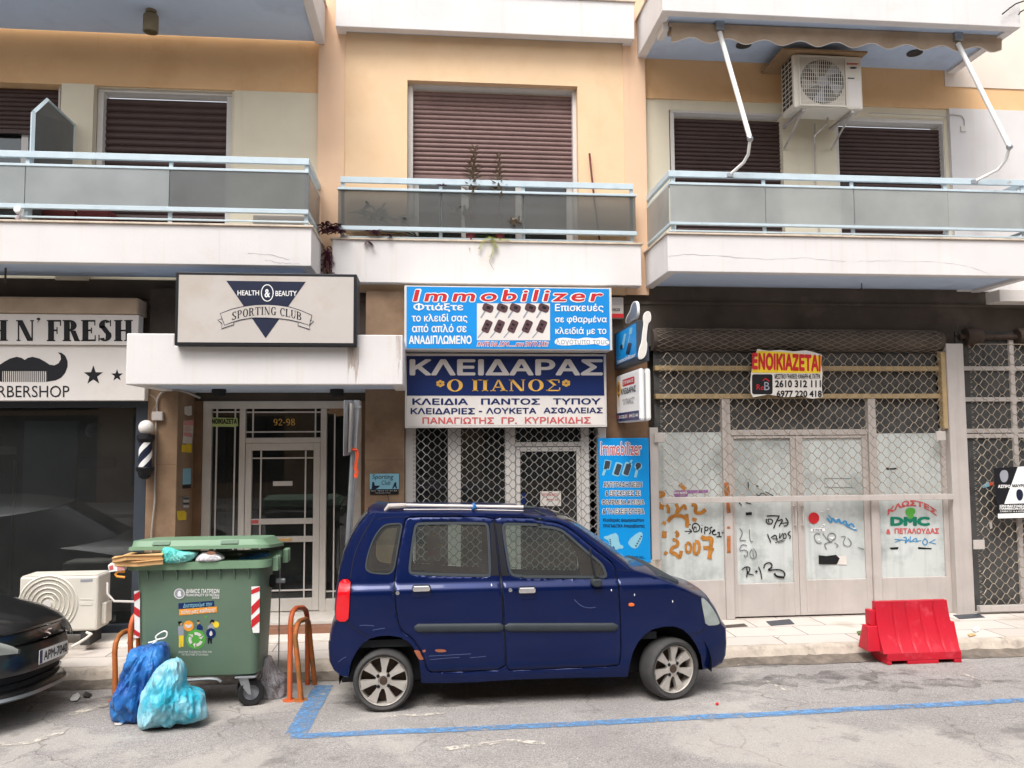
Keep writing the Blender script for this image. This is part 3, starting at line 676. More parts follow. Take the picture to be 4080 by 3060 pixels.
# top rail glints of the right bay shutters
# balconies ---------------------------------------------------------------------------------------
def balcony(x0, x1, yf, yb, z0, z1, sides, inner=.0):
    t = .11; mb = MB()
    mb.box(x0, x1, yf, yf+t, z0, z1)
    if 'l' in sides: mb.box(x0, x0+t, yf+t, yb, z0, z1)
    if 'r' in sides: mb.box(x1-t, x1, yf+t, yb, z0, z1)
    b = mb.build('balcony', M['white'], BLD, bevel=.008)
    MB().box(x0+(t if 'l' in sides else 0), x1-(t if 'r' in sides else 0), yf+t, yb, z0+.035, z0+.2).build('soffit', M['soffit'], b)
    mc = MB().box(x0-.02, x1+.02, yf-.022, yf+t+.02, z1, z1+.02)
    if 'l' in sides: mc.box(x0-.02, x0+t, yf+t+.02, yb, z1, z1+.02)
    if 'r' in sides: mc.box(x1-t, x1+.02, yf+t+.02, yb, z1, z1+.02)
    mc.build('coping', M['coping'], b, bevel=.004); return b
BL_ = balcony(-9, -1.25, 8.35, W-.014, 4.0, 4.405, 'r')
BC_ = balcony(-1.125, 2.414, 9.03, W-.014, 3.972, 4.455, 'lr')
BR_ = balcony(2.51, 6.78, 8.30, WR-.002, 3.99, 4.395, 'lr')
balcony(-9, -1.25, 8.15, W-.014, 6.80, 7.25, 'r'); balcony(-1.11, 2.38, 9.03, W-.014, 6.93, 7.38, 'lr'); balcony(2.46, 6.60, 8.15, WR-.002, 6.80, 7.25, 'lr')
def railing(b, x0, x1, y, zt, zm, zl, zbar, posts, zbase, glassm, gy=.0, ends=(), gx=0, rail_h=.066, low_h=.045):
    mb = MB()
    mb.box(x0, x1, y-.012, y+.028, zt-rail_h, zt).box(x0-gx, x1+gx, y-.03-gy, y+.012, zm-.026, zm).box(x0-gx, x1+gx, y-.03-gy, y+.012, zl-low_h, zl).box(x0, x1, y, y+.022, zbar-.018, zbar)
    for p in posts: mb.box(p-.02, p+.02, y+.013, y+.035, zbase, zt-rail_h-.001)
    for X, yb in ends:
        s = .02
        mb.box(X-s, X+s, y+.029, yb, zt-rail_h, zt).box(X-s, X+s, y+.013, yb, zm-.026, zm).box(X-s, X+s, y+.013, yb, zl-low_h, zl).box(X-s/2, X+s/2, y+.023, yb, zbar-.018, zbar)
    return mb.build('railing', M['rail'], b, bevel=.003)
def panes(b, cuts, y, z0, z1, mats):
    for i in range(len(cuts)-1): MB().box(cuts[i]+.004, cuts[i+1]-.004, y-.004, y+.004, z0, z1).build('glass_panel', M[mats[i]], b)
pl_ = [at(p, 400, 8.35).x for p in (54, 366, 661)]
railing(BL_, -9, -1.285, 8.37, 5.140, 5.005, 4.592, 4.478, [-8.2, -7.0, -5.6]+pl_, 4.42, None, ends=[(-1.305, W-.02)])
panes(BL_, [-9, -7, -5.6, pl_[0], pl_[1], -1.285], 8.353, 4.565, 4.99, ['frost_l', 'frost_l', 'frost_l', 'frost_l', 'frost_d'])
MB().box(-1.296, -1.288, 8.40, W-.03, 4.565, 4.99).build('glass_panel', M['frost_d'], BL_)
pc_ = [at(p, 400, 9.03).x for p in (740, 952, 1131, 1365)]
railing(BC_, -1.04, 2.334, 9.05, 5.183, 5.048, 4.608, 4.505, pc_, 4.47, None, gy=.02, gx=.03)
panes(BC_, [-1.066, at(953, 450, 9.03).x, at(1131, 450, 9.03).x, 2.358], 9.028, 4.58, 5.03, ['frost_c', 'frost_c', 'frost_c'])
pr_ = [at(p, 390, 8.3).x for p in (1455, 1652, 1843, 2045)]
railing(BR_, 2.54, 6.72, 8.32, 5.101, 4.968, 4.530, 4.452, pr_+[6.66], 4.41, None, ends=[(2.56, WR-.01), (6.70, WR-.01)], low_h=.026)
panes(BR_, [2.545, pr_[1], pr_[2], pr_[3], 6.71], 8.303, 4.52, 4.955, ['frost_r']*4)
MB().box(2.542, 2.55, 8.34, WR-.02, 4.52, 4.955).build('glass_panel', M['frost_r'], BR_)
# cracks in the render of the slabs
def crack(b, K, Y, path, wd, m='dark'):
    pl = PY(K, Y); p2 = []
    for i in range(len(path)-1):
        for t in range(6):
            u = t/6; p2.append((path[i][0]*(1-u)+path[i+1][0]*u+random.uniform(-2, 2), path[i][1]*(1-u)+path[i+1][1]*u+random.uniform(-3.5, 3.5)))
    p2.append(path[-1]); MB().dstroke(pl, p2, [random.uniform(.3, 1)*wd for _ in p2], off=.0015, t=.0005).build('crack', M[m], b)
KR = crop(2500, 0, .7234); KL = crop(0, 0, .66319); KC = crop(1200, 0, .66319)
crack(BR_, KR, 8.30, [(225, 1415), (330, 1400), (560, 1415), (760, 1430), (960, 1420), (1200, 1440)], 2.0, 'grey_v')
crack(BR_, KR, 8.30, [(1260, 1440), (1420, 1438), (1700, 1440), (1880, 1470), (2000, 1512)], 1.5, 'grey_v')
crack(BL_, KL, 8.35, [(1490, 1520), (1620, 1530), (1740, 1560)], 3, 'grey_v'); crack(BL_, KL, 8.35, [(1590, 1560), (1680, 1580), (1800, 1585)], 2.5, 'grey_v'); crack(BL_, KL, 8.35, [(1318, 1360), (1318, 1590)], 2, 'coping')
# privacy screen on the left balcony
pv = PY(K0, 8.5)
scr = [(72, 330), (71, 243), (104, 216), (160, 268), (160, 330)]
X_ = at(72, 300, 8.55).x
yA, yB = 8.42, 9.1
mb = MB(); zz = 5.14
pk = [(X_, yA, 4.43), (X_, yA, at(71, 243, yA).z), (X_, 8.62, at(104, 216, 8.62).z+.0), (X_+.05, yB, at(160, 268, yB).z), (X_+.05, yB, 4.43)]
pk = [(at(70, 300, 8.42).x, 8.42, 4.43), (at(70, 300, 8.42).x, 8.42, at(70, 243, 8.42).z), (at(102, 216, 8.75).x, 8.75, at(102, 216, 8.75).z), (at(160, 270, WR-.03).x, WR-.03, at(160, 270, WR-.03).z), (at(160, 270, WR-.03).x, WR-.03, 4.43)]
for i in range(4):
    a_, b_ = Vector(pk[i]), Vector(pk[i+1]); mb.tube([a_, b_], .024, 4)
prv = mb.build('privacy_screen', M['rail'], BLD)
MB().prism(pk, (.006, 0, 0)).build('glass_panel', M['frost_d'], prv)
# ---------------------------------------------------------------- ground floor fabric
zdk = 3.96
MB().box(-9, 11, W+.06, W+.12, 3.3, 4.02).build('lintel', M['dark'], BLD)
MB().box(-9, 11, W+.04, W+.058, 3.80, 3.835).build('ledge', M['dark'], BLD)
MB().box(-9, 11, 12.3, 12.4, -.1, 4.1).box(-9, -8.9, W+.4, 12.3, -.1, 4.1).box(10.9, 11, W+.4, 12.3, -.1, 4.1).build('back_wall', M['room'], BLD)
MB().box(-9, 11, W+.1, 12.3, 3.9, 4.0).build('ceiling', M['room'], BLD)
MB().box(-9, 11, W+.2, 12.3, .02, .1).build('floor_slab', M['room'], BLD)
MB().box(-9, 11, W+.3, 12.3, 11.8, 12).build('roof', M['white'], BLD)
cx = [at(316, 1000, 9.15).x, at(382, 1000, 9.15).x, at(788, 1000, 9.15).x, at(874, 1000, 9.15).x]
DY = 9.78
MB().box(cx[0], cx[1], 9.15, 9.9, .1, 2.78).build('column', M['marble'], BLD, bevel=.006)
MB().box(cx[2], cx[3], 9.15, 9.9, .1, 3.9).build('column', M['marble'], BLD, bevel=.006)
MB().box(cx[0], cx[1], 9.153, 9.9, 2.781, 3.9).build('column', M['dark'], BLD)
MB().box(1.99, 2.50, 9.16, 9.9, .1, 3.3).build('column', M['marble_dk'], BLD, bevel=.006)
for zz in (1.05, 1.95):
    MB().box(cx[0]+.01, cx[1]-.01, 9.148, 9.1495, zz, zz+.006).box(cx[2]+.01, cx[3]-.01, 9.148, 9.1495, zz+.03, zz+.036).build('joint', M['marble_dk'], BLD)
# entrance canopy with a notch in its upstand for the light box
CY = 8.1
cz0, cz1 = at(600, 831, CY).z, at(300, 720, CY).z
x0c, x1c = at(272, 780, CY).x, at(870, 780, CY).x
sx0, sx1 = at(377, 747, CY).x, at(771, 747, CY).x; szn = at(600, 748, CY).z
mb = MB(); mb.prism([(x0c, CY, cz0), (x1c, CY, cz0), (x1c, CY, cz1), (sx1, CY, cz1), (sx1, CY, szn), (sx0, CY, szn), (sx0, CY, cz1), (x0c, CY, cz1)], (0, .14, 0))
mb.box(x0c, x0c+.12, CY+.14, W+.05, cz0, cz1).box(x1c-.12, x1c, CY+.14, W-.09, cz0, cz1)
can = mb.build('canopy', M['white'], BLD, bevel=.01)
KQ3 = crop(500, 1050, .5726)
for x0, y0, x1, y1, m in ((1545, 580, 1625, 835, 'drip'), (1880, 500, 1915, 830, 'drip')): stain(can, KQ3, CY, x0, y0, x1, y1, m)
MB().box(x0c+.12, x1c-.12, CY+.14, DY, cz0+.02, cz0+.12).build('soffit', M['soffit'], can)
# entrance: frame, side lights, transom, door
KD = crop(560, 1540, .57862)
def dX(x, y=800): return at(*KD(x, y), DY).x
def dZ(y, x=900): return at(*KD(x, y), DY).z
ent_z0 = .20
mb = MB()
dzt = dZ(100); XL, XR_ = dX(428, 300), dX(1522, 300)
mb.box(XL, XL+.1, DY, DY+.08, ent_z0, dzt-.09); mb.box(XR_-.1, XR_, DY, DY+.08, ent_z0, dzt-.09); mb.box(XL, XR_, DY-.004, DY+.08, dzt-.09, dzt)
m1a, m1b = dX(680, 300), dX(722, 300); m2a, m2b = dX(1240, 300), dX(1283, 300)
mb.box(m1a, m1b, DY, DY+.08, ent_z0, dzt-.09); mb.box(m2a, m2b, DY, DY+.08, ent_z0, dzt-.09)
tz0, tz1 = dZ(388), dZ(352); mb.box(m1b, m2a, DY+.001, DY+.08, tz0, tz1)
mb.box(m2b, XR_-.1, DY+.001, DY+.08, ent_z0, dZ(1462, 1320)); mb.box(XL+.1, m1a, DY+.001, DY+.08, ent_z0, dZ(1462, 550))
ent = mb.build('entrance_frame', M['alu'], BLD, bevel=.006)
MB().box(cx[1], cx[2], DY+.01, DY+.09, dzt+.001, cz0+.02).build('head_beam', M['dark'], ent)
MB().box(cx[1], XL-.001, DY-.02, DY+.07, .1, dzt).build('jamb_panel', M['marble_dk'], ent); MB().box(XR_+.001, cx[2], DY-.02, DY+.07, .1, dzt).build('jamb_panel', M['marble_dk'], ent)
mbp = MB(); b_ = .016
def vb(x, ya, yb): X = dX(x, (ya+yb)/2); mbp.box(X-b_/2, X+b_/2, DY+.03, DY+.045, dZ(yb, x), dZ(ya, x))
def hb(y, xa, xb): Z = dZ(y, (xa+xb)/2); mbp.box(dX(xa, y), dX(xb, y), DY+.028, DY+.048, Z-b_/2, Z+b_/2)
for x in (510, 637): vb(x, 132, 1460)
hb(175, 466, 680); hb(1412, 450, 670)
for x in (770, 1202): vb(x, 132, 352)
hb(176, 724, 1240); hb(312, 724, 1240)
for x in (1330, 1480): vb(x, 132, 1460)
hb(175, 1285, 1500); hb(1412, 1270, 1490)
mbp.build('glazing_bar', M['frame_white'], ent)
MB().box(XL+.1, m1a, DY+.055, DY+.06, ent_z0, dzt-.09).box(m2b, XR_-.1, DY+.055, DY+.06, ent_z0, dzt-.09).box(m1b, m2a, DY+.055, DY+.06, tz1, dzt-.09).build('pane', M['glass'], ent)
plD = PY(KD, DY+.05); serif(MB(), plD, '92-98', (915, 222, 1065, 268), .2, .07).build('house_number', M['gold'], ent)
# door leaf
dx0, dx1 = m1b+.004, m2a-.004; dz1 = tz0-.004; dy = DY+.012
gx0, gx1 = dX(762, 700), dX(1188, 700); bt, bm1, bm2, bb = dZ(440), (dZ(912), dZ(950)), (dZ(1036), dZ(1075)), dZ(1465)
mb = MB(); mb.box(dx0, gx0, dy, dy+.05, ent_z0+.01, dz1).box(gx1, dx1, dy, dy+.05, ent_z0+.01, dz1).box(gx0, gx1, dy, dy+.05, bt, dz1).box(gx0, gx1, dy, dy+.05, bm1[1], bm1[0]).box(gx0, gx1, dy, dy+.05, bm2[1], bm2[0]).box(gx0, gx1, dy, dy+.05, ent_z0+.01, bb)
door = mb.build('entrance_door', M['alu'], BLD, bevel=.005)
mbp = MB()
for x in (823, 1132): vb(x, 442, 912); vb(x-5, 950, 1036); vb(x-9, 1075, 1462)
hb(493, 764, 1188); hb(1408, 764, 1180)
mbp.build('glazing_bar', M['frame_white'], door)
MB().box(gx0, gx1, DY+.055, DY+.06, bb, bt).build('pane', M['glass'], door)
hp = PY(KD, dy-.03)
MB().tube([at(*KD(898, 1058), dy), at(*KD(898, 1058), dy-.04), at(*KD(1035, 1053), dy-.04), at(*KD(1035, 1053), dy)], .011, 8).build('handle', M['gold'], door, smooth=40)
MB().pxbox(KD, 912, 652, 1045, 684, DY+.04, .01).build('mail_slot', M['alu'], door)
MB().pxbox(KD, 762, 920, 812, 944, dy-.004, .003).build('sticker', M['redtxt'], door)
MB().pxbox(KD, 705, 1030, 722, 1050, DY-.01, .008).build('lock', M['k'], ent)
# threshold and steps
MB().box(cx[1]+.001, cx[2]-.001, 9.25, DY+.2, .1, .2).build('door_step', M['step'], BLD)
MB().box(cx[0]-.05, cx[3]+.02, 9.0, 9.145, .1, .197).build('riser', M['riser'], BLD, bevel=.004)
MB().box(cx[0]-.1, cx[3]+.05, 8.86, 9.149, .198, .225).build('tread', M['step'], BLD, bevel=.004) if False else None
MB().box(cx[0]-.08, cx[3]+.06, 8.72, 8.999, .101, .128).build('tread', M['step'], BLD, bevel=.004)
# intercom plate and inner hallway
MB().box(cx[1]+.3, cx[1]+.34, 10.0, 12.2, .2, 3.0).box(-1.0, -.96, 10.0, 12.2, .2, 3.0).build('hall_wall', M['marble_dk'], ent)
# barber shop front
KB = crop(0, 1000, .5425)
bx1 = at(294, 1000, 9.2).x; bx2 = cx[0]-.003
mb = MB(); mb.box(bx1, bx2, 9.16, 9.3, .14, 2.65).box(-9, bx1, 9.165, 9.3, at(150, 880, 9.165).z, 2.66).box(-9, bx1, 9.165, 9.3, .14, .24)
bs = mb.build('shopfront', M['navy_frame'], BLD, bevel=.004)
MB().box(-9, bx1, 9.24, 9.246, .24, at(150, 880, 9.165).z).build('pane', M['glass'], bs)
MB().box(-9, cx[0]-.01, 8.75, 9.159, .1, .16).build('sill_step', M['step'], bs, bevel=.004)
MB().pxbox(KB, -200, 1438, 115, 1495, 9.9, .04).box(at(*KB(112, 1500), 9.9).x-.02, at(*KB(112, 1500), 9.9).x, 9.9, 9.94, .1, 2.0).build('inner_door_frame', M['cream'], bs)
MB().pxbox(KB, 170, 1250, 560, 1900, 10.6, .05).build('mirror_board', M['grey_v'], bs)
MB().sphere(at(*KB(690, 1320), 10.4), .1, 14).build('globe_lamp', M['paper'], bs)
MB().pxbox(KB, 590, 1510, 850, 1600, 10.3, .05).build('towel_rack', M['navy'], bs)
# locksmith shop front
sx_0, sx_1 = -.30, 2.0
KS = crop(1550, 1100, .5726)
def sX(x, y=1400, Y=9.2): return at(*KS(x, y), Y).x
z_s = at(1090, 930, 9.2).z
mb = MB()
for xa, xb in ((112, 186), (410, 500), (810, 880)): mb.box(sX(xa), sX(xb), 9.2, 9.28, .1, 2.36)
mb.box(sX(1340), sX(1395), 9.2, 9.28, .1, 2.36); mb.box(sX(1450), 1.989, 9.13, 9.28, .1, 2.33)
mb.box(sX(880), sX(1340), 9.201, 9.28, at(*KS(1100, 1185), 9.2).z, at(*KS(1100, 1155), 9.2).z)
mb.box(sX(186), sX(410), 9.201, 9.28, .1, .6).box(sX(500), sX(810), 9.201, 9.28, .1, .6)
ls = mb.build('shopfront', M['frame_white'], BLD, bevel=.006)
MB().box(sX(186), sX(1340), 9.25, 9.256, .6, 2.36).build('pane', M['glass'], ls)
mb = MB(); a0, a1 = sX(884), sX(1338); zt = at(*KS(1100, 1190), 9.2).z
mb.box(a0, sX(915), 9.21, 9.245, .1, zt).box(sX(1308), a1, 9.21, 9.245, .1, zt).box(sX(915), sX(1308), 9.21, 9.245, at(*KS(1100, 1220), 9.2).z, zt).box(sX(915), sX(1308), 9.21, 9.245, .1, .5)
ld = mb.build('shop_door', M['frame_white'], BLD, bevel=.005)
pn = PY(KS, 9.24)
MB().decal(pn, [(1053, 1497), (1197, 1497), (1197, 1600), (1053, 1600)], .0, .002).build('door_notice', M['paper'], ld)
mb = MB(); text(mb, pn, 'ΕΠΙΣΤΡΕΦΩ ΑΜΕΣΩΣ', (1065, 1512, 1180, 1530), .02, off=.004); text(mb, pn, '6944 521', (1095, 1548, 1185, 1562), .02, off=.004); mb.build('lettering', M['redtxt'], ld)
MB().decal(pn, [(922, 1510), (952, 1510), (952, 1590), (922, 1590)], .0, .002).build('sticker', M['navy'], ld)
MB().box(sX(186)-.05, 1.93, 10.6, 10.7, .1, 2.4).build('shelf_wall', M['room'], ls)
mb = MB()
for q in range(26):
    x = random.uniform(sX(200), sX(1300)); z = random.uniform(.8, 2.2); mb.box(x, x+random.uniform(.05, .2), 10.5, 10.59, z, z+random.uniform(.03, .16))
mb.build('stock', M['navy_frame'], ls)
text(MB(), PY(KS, 10.2), 'CISA', (655, 1275, 735, 1300), .03, off=0).build('inside_sign', M['redtxt'], ls)
# vacant shop front
KV = crop(2560, 1900, .37974); KW = crop(3350, 1700, .47005); KG = crop(2500, 1100, .60277)
VY = 9.22
def vX(x, y): return at(x, y, VY).x
def vZ(x, y): return at(x, y, VY).z
mb = MB()
lx = [vX(1413, 1200), vX(1427, 1200)]
mb.box(2.50, 2.60, 9.12, 9.3, .1, 2.33)
z_h0, z_h1 = vZ(1720, 940), vZ(1720, 928)
mul = [(vX(1562, 1050), vX(1580, 1050)), (vX(1879, 1050), vX(1896, 1050))]
z857 = vZ(1720, 861)
for a_, b_ in mul: mb.box(a_, b_, VY-.02, VY+.08, .1, z857)
mb.box(mul[0][1], mul[1][0], VY, VY+.08, z_h0, z_h1)
zp0 = vZ(1480, 1255)
rx1 = 6.20
mb.box(2.6, mul[0][0], VY, VY+.08, .1, zp0); mb.box(mul[1][1], rx1, VY, VY+.08, .1, vZ(1970, 1247))
mb.box(rx1-.06, rx1, VY+.001, VY+.08, vZ(1970, 1247), 3.4)
vs = mb.build('shopfront', M['frame_dirty'], BLD, bevel=.005)
MB().box(2.6, rx1-.06, VY-.03, VY+.06, vZ(1720, 801), vZ(1720, 791)).box(2.6, rx1-.06, VY-.03, VY+.06, z857, vZ(1720, 851)).build('transom_bar', M['frame_tan'], vs, bevel=.004)
MB().box(2.6, rx1-.06, VY+.045, VY+.05, vZ(1720, 938), 3.5).build('pane', M['glass_dirty'], vs)
MB().box(2.6, mul[0][0], VY+.03, VY+.036, zp0, vZ(1480, 934)).build('pane', M['glass_white'], vs)
MB().box(mul[1][1], rx1-.06, VY+.03, VY+.036, vZ(1970, 1247), vZ(1970, 936)).build('pane', M['glass_white'], vs)
MB().box(2.6, rx1-.06, 9.5, 9.55, .1, 3.6).build('back_board', M['dark'], vs)
xm = vX(1723.5, 1100)
def vdoor(x0, x1, px0, px1, handle_x):
    mb = MB(); X0, X1 = vX(px0, 1100), vX(px1, 1100); zt, zb = vZ(1650, 947), vZ(1650, 1256+(5 if px0 < 1700 else 0))
    y = VY+.01
    mb.box(x0, X0, y, y+.05, .12, z_h0-.004).box(X1, x1, y, y+.05, .12, z_h0-.004).box(X0, X1, y, y+.05, zt, z_h0-.004).box(X0, X1, y, y+.05, .12, zb)
    d = mb.build('shop_door', M['frame_dirty'], BLD, bevel=.004)
    MB().box(X0, X1, VY+.035, VY+.041, zb, zt).build('pane', M['glass_white'], d)
    hx = vX(handle_x, 1110); z0_, z1_ = vZ(handle_x, 1135), vZ(handle_x, 1093)
    MB().tube([(hx, y, z1_), (hx, y-.05, z1_), (hx, y-.05, z0_), (hx, y, z0_)], .009, 8).build('handle', M['frame_dirty'], d, smooth=40)
    return d
vd1 = vdoor(mul[0][1]+.003, xm-.002, 1590, 1712, 1716); vd2 = vdoor(xm+.002, mul[1][0]-.003, 1738, 1868, 1732)
MB().box(6.20, 6.42, 9.13, 9.4, .1, at(2050, 742, 9.13).z).build('door_post', M['frame_dirty'], BLD, bevel=.006)
MB().box(6.14, 6.199, 9.15, 9.3, 2.3, at(2040, 760, 9.13).z).build('door_post', M['frame_tan'], BLD, bevel=.006)
MB().box(2.44, 2.60, 9.10, 9.119, .1, .82).build('stone_cladding', M['kerb'], BLD)
# far right shop front
mb = MB()
for py in (795, 862, 930, 941): mb.box(6.42, 11, VY+.02, VY+.08, vZ(2140, py+5), vZ(2140, py-4))
mb.box(vX(2195, 1000), vX(2205, 1000), VY+.021, VY+.08, .1, 3.4)
fs = mb.build('shopfront', M['frame_dirty'], BLD, bevel=.004)
MB().box(6.42, 11, VY+.05, VY+.056, .1, 3.5).build('pane', M['glass_dirty'], fs)
MB().box(6.42, 11, VY+.5, VY+.55, .1, 3.6).build('back_board', M['room'], fs)
# security grilles: wavy rods hooked crest to crest
def grille(x0, x1, z0, z1, cw, ch, y, r, m, ends=True):
    mb = MB(); n = int((z1-z0)/(ch/2)); k = max(1, round((x1-x0)/cw)); cw = (x1-x0)/k
    for j in range(n+1):
        zc = z0+j*ch/2; ph = j % 2; pts = []
        for i in range(2*k+1):
            up = 1 if (i+ph) % 2 else -1; x = x0+i*cw/2
            if i > 0: pts.append((x-cw*.10, y+.004*up, zc+up*ch*.235))
            pts.append((x, y+.006*up, zc+up*ch*.27))
            if i < 2*k: pts.append((x+cw*.10, y+.004*up, zc+up*ch*.235))
        mb.tube([p for p in pts if p[2] < z1+.01], r, 4, False)
    if ends:
        for j in range(0, n, 1):
            zc = z0+j*ch/2
            for X, s in ((x0, 1), (x1, -1)): mb.tube([(X-.03*s, y, zc+.012), (X, y, zc), (X-.03*s, y, zc-.012)], r*.8, 4, False)
    return mb.build('security_grille', M[m], BLD, fix=False, smooth=60)
grille(sX(186), sX(1440), .30, 2.335, .122, .098, 9.10, .0042, 'wire')
zbar = vZ(1720, 1076)
g1 = grille(2.66, 6.10, zbar+.03, at(1720, 762, 9.12).z, .145, .118, 9.12, .0042, 'wire_tan')
MB().box(2.63, 6.19, 9.09, 9.118, zbar-.032, zbar+.035).build('bottom_rail', M['frame_dirty'], g1, bevel=.004)
mb = MB(); zc = at(1720, 735, 9.2).z
MB().lathe([(.13, 0), (.13, 3.62)], (2.58, 9.26, zc), (1, 0, 0), 20).build('roller_drum', M['dark'], g1, smooth=40)
mb = MB()
for q in range(15):
    a_ = R(-20+q*13); pts = []
    for i in range(49):
        an = a_+R(7)*(1 if (i+q) % 2 else -1)+.05*noise.noise((i*.3, q, 2)); rr = .136+.012*noise.noise((i*.2, q*3, 5))
        pts.append((2.62+3.52*i/48, 9.26-rr*math.sin(an), zc+rr*math.cos(an)))
    mb.tube(pts, .0055, 4, False)
mb.build('rolled_mesh', M['wire_dk'], g1, fix=False)
for px, py, K in ((212, 1068, KG), (850, 78, KW)):
    p = at(*K(px, py), 9.09); MB().box(p.x-.06, p.x+.06, 9.088, 9.1, p.z-.055, p.z+.055).build('lock_plate', M['frame_dirty'], g1, bevel=.004)
g2 = grille(6.50, 9.5, .24, at(2140, 738, 9.12).z, .150, .122, 9.10, .0045, 'wire_tan')
MB().box(6.44, 9.5, 9.07, 9.13, .13, .2).build('bottom_rail', M['frame_dirty'], g2, bevel=.004)
zq = at(2140, 727, 9.2).z
mb = MB().lathe([(.035, 0), (.035, 4)], (6.45, 9.24, zq), (1, 0, 0), 14)
for x in (6.62, 7.3): mb.lathe([(.10, 0), (.115, .03), (.115, .16), (.10, .2)], (x-.1, 9.24, zq), (1, 0, 0), 18)
mb.build('roller_drum', M['rust'], g2, smooth=40)
p = at(*KW(1165, 998), 9.08); MB().box(p.x-.07, p.x+.07, 9.06, 9.075, p.z-.055, p.z+.055).build('lock_plate', M['frame_dirty'], g2, bevel=.004)
# ---------------------------------------------------------------- signs
def box_sign(name, label, K, x0, y0, x1, y1, Y, depth, body, cat='sign', group=None, bevel=.006):
    a, b, c, d = at(*K(x0, y0), Y), at(*K(x1, y1), Y), at(*K(x0, y1), Y), at(*K(x1, y0), Y)
    X0, X1, Z0, Z1 = (a.x+c.x)/2, (b.x+d.x)/2, (b.z+c.z)/2, (a.z+d.z)/2
    t = thing(name, label, cat, ((X0+X1)/2, Y+depth/2, Z0), group)
    MB().box(X0, X1, Y, Y+depth, Z0, Z1).build('case', M[body], t, bevel=bevel)
    return t, X0, X1, Z0, Z1
def letters(t, pl, items, m, name='lettering', **k):
    for it in items: o = text(MB(), pl, it[0], it[1], *(it[2:]), **k).build(name, M[m], t, fix=False)
    return o
# key cutting light box
IY = 8.75
t, X0, X1, Z0, Z1 = box_sign('shop_sign', 'bright blue light box with red title and car key pictures, above the navy locksmith board', KS, 106, 74, 1552, 514, IY, .32, 'frame_white')
pl = PY(KS, IY)
MB().box(X0+.025, X1-.03, IY-.004, IY-.001, Z0+.012, Z1-.012).build('face', M['blue'], t)
pl = PY(KS, IY-.004)
letters(t, pl, [('Immobilizer', (160, 88, 1504, 184), .055, .22)], 'w', 'lettering_outline', sp=1.25, off=.0015)
letters(t, pl, [('Immobilizer', (166, 95, 1498, 177), .02, .22)], 'red', sp=1.25, off=.003)
letters(t, pl, [('Φτιάξτε', (170, 188, 518, 248), .025), ('το κλειδί σας', (157, 262, 545, 326), .02), ('από απλό σε', (160, 332, 540, 392), .02), ('ΑΝΑΔΙΠΛΩΜΕΝΟ', (138, 413, 575, 474), .035),
                ('Επισκευές', (1155, 192, 1492, 254), .02), ('σε φθαρμένα', (1155, 276, 1515, 334), .02), ('κλειδιά με το', (1157, 354, 1512, 414), .02)], 'w')
letters(t, pl, [('ΚΑΝΤΕ ΕΝΑ ΔΩΡΟ........στον ΕΑΥΤΟ ΣΑΣ!!!', (610, 454, 1114, 492), .06, .2)], 'w', 'lettering_outline', off=.0015)
letters(t, pl, [('ΚΑΝΤΕ ΕΝΑ ΔΩΡΟ........στον ΕΑΥΤΟ ΣΑΣ!!!', (614, 459, 1110, 488), .01, .2)], 'red', off=.003)
sm = [(1155, 440), (1200, 428), (1260, 432), (1310, 440), (1370, 425), (1430, 436), (1490, 424), (1530, 445), (1535, 475), (1490, 488), (1430, 470), (1370, 480), (1300, 476), (1240, 484), (1180, 480), (1152, 470)]
MB().decal(pl, chaikin(sm, 2), .001, .001).build('paint_smear', M['w'], t)
letters(t, pl, [('λογότυπο τους', (1162, 432, 1528, 486), .0)], 'grey_v', 'smeared_lettering', off=.003)
MB().decal(pl, [(612, 190), (1120, 190), (1120, 447), (612, 447)], .001, .001).build('picture_panel', M['w_sign'], t)
def rot(pts, cx, cy, a, s=1): c, q = math.cos(a), math.sin(a); return [(cx+(x*c-y*q)*s, cy+(x*q+y*c)*s) for x, y in pts]
def rr(w_, h, r, n=4):
    o = []
    for cx_, cy_, a0 in ((w_-r, h-r, 0), (-w_+r, h-r, 90), (-w_+r, -h+r, 180), (w_-r, -h+r, 270)):
        o += [(cx_+r*math.cos(R(a0+90*i/n)), cy_+r*math.sin(R(a0+90*i/n))) for i in range(n+1)]
    return o
mk, mbl, mhi = MB(), MB(), MB()
M['keyp'] = mat('plum brown key shell', (86, 62, 66), .35, .25, 20)
for i, x in enumerate((688, 788, 878, 984, 1076)):
    mk.decal(pl, rot(rr(38, 27, 18), x, 222, R(20)), .0035, .001); mbl.decal(pl, rot([(-6, 0), (6, 0), (6, 62), (0, 70), (-6, 62)], x-14, 235, R(32)), .0025, .001); mhi.decal(pl, rot(rr(14, 10, 6), x+4, 220, R(20)), .005, .001)
for i, x in enumerate((682, 768, 862, 962, 1062)):
    mk.decal(pl, rot(rr(27, 44, 12), x, 350, R(24)), .0035, .001); mbl.decal(pl, rot([(-4, 0), (4, 0), (4, 68), (0, 74), (-4, 68)], x-18, 375, R(40)), .0025, .001)
    mhi.decal(pl, rot(rr(11, 8, 6), x+2, 338, R(24)), .005, .001).decal(pl, rot(rr(9, 6, 5), x-8, 366, R(24)), .005, .001)
mbl.build('key_blades', M['grey_v'], t); mk.build('key_heads', M['keyp'], t); mhi.build('key_buttons', M['k'], t)
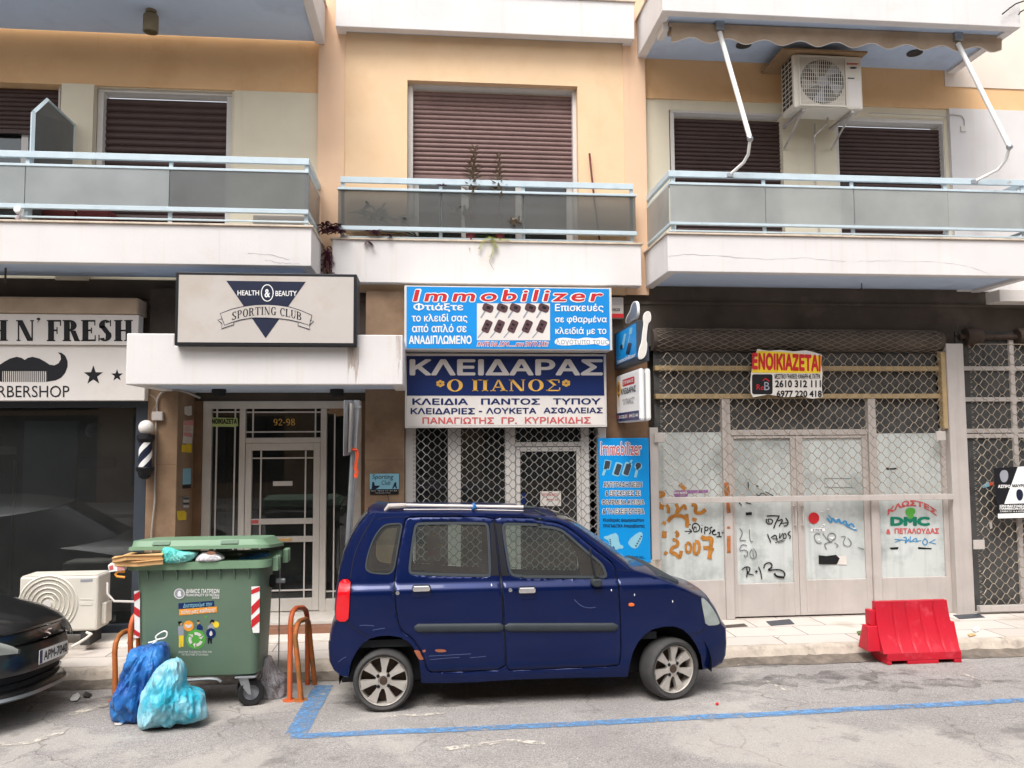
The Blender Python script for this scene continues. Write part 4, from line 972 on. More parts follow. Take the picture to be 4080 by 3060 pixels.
# main locksmith board
LY = 9.0
t, X0, X1, Z0, Z1 = box_sign('shop_sign', 'wide navy and white locksmith board with big capitals under the blue light box', KS, 110, 540, 1514, 1054, LY, .15, 'frame_white')
pl = PY(KS, LY)
MB().decal(pl, [(122, 556), (1492, 558), (1498, 832), (124, 832)], .001, .002).build('navy_panel', M['navy'], t)
MB().decal(pl, [(124, 836), (1498, 836), (1504, 1036), (124, 1042)], .001, .002).build('white_panel', M['w_sign'], t)
pl = PY(KS, LY-.003)
letters(t, pl, [('ΚΛΕΙΔΑΡΑΣ', (143, 578, 1488, 692), .035)], 'w_sign')
mb = serif(MB(), pl, 'Ο', (400, 720, 517, 802), .2, .07); serif(mb, pl, 'ΠΑΝΟΣ', (578, 720, 1196, 800), .2, .07)
for cx_, cy_ in ((357, 748), (1232, 745)):
    for k in range(6): a_ = k*math.pi/3+.5; mb.disc(pl, cx_+18*math.cos(a_), cy_+15*math.sin(a_), 12, 10, off=.002)
mb.build('gold_lettering', M['gold'], t, fix=False)
letters(t, pl, [('ΚΛΕΙΔΙΑ', (162, 851, 550, 896), .03), ('ΠΑΝΤΟΣ', (640, 851, 1050, 895), .03), ('ΤΥΠΟΥ', (1140, 850, 1472, 894), .03), ('ΚΛΕΙΔΑΡΙΕΣ', (150, 918, 598, 961), .03), ('-', (625, 937, 648, 946), .02), ('ΛΟΥΚΕΤΑ', (675, 916, 1025, 958), .03), ('ΑΣΦΑΛΕΙΑΣ', (1075, 913, 1487, 956), .03)], 'navy', 'navy_lettering')
letters(t, pl, [('ΠΑΝΑΓΙΩΤΗΣ', (232, 982, 730, 1028), .025), ('ΓΡ.', (782, 982, 890, 1028), .025), ('ΚΥΡΙΑΚΙΔΗΣ', (945, 980, 1403, 1026), .025)], 'redtxt', 'red_lettering')
# tall blue board beside the locksmith door
K5 = crop(2380, 1720, .32564); PYb = 9.09
a_, b_, c_, d_ = [at(*K5(*p), PYb) for p in ((10, 78), (606, 78), (656, 1606), (36, 1606))]
t = thing('panel_sign', 'tall narrow bright blue board with key pictures beside the locksmith grille', 'sign', ((a_.x+d_.x)/2+.25, PYb, d_.z))
MB().box((a_.x+d_.x)/2, (b_.x+c_.x)/2+.01, PYb, PYb+.03, (c_.z+d_.z)/2, (a_.z+b_.z)/2).build('board', M['cyan'], t, bevel=.003)
pl = PY(K5, PYb)
letters(t, pl, [('Immobilizer', (36, 114, 546, 296), .05)], 'w', 'lettering_outline', off=.0015)
letters(t, pl, [('Immobilizer', (42, 122, 540, 288), .01)], 'redtxt', off=.003)
for s_, r_ in (('ΑΝΤΙΓΡΑΦΗ ΝΕΩΝ', (72, 612, 546, 682)), ('& ΕΠΙΣΚΕΥΕΣ ΣΕ', (98, 720, 526, 786)), ('ΦΘΑΡΜΕΝΑ ΚΛΕΙΔΙΑ', (56, 828, 572, 894)), ('& ΤΗΛΕΧΕΙΡΙΣΤΗΡΙΑ', (62, 940, 574, 1008))):
    letters(t, pl, [(s_, (r_[0]-5, r_[1]-5, r_[2]+5, r_[3]+5), .09)], 'w', 'lettering_outline', off=.0015); letters(t, pl, [(s_, r_, .02)], 'k', off=.003)
letters(t, pl, [('Κλειδαριές Διαμερισμάτων', (70, 1058, 574, 1110), .03), ('ΠΡΑΓΜΑΤΙΚΑ Απαραβίαστες', (70, 1130, 580, 1182), .03), ('για την ασφάλειά σας...', (215, 1515, 588, 1560), .02)], 'navyk', 'navy_lettering')
m1, m2 = MB(), MB()
m1.decal(pl, rot(rr(42, 58, 12), 122, 405, R(12)), .001).decal(pl, rot(rr(16, 60, 6), 88, 480, R(20)), .001).decal(pl, rot(rr(45, 85, 20), 245, 460, R(18)), .001).decal(pl, rot(rr(45, 85, 20), 362, 458, R(18)), .001).disc(pl, 500, 420, 46, off=.001).decal(pl, rot(rr(16, 62, 6), 478, 500, R(14)), .001).decal(pl, rot(rr(10, 40, 4), 405, 380, R(30)), .001)
m2.decal(pl, rot(rr(32, 45, 8), 120, 402, R(12)), .003).decal(pl, rot(rr(32, 68, 14), 250, 462, R(18)), .003).decal(pl, rot(rr(32, 68, 14), 366, 462, R(18)), .003).disc(pl, 500, 412, 34, off=.003)
m1.decal(pl, chaikin([(160, 1255), (250, 1235), (270, 1380), (320, 1395), (315, 1430), (265, 1430), (240, 1450), (150, 1410), (140, 1330), (85, 1310), (75, 1280), (130, 1275)], 1), .001).decal(pl, chaikin([(365, 1340), (510, 1220), (560, 1240), (545, 1330), (480, 1440), (400, 1410)], 1), .001)
for q in range(5): m2.decal(pl, rot(rr(10, 5, 2), 155+2*q, 1320+q*22, 0), .003).decal(pl, rot(rr(9, 9, 3), 472+16*q, 1395-q*28, 0), .003)
m1.build('key_glow', M['ltblue'], t); m2.build('key_shapes', M['navy_frame'], t)
# barber boards
BY = 9.0
KB2 = KB
t, X0, X1, Z0, Z1 = box_sign('shop_sign', 'white barber board with black serif capitals, upper of two beside the entrance canopy', KB, -700, 462, 1016, 688, 8.97, .15, 'w_sign')
pl = PY(KB, 8.97)
mb = MB()
for s_, r_ in (('H', (-82, 508, 48, 660)), ('N', (118, 508, 245, 661)), ("'", (268, 490, 306, 580)), ('FRESH', (344, 507, 966, 662))): serif(mb, pl, s_, r_, .31, .08, .05)
mb.build('lettering', M['k'], t, fix=False)
t, X0, X1, Z0, Z1 = box_sign('shop_sign', 'white barber board with black moustache, comb and two stars, lower of the pair', KB, -700, 692, 1066, 1100, BY, .12, 'w_sign')
pl = PY(KB, BY)
half = [(182, 800), (205, 785), (240, 777), (290, 790), (330, 812), (365, 835), (400, 840), (430, 825), (448, 795), (445, 765), (425, 745), (452, 748), (480, 770), (497, 810), (497, 850), (480, 895), (450, 930), (410, 950), (347, 960), (347, 882), (182, 882)]
MB().decal(pl, half, .001).decal(pl, [(364-x, y) for x, y in half], .001).build('moustache', M['k'], t)
mb = MB()
for k in range(24): mb.decal(pl, [(8+k*14.4, 882), (15+k*14.4, 882), (15+k*14.4, 962), (8+k*14.4, 962)], .001)
mb.build('comb_teeth', M['k'], t)
for cx_, cy_, r_ in ((686, 914, 74), (860, 914, 46)):
    MB().decal(pl, [(cx_+(r_ if k % 2 == 0 else r_*.4)*math.sin(k*math.pi/5), cy_-(r_ if k % 2 == 0 else r_*.4)*math.cos(k*math.pi/5)) for k in range(10)], .001).build('star', M['k'], t)
letters(t, pl, [('RBERSHOP', (-14, 990, 510, 1074), -.004)], 'k')
a_ = at(*KB(1022, 340), 8.97)
t = tag(MB().box(-9, a_.x, 8.95, 9.25, at(*KB(500, 462), 8.95).z+.004, at(*KB(500, 338), 8.95).z).build('awning_box', M['fabric'], bevel=.02), 'long tan awning cassette rolled up above the barber boards', 'awning')
# sporting club light box
SY = 8.0; K3 = crop(500, 1050, .5726)
t, X0, X1, Z0, Z1 = box_sign('light_box_sign', 'large grey light box with navy triangle and ribbon emblem standing on the canopy', K3, 346, 66, 1608, 572, SY, .34, 'k')
MB().box(X0+.03, X1-.03, SY-.004, SY-.001, Z0+.03, Z1-.03).build('face', M['lbox'], t)
pl = PY(K3, SY-.004)
MB().decal(pl, [(702, 120), (1255, 127), (975, 520)], .0005, .001).build('triangle', M['navyk'], t)
up = [(660, 348), (740, 318), (825, 298), (900, 288), (980, 285), (1060, 290), (1140, 302), (1215, 325), (1297, 360)]; lo_ = [(1280, 430), (1210, 408), (1140, 392), (1070, 383), (980, 378), (880, 378), (800, 392), (740, 410), (690, 430)]
MB().decal(pl, up+lo_, .0025, .001).decal(pl, [(660, 385), (642, 392), (670, 418), (668, 455), (752, 428), (755, 408), (690, 430)], .002, .001).decal(pl, [(1297, 395), (1310, 402), (1282, 425), (1282, 460), (1200, 432), (1205, 410), (1280, 430)], .002, .001).build('ribbon', M['lbox'], t)
mb = MB(); mb.dstroke(pl, up+lo_, 4.5, .004, closed=True); mb.dstroke(pl, [(672, 385), (642, 392), (672, 418), (668, 453), (752, 426), (755, 410)], 4.5, .004); mb.dstroke(pl, [(1285, 395), (1310, 402), (1280, 428), (1283, 459), (1200, 432), (1203, 412)], 4.5, .004)
mb.build('ribbon_outline', M['navyk'], t, fix=False)
wf = lambda x, y: (x, y+40*((x-980)/243)**2)
serif(MB(), pl, 'SPORTING CLUB', (740, 302, 1226, 357), .2, .07, .09, .005, wf).build('lettering', M['k'], t, fix=False)
letters(t, pl, [('HEALTH', (780, 187, 930, 222), .015), ('&', (968, 178, 1006, 236), .02), ('BEAUTY', (1044, 190, 1192, 227), .015)], 'w', 'white_lettering')
MB().dstroke(pl, [(987+41*math.cos(k*math.pi/16), 205+57*math.sin(k*math.pi/16)) for k in range(32)], 6, .003, closed=True).build('ring', M['w'], t, fix=False)
# small plaque
t = thing('plaque', 'small pale blue gym plaque with handwritten name on the brown marble column', 'plaque', at(*K3(1800, 1605), 9.145))
MB().pxbox(K3, 1700, 1463, 1902, 1570, 9.135, .013).build('board', M['ltblue'], t); MB().pxbox(K3, 1702, 1571, 1900, 1606, 9.135, .013).build('strip', M['k'], t)
pl = PY(K3, 9.135)
letters(t, pl, [('Sporting', (1716, 1466, 1866, 1510), -.002, .12), ('Club', (1780, 1510, 1846, 1540), -.002, .12)], 'navyk'); letters(t, pl, [('τηλ 2610 27 57 52', (1706, 1578, 1890, 1586)), ('κατεύθυνση', (1740, 1592, 1840, 1600))], 'w', 'small_lettering')
MB().decal(pl, [(1712, 1570), (1718, 1520), (1730, 1520), (1735, 1545), (1770, 1545), (1765, 1555), (1740, 1570)], .001).decal(pl, [(1855, 1565), (1872, 1525), (1885, 1520), (1884, 1540), (1890, 1565), (1880, 1565), (1876, 1548), (1862, 1566)], .001).build('figures', M['navyk'], t)
# to-let sticker on the entrance glass
pl = PY(KD, DY+.024)
t = tag(MB().decal(pl, [(480, 213), (668, 217), (672, 272), (640, 278), (478, 276)], 0, .002).build('sticker', M['lime']), 'torn lime to-let sticker with black capitals on the entrance side light', 'sticker')
ORG[t.name] = t.location.copy(); letters(t, pl, [("'ΝΟΙΚΙΑΖΕΤΑ", (486, 222, 664, 258), .05)], 'k', off=.005)
t = tag(MB().decal(pl, [(1290, 135), (1410, 135), (1412, 200), (1350, 205), (1345, 190), (1296, 188)], 0, .002).build('paper_scrap', M['wood']), 'brown torn paper scrap at the top of the right side light', 'paper')
# papers on the column's inner face
pc = Plane(KD, (cx[1]+.003, 0, 0), (1, 0, 0))
def note(pts, m, label, nm='notice', cat='notice'):
    o = tag(MB().decal(pc, pts, 0, .002).build(nm, M[m]), label, cat); ORG[o.name] = o.location.copy(); return o
note([(302, 140), (350, 132), (354, 196), (330, 202), (303, 190)], 'paper', 'torn pale paper, topmost on the brown entrance reveal')
o = note([(296, 236), (362, 232), (360, 330), (352, 395), (288, 390), (294, 330)], 'paper', 'torn white notice with a pink heading on the brown entrance reveal')
mb = MB().decal(pc, [(297, 238), (361, 234), (360, 268), (296, 268)], .003); mb.decal(pc, [(296, 315), (330, 318), (355, 325), (350, 350), (296, 340)], .003); mb.build('heading', M['paperp'], o)
mb = MB()
for q in range(6): mb.decal(pc, [(300, 275+q*6), (350-q % 3*8, 275+q*6), (350-q % 3*8, 277+q*6), (300, 277+q*6)], .003)
mb.build('text_lines', M['redtxt'], o)
note([(284, 398), (300, 405), (322, 392), (352, 400), (352, 456), (282, 450)], 'yellow', 'torn yellow notice below the white one on the entrance reveal')
o = note([(290, 565), (347, 563), (346, 672), (289, 676)], 'ltblue', 'pale blue card with a black foot on the entrance reveal'); MB().decal(pc, [(289, 676), (346, 672), (345, 700), (289, 703)], 0, .002).build('strip', M['k'], o)
o = note([(288, 758), (337, 757), (335, 838), (288, 840)], 'steel', 'grey metal entry phone plate on the entrance reveal', 'entry_phone', 'entry phone')
for q in range(4): MB().decal(pc, [(293, 766+q*18), (331, 765+q*18), (331, 776+q*18), (293, 777+q*18)], .003, .003).build('button_row', M['paper' if q % 2 else 'navy_frame'], o)
note([(250, 858), (300, 855), (315, 870), (314, 918), (262, 922), (252, 900)], 'yellow', 'tattered yellow sticker low on the entrance reveal')
# barber pole
pz = at(*K3(135, 1300), 9.0); rz = .078
t = thing('barber_pole', 'black and white striped barber pole with a round white globe on the shop jamb', 'barber pole', (pz.x, 9.02, at(*K3(130, 1495), 9.0).z))
zt_, zb_ = at(*K3(135, 1225), 9.0).z, at(*K3(135, 1415), 9.0).z
MB().sphere((pz.x, 9.02, at(*K3(135, 1140), 9.0).z), .079, 22).build('globe', M['globe'], t, smooth=80)
MB().lathe([(.03, .075), (.05, .06), (.088, .05), (.092, .01), (.085, 0), (.07, -.03)], (pz.x, 9.02, zt_), (0, 0, 1)).build('cap', M['k'], t, smooth=40)
MB().lathe([(.066, 0), (.066, zt_-zb_)], (pz.x, 9.02, zb_), (0, 0, 1)).build('cylinder', M['navyk'], t, smooth=40)
mb = MB()
for k in range(3):
    rows = []
    for i in range(25):
        a0 = -math.pi*.95+k*1.3+0
        zz_ = zb_+(zt_-zb_)*(-.35+.62*k)+(i/24)*.22
        row = []
        for d in (0, .10):
            z_ = min(max(zz_+d*.75, zb_), zt_); an = math.pi+.1+i/24*math.pi
            row.append((pz.x+.0675*math.cos(an), 9.02+.0675*math.sin(an), z_))
        rows.append(row)
    mb.grid(rows)
mb.build('stripe', M['w'], t, smooth=40)
MB().lathe([(.085, .0), (.094, -.01), (.09, -.035), (.07, -.06), (.06, -.11), (.03, -.13)], (pz.x, 9.02, zb_), (0, 0, 1)).build('base', M['k'], t, smooth=40)
MB().box(pz.x-.02, pz.x+.02, 9.1, 9.158, zb_-.05, zb_+.0).box(pz.x-.02, pz.x+.02, 9.1, 9.158, zt_, zt_+.05).build('bracket', M['k'], t)
# conduit with junction box
cp = [(520, 935), (460, 910), (400, 888), (340, 878), (290, 880), (250, 897), (226, 925), (218, 965), (218, 1030)]
t = thing('conduit', 'grey cable conduit with a junction box running down the marble column', 'conduit', at(*K3(218, 1400), 9.13))
MB().tube([at(*K3(*p), 9.12) for p in chaikin(cp, 2, False)], .011).tube([at(*K3(*p), 9.12) for p in ((212, 1095), (208, 1300), (203, 1659))] + [at(*KD(75, 1000), 9.12), at(*KD(72, 1290), 9.12)], .009).build('pipe', M['pvc'], t, smooth=40)
MB().pxbox(K3, 182, 1030, 258, 1092, 9.09, .055).build('junction_box', M['frame_dirty'], t, bevel=.006)
MB().tube([at(*K3(*p), 9.1) for p in chaikin([(140, 900), (180, 918), (210, 940), (218, 985), (190, 1020), (176, 1060), (190, 1095)], 2, False)], .0035, 5).build('cable', M['pvc'], t)
# alarm siren
t, X0, X1, Z0, Z1 = box_sign('alarm_siren', 'white and red alarm siren box behind the blue light box', KS, 1535, 148, 1632, 294, 9.2, .08, 'frame_dirty', 'alarm')
pl = PY(KS, 9.2); MB().decal(pl, [(1537, 262), (1631, 262), (1630, 290), (1537, 290)], .001, .003).build('red_band', M['red'], t); letters(t, pl, [('VICO', (1550, 224, 1608, 244), .03)], 'k')
mb = MB()
for q in range(5): mb.decal(pl, [(1550, 160+q*9), (1622, 160+q*9), (1622, 163+q*9), (1550, 163+q*9)], .001)
mb.build('louvre', M['grey_v'], t)
# projecting signs, hung edge-on to the wall
K4 = crop(2380, 1150, .36145)
class UV:
    def __init__(s, tl, tr, bl): s.o = Vector(tl); s.eu = Vector(tr)-s.o; s.ev = Vector(bl)-s.o; s.n = s.ev.cross(s.eu).normalized()
    def __call__(s, u, v): return s.o+s.eu*u+s.ev*v
XA = 2.10
tl, tr, br_ = atX(*K4(228, 478), XA), atX(*K4(440, 345), XA), atX(*K4(440, 800), XA)
zt_, zb_ = (tl.z+tr.z)/2, br_.z; ya, yb = tr.y, 9.13
t = thing('projecting_sign', 'upper projecting sign, dark cased blue box with white key cut-outs at its edge', 'sign', (XA+.06, (ya+yb)/2, zb_))
MB().box(XA, XA+.12, ya, yb, zb_, zt_).build('case', M['navy_frame'], t, bevel=.004)
pl = UV((XA, yb-.10, zt_-.02), (XA, ya+.05, zt_-.02), (XA, yb-.10, zb_+.05)); pl.n = Vector((-1, 0, 0))
MB().decal(pl, [(0, 0), (1, 0), (1, 1), (0, 1)], .001).build('face', M['cyan'], t)
letters(t, pl, [('Immobilizer', (.08, .86, .97, .985), .02)], 'w', off=.004)
MB().decal(pl, rot(rr(.07, .1, .03), .76, .16, .2), .003).decal(pl, rot(rr(.02, .2, .01), .66, .42, .3), .003).decal(pl, rot(rr(.06, .22, .03), .42, .35, .35), .003).build('key_shapes', M['ltblue'], t); MB().decal(pl, rot(rr(.09, .17, .04), .66, .66, .4), .004).disc(pl, .3, .5, .07, .08, off=.004).build('fob_shapes', M['navyk'], t)
MB().prism([atX(*K4(*p), XA+.05) for p in chaikin([(318, 390), (308, 350), (330, 290), (362, 240), (372, 180), (405, 132), (435, 150), (442, 220), (440, 290), (420, 335), (385, 340), (355, 360)], 2)], (.025, 0, 0)).build('key_cutout', M['w'], t)
MB().prism([atX(*K4(*p), XA+.045) for p in chaikin([(322, 380), (314, 350), (338, 295), (370, 243), (380, 185), (405, 145), (428, 160), (434, 220), (432, 285), (415, 325), (382, 332), (352, 350)], 2)], (.004, 0, 0)).build('key_back', M['steel'], t)
ky = ya-.03
ks = [(505, 340), (512, 280), (545, 245), (585, 255), (594, 310), (588, 360), (560, 380), (548, 470), (540, 580), (552, 600), (545, 690), (530, 740), (505, 770), (480, 780), (452, 768), (455, 700), (470, 640), (490, 590), (500, 480), (515, 385)]
MB().prism([at(*K4(*p), ky) for p in chaikin(ks, 2)], (0, .025, 0)).build('key_cutout', M['w'], t)
MB().prism([at(*K4(*p), ky-.002) for p in inset(chaikin(ks, 2), 6)], (0, .0015, 0)).build('key_back', M['paper'], t)
MB().tube([at(*K4(*p), ky+.04) for p in chaikin([(440, 405), (470, 395), (492, 400), (505, 430), (490, 500), (485, 560), (450, 600)], 2, False)], .006, 6).build('cable', M['pvc'], t)
XB = 2.12
tl, tr, bl, br_ = [atX(*K4(*p), XB) for p in ((205, 962), (462, 872), (215, 1485), (462, 1452))]
zt_, zb_, ya, yb = (tl.z+tr.z)/2, (bl.z+br_.z)/2, tr.y, tl.y
t = thing('projecting_sign', 'lower projecting sign, white rounded light box with navy phone strip', 'sign', (XB+.07, (ya+yb)/2, zb_))
MB().box(XB, XB+.055, ya, yb, zb_, zt_).build('case', M['w'], t, bevel=.03); MB().box(XB+.058, XB+.125, ya+.01, yb, zb_, zt_).build('rear_case', M['w'], t, bevel=.03)
MB().tube([(XB+.056, ya+.004, zb_+.05), (XB+.056, ya+.004, zt_-.05)], .006, 6).build('seam', M['grey_v'], t)
MB().tube([(XB+.06, yb-.02, (zb_+zt_)/2), (XB+.06, 9.16, (zb_+zt_)/2)], .015).build('arm', M['steel'], t)
pl = UV((XB, yb, zt_), (XB, ya, zt_), (XB, yb, zb_)); pl.n = Vector((-1, 0, 0))
MB().decal(pl, rr(.25, .07, .03) and [(.56+x, .2+y) for x, y in rr(.25, .07, .03)], .001).build('red_pill', M['red'], t); letters(t, pl, [('ΣΤΙΓΜΙΑΙΟΣ', (.34, .165, .78, .235), .03)], 'w', off=.004)
letters(t, pl, [('ΚΛΕΙΔΑΡΑΣ', (.24, .31, .86, .43), .03), ('"Ο ΠΑΝΟΣ"', (.30, .53, .80, .65), .0)], 'navyk', 'navy_lettering')
MB().decal(pl, [(.0, .80), (.96, .80), (.96, .975), (.06, .975), (.0, .95)], .001).build('phone_strip', M['navy'], t); letters(t, pl, [('2610.220.339', (.12, .85, .48, .92), .02), ('6944.521.444', (.58, .85, .94, .92), .02)], 'w', 'phone_numbers', off=.004)
MB().disc(pl, .06, .88, .03, .045, off=.004).decal(pl, [(.51+x, .885+y) for x, y in rr(.02, .05, .01)], .004).build('phone_icons', M['red'], t)
MB().disc(pl, .13, .30, .10, .16, off=.001).decal(pl, [(.10, .4), (.16, .4), (.13, .68)], .001).build('keyhole_logo', M['gold'], t); MB().disc(pl, .13, .28, .05, .08, off=.003).build('keyhole', M['riser'], t)
# banner on the grille
NY = 9.07
t = thing('to_let_banner', 'crumpled yellow and white to-let banner tied to the tan grille', 'banner', at(*KG(1050, 800), NY))
pl = PY(KG, NY)
top = [(818, 640), (835, 560), (858, 482), (930, 494), (1010, 488), (1100, 498), (1180, 490), (1230, 502), (1284, 520), (1280, 580), (1290, 640)]
bot = [(1290, 640), (1284, 720), (1290, 800), (1225, 810), (1150, 796), (1040, 800), (930, 782), (830, 802), (815, 770), (812, 700), (818, 640)]
MB().decal(pl, top+bot[1:-1], -.003, .002).build('sheet', M['paper'], t)
MB().decal(pl, [(822, 638), (838, 560), (858, 494), (1010, 500), (1282, 530), (1276, 642)], .001, .001).build('yellow_field', M['yellow'], t)
letters(t, pl, [('ΕΝΟΙΚΙΑΖΕΤΑΙ', (824, 512, 1276, 626), .05)], 'red', off=.004, warp=lambda x, y: (x, y+(x-1050)*.03))
MB().decal(pl, [(891+x, 715+y) for x, y in rr(68, 66, 14)], .001).build('logo_square', M['k'], t); letters(t, pl, [('Re', (853, 716, 900, 752))], 'red', 'logo_lettering', off=.004); letters(t, pl, [('B', (903, 700, 938, 754))], 'grey_v', 'logo_lettering', off=.004); MB().dstroke(pl, [(893, 692), (912, 676), (938, 696)], 6, .004).build('logo_roof', M['red'], t, fix=False)
letters(t, pl, [('ΜΕΣΙΤΙΚΟ ΓΡΑΦΕΙΟ: ΚΑΝΑΡΗ 45, ΠΑΤΡΑ', (972, 646, 1274, 684), .03), ('2610 312 111', (975, 688, 1278, 736), .03), ('6977 220 418', (985, 756, 1284, 800), .03)], 'k', off=.003)
# posters and graffiti on the vacant shop
G1 = PY(KV, VY+.029)
def spray(par, m, strokes, pl=G1, nm='graffiti', off=.0015):
    mb = MB()
    for p, w_ in strokes: mb.dstroke(pl, (q_ := chaikin(p, 2, False)), [w_*(1.3+.35*noise.noise((i_*.35, w_, p[0][0]))) for i_ in range(len(q_))], (off := off+.00025))
    return mb.build(nm, M[m], par, fix=False)
spray(vs, 'spray_o', [([(140, 165), (220, 160), (225, 200), (150, 205)], 26), ([(390, 75), (415, 100), (450, 130)], 34), ([(160, 270), (180, 310), (225, 320)], 40), ([(250, 290), (275, 330), (270, 380)], 26), ([(350, 280), (375, 330), (355, 385)], 28), ([(355, 385), (400, 330), (440, 290), (455, 345)], 24),
    ([(515, 285), (565, 300), (545, 380), (620, 380), (660, 340)], 30), ([(220, 500), (235, 470)], 30), ([(265, 470), (300, 420), (360, 402), (430, 415), (465, 450)], 30), ([(460, 390), (470, 450), (465, 530)], 30), ([(520, 440), (565, 455)], 28),
    ([(230, 570), (225, 640)], 36), ([(345, 570), (378, 600), (350, 630)], 26), ([(315, 655), (370, 670), (370, 720), (300, 745), (295, 800)], 26), ([(230, 815), (255, 785)], 26), ([(300, 800), (345, 800), (390, 860), (405, 775)], 28),
    ([(455, 700), (452, 780), (490, 800), (512, 740), (495, 690), (460, 695)], 20), ([(545, 690), (535, 790), (565, 820), (600, 760), (590, 680), (550, 675)], 24), ([(615, 625), (650, 650), (725, 635), (715, 730), (700, 860)], 34), ([(635, 745), (690, 740), (745, 765)], 28)])
spray(vs, 'k', [([(442, 572), (500, 570), (520, 575)], 7), ([(488, 545), (522, 572), (480, 598)], 7), ([(545, 520), (530, 580), (590, 570), (605, 520), (560, 480), (520, 505), (525, 550)], 9), ([(550, 530), (562, 520), (562, 565)], 6), ([(622, 535), (615, 585)], 9), ([(622, 505), (624, 510)], 9), ([(655, 520), (650, 600)], 9), ([(655, 525), (690, 530), (680, 565), (652, 560)], 8),
    ([(730, 525), (700, 540), (720, 570), (700, 600)], 9), ([(725, 580), (760, 565), (755, 550), (728, 570), (740, 610), (775, 600)], 9), ([(785, 590), (808, 575), (802, 625)], 9), ([(775, 628), (828, 625)], 8), ([(492, 495), (490, 508)], 6), ([(503, 495), (501, 508)], 6), ([(836, 578), (834, 592)], 6), ([(846, 578), (844, 592)], 6)])
spray(vs, 'redtxt', [], ) if False else None
MB().decal(G1, [(318, 155), (360, 140), (690, 137), (688, 168), (480, 175), (470, 208), (340, 212)], .0005).build('torn_poster', M['purple'], vs)
text(MB(), G1, 'ΝΑΥΠΑΚΤΟΣ', (325, 158, 470, 178), .03, off=.003).build('poster_lettering', M['w'], vs)
spray(vd1, 'k', [([(1305, 410), (1370, 408), (1440, 412)], 10), ([(1300, 440), (1295, 480), (1340, 500), (1370, 470), (1350, 440), (1310, 445), (1330, 480)], 9), ([(1430, 420), (1400, 470), (1375, 540)], 10), ([(1420, 460), (1480, 440), (1430, 520)], 9), ([(1500, 430), (1530, 470), (1520, 510), (1480, 515)], 9), ([(1440, 490), (1520, 480)], 7),
    ([(1310, 600), (1345, 690)], 9), ([(1345, 640), (1400, 600), (1410, 670)], 9), ([(1360, 650), (1420, 650)], 7), ([(1440, 590), (1430, 660), (1470, 590)], 8), ([(1480, 600), (1470, 650), (1510, 640), (1500, 590), (1480, 600)], 8), ([(1550, 570), (1515, 600), (1555, 620), (1540, 650)], 9), ([(1390, 690), (1470, 660)], 7), ([(1420, 692), (1490, 668)], 6),
    ([(1090, 950), (1100, 1000), (1090, 1050)], 9), ([(1040, 975), (1080, 940), (1130, 950), (1115, 1000), (1080, 1010), (1165, 1030)], 9), ([(1185, 985), (1200, 1000)], 18), ([(1215, 940), (1240, 1000), (1250, 1075)], 9), ([(1270, 960), (1280, 910), (1340, 895), (1365, 940), (1300, 985), (1390, 970), (1470, 980), (1495, 1020), (1480, 1050)], 11), ([(1380, 1010), (1400, 1045), (1485, 1055)], 16), ([(1080, 388), (1145, 384)], 24), ([(1105, 55), (1108, 130)], 8), ([(1190, 90), (1212, 105)], 14), ([(1285, 155), (1370, 200)], 8), ([(1190, 175), (1215, 205), (1250, 160), (1300, 200)], 7), ([(1010, 270), (1040, 300)], 9), ([(1080, 270), (1140, 285)], 9)])
spray(vd1, 'spray_g', [([(1020, 540), (1055, 590), (1010, 670), (1060, 665), (1085, 670)], 7), ([(1120, 550), (1125, 680), (1160, 680)], 7), ([(1095, 720), (1040, 705), (1010, 780), (1080, 760), (1110, 800), (1080, 850), (1065, 820)], 7), ([(1150, 755), (1120, 800), (1140, 860), (1190, 850), (1195, 790), (1160, 750)], 6), ([(1155, 770), (1165, 850)], 6)])
G2 = G1
spray(vd2, 'spray_b', [([(1935, 430), (1980, 490), (1990, 420), (2030, 490), (2060, 430), (2080, 500), (2130, 450), (2150, 520), (2200, 480), (2230, 560)], 14), ([(1950, 400), (2000, 460), (2080, 470), (2180, 540), (2250, 560)], 8)])
spray(vd2, 'spray_g', [([(1865, 600), (1820, 590), (1795, 630), (1830, 700), (1880, 690)], 7), ([(1890, 590), (1920, 640), (1990, 690)], 6), ([(1960, 690), (1935, 620), (1980, 580), (2040, 620), (1990, 680), (1900, 700), (1930, 760)], 7), ([(2010, 690), (2060, 720), (2030, 740)], 6), ([(2080, 630), (2140, 620), (2090, 700), (2160, 740), (2200, 690), (2150, 640)], 6), ([(2260, 740), (2320, 760)], 6)])
MB().decal(G1, [(1848, 822), (1930, 830), (2030, 818), (2068, 855), (2035, 918), (1850, 915)], .001).build('bare_patch', M['black'], vd2)
MB().decal(G1, [(2040, 830), (2140, 825), (2142, 922), (2045, 920), (2068, 855)], .0005).build('paper_scrap', M['paper'], vd2)
MB().disc(G1, 1797, 432, 57, 60, off=.001).build('round_sticker', M['red'], vd2)
MB().decal(G1, [(1765, 545), (1912, 538), (1912, 570), (1766, 574)], .001).build('push_sticker', M['w'], vd2); text(MB(), G1, 'ΣΥΡΑΤΕ', (1785, 548, 1885, 566), .02, off=.004).build('push_lettering', M['navy'], vd2)
mb = MB()
for q in range(9):
    x, y = random.uniform(1780, 2200), random.uniform(300, 980); mb.decal(G1, [(x, y), (x+random.uniform(20, 60), y+random.uniform(-8, 6)), (x+random.uniform(15, 40), y+random.uniform(8, 22))], .002)
mb.build('paper_shreds', M['w'], vd2)
MB().dstroke(G1, [(1910, 18), (2195, 18), (2195, 112), (1910, 108)], 5, .001, closed=True).build('old_sign_outline', M['k'], vd2, fix=False)
G3 = PY(KW, VY+.029)
wk = lambda x, y: (x, y+90*((x-600)/215)**2)
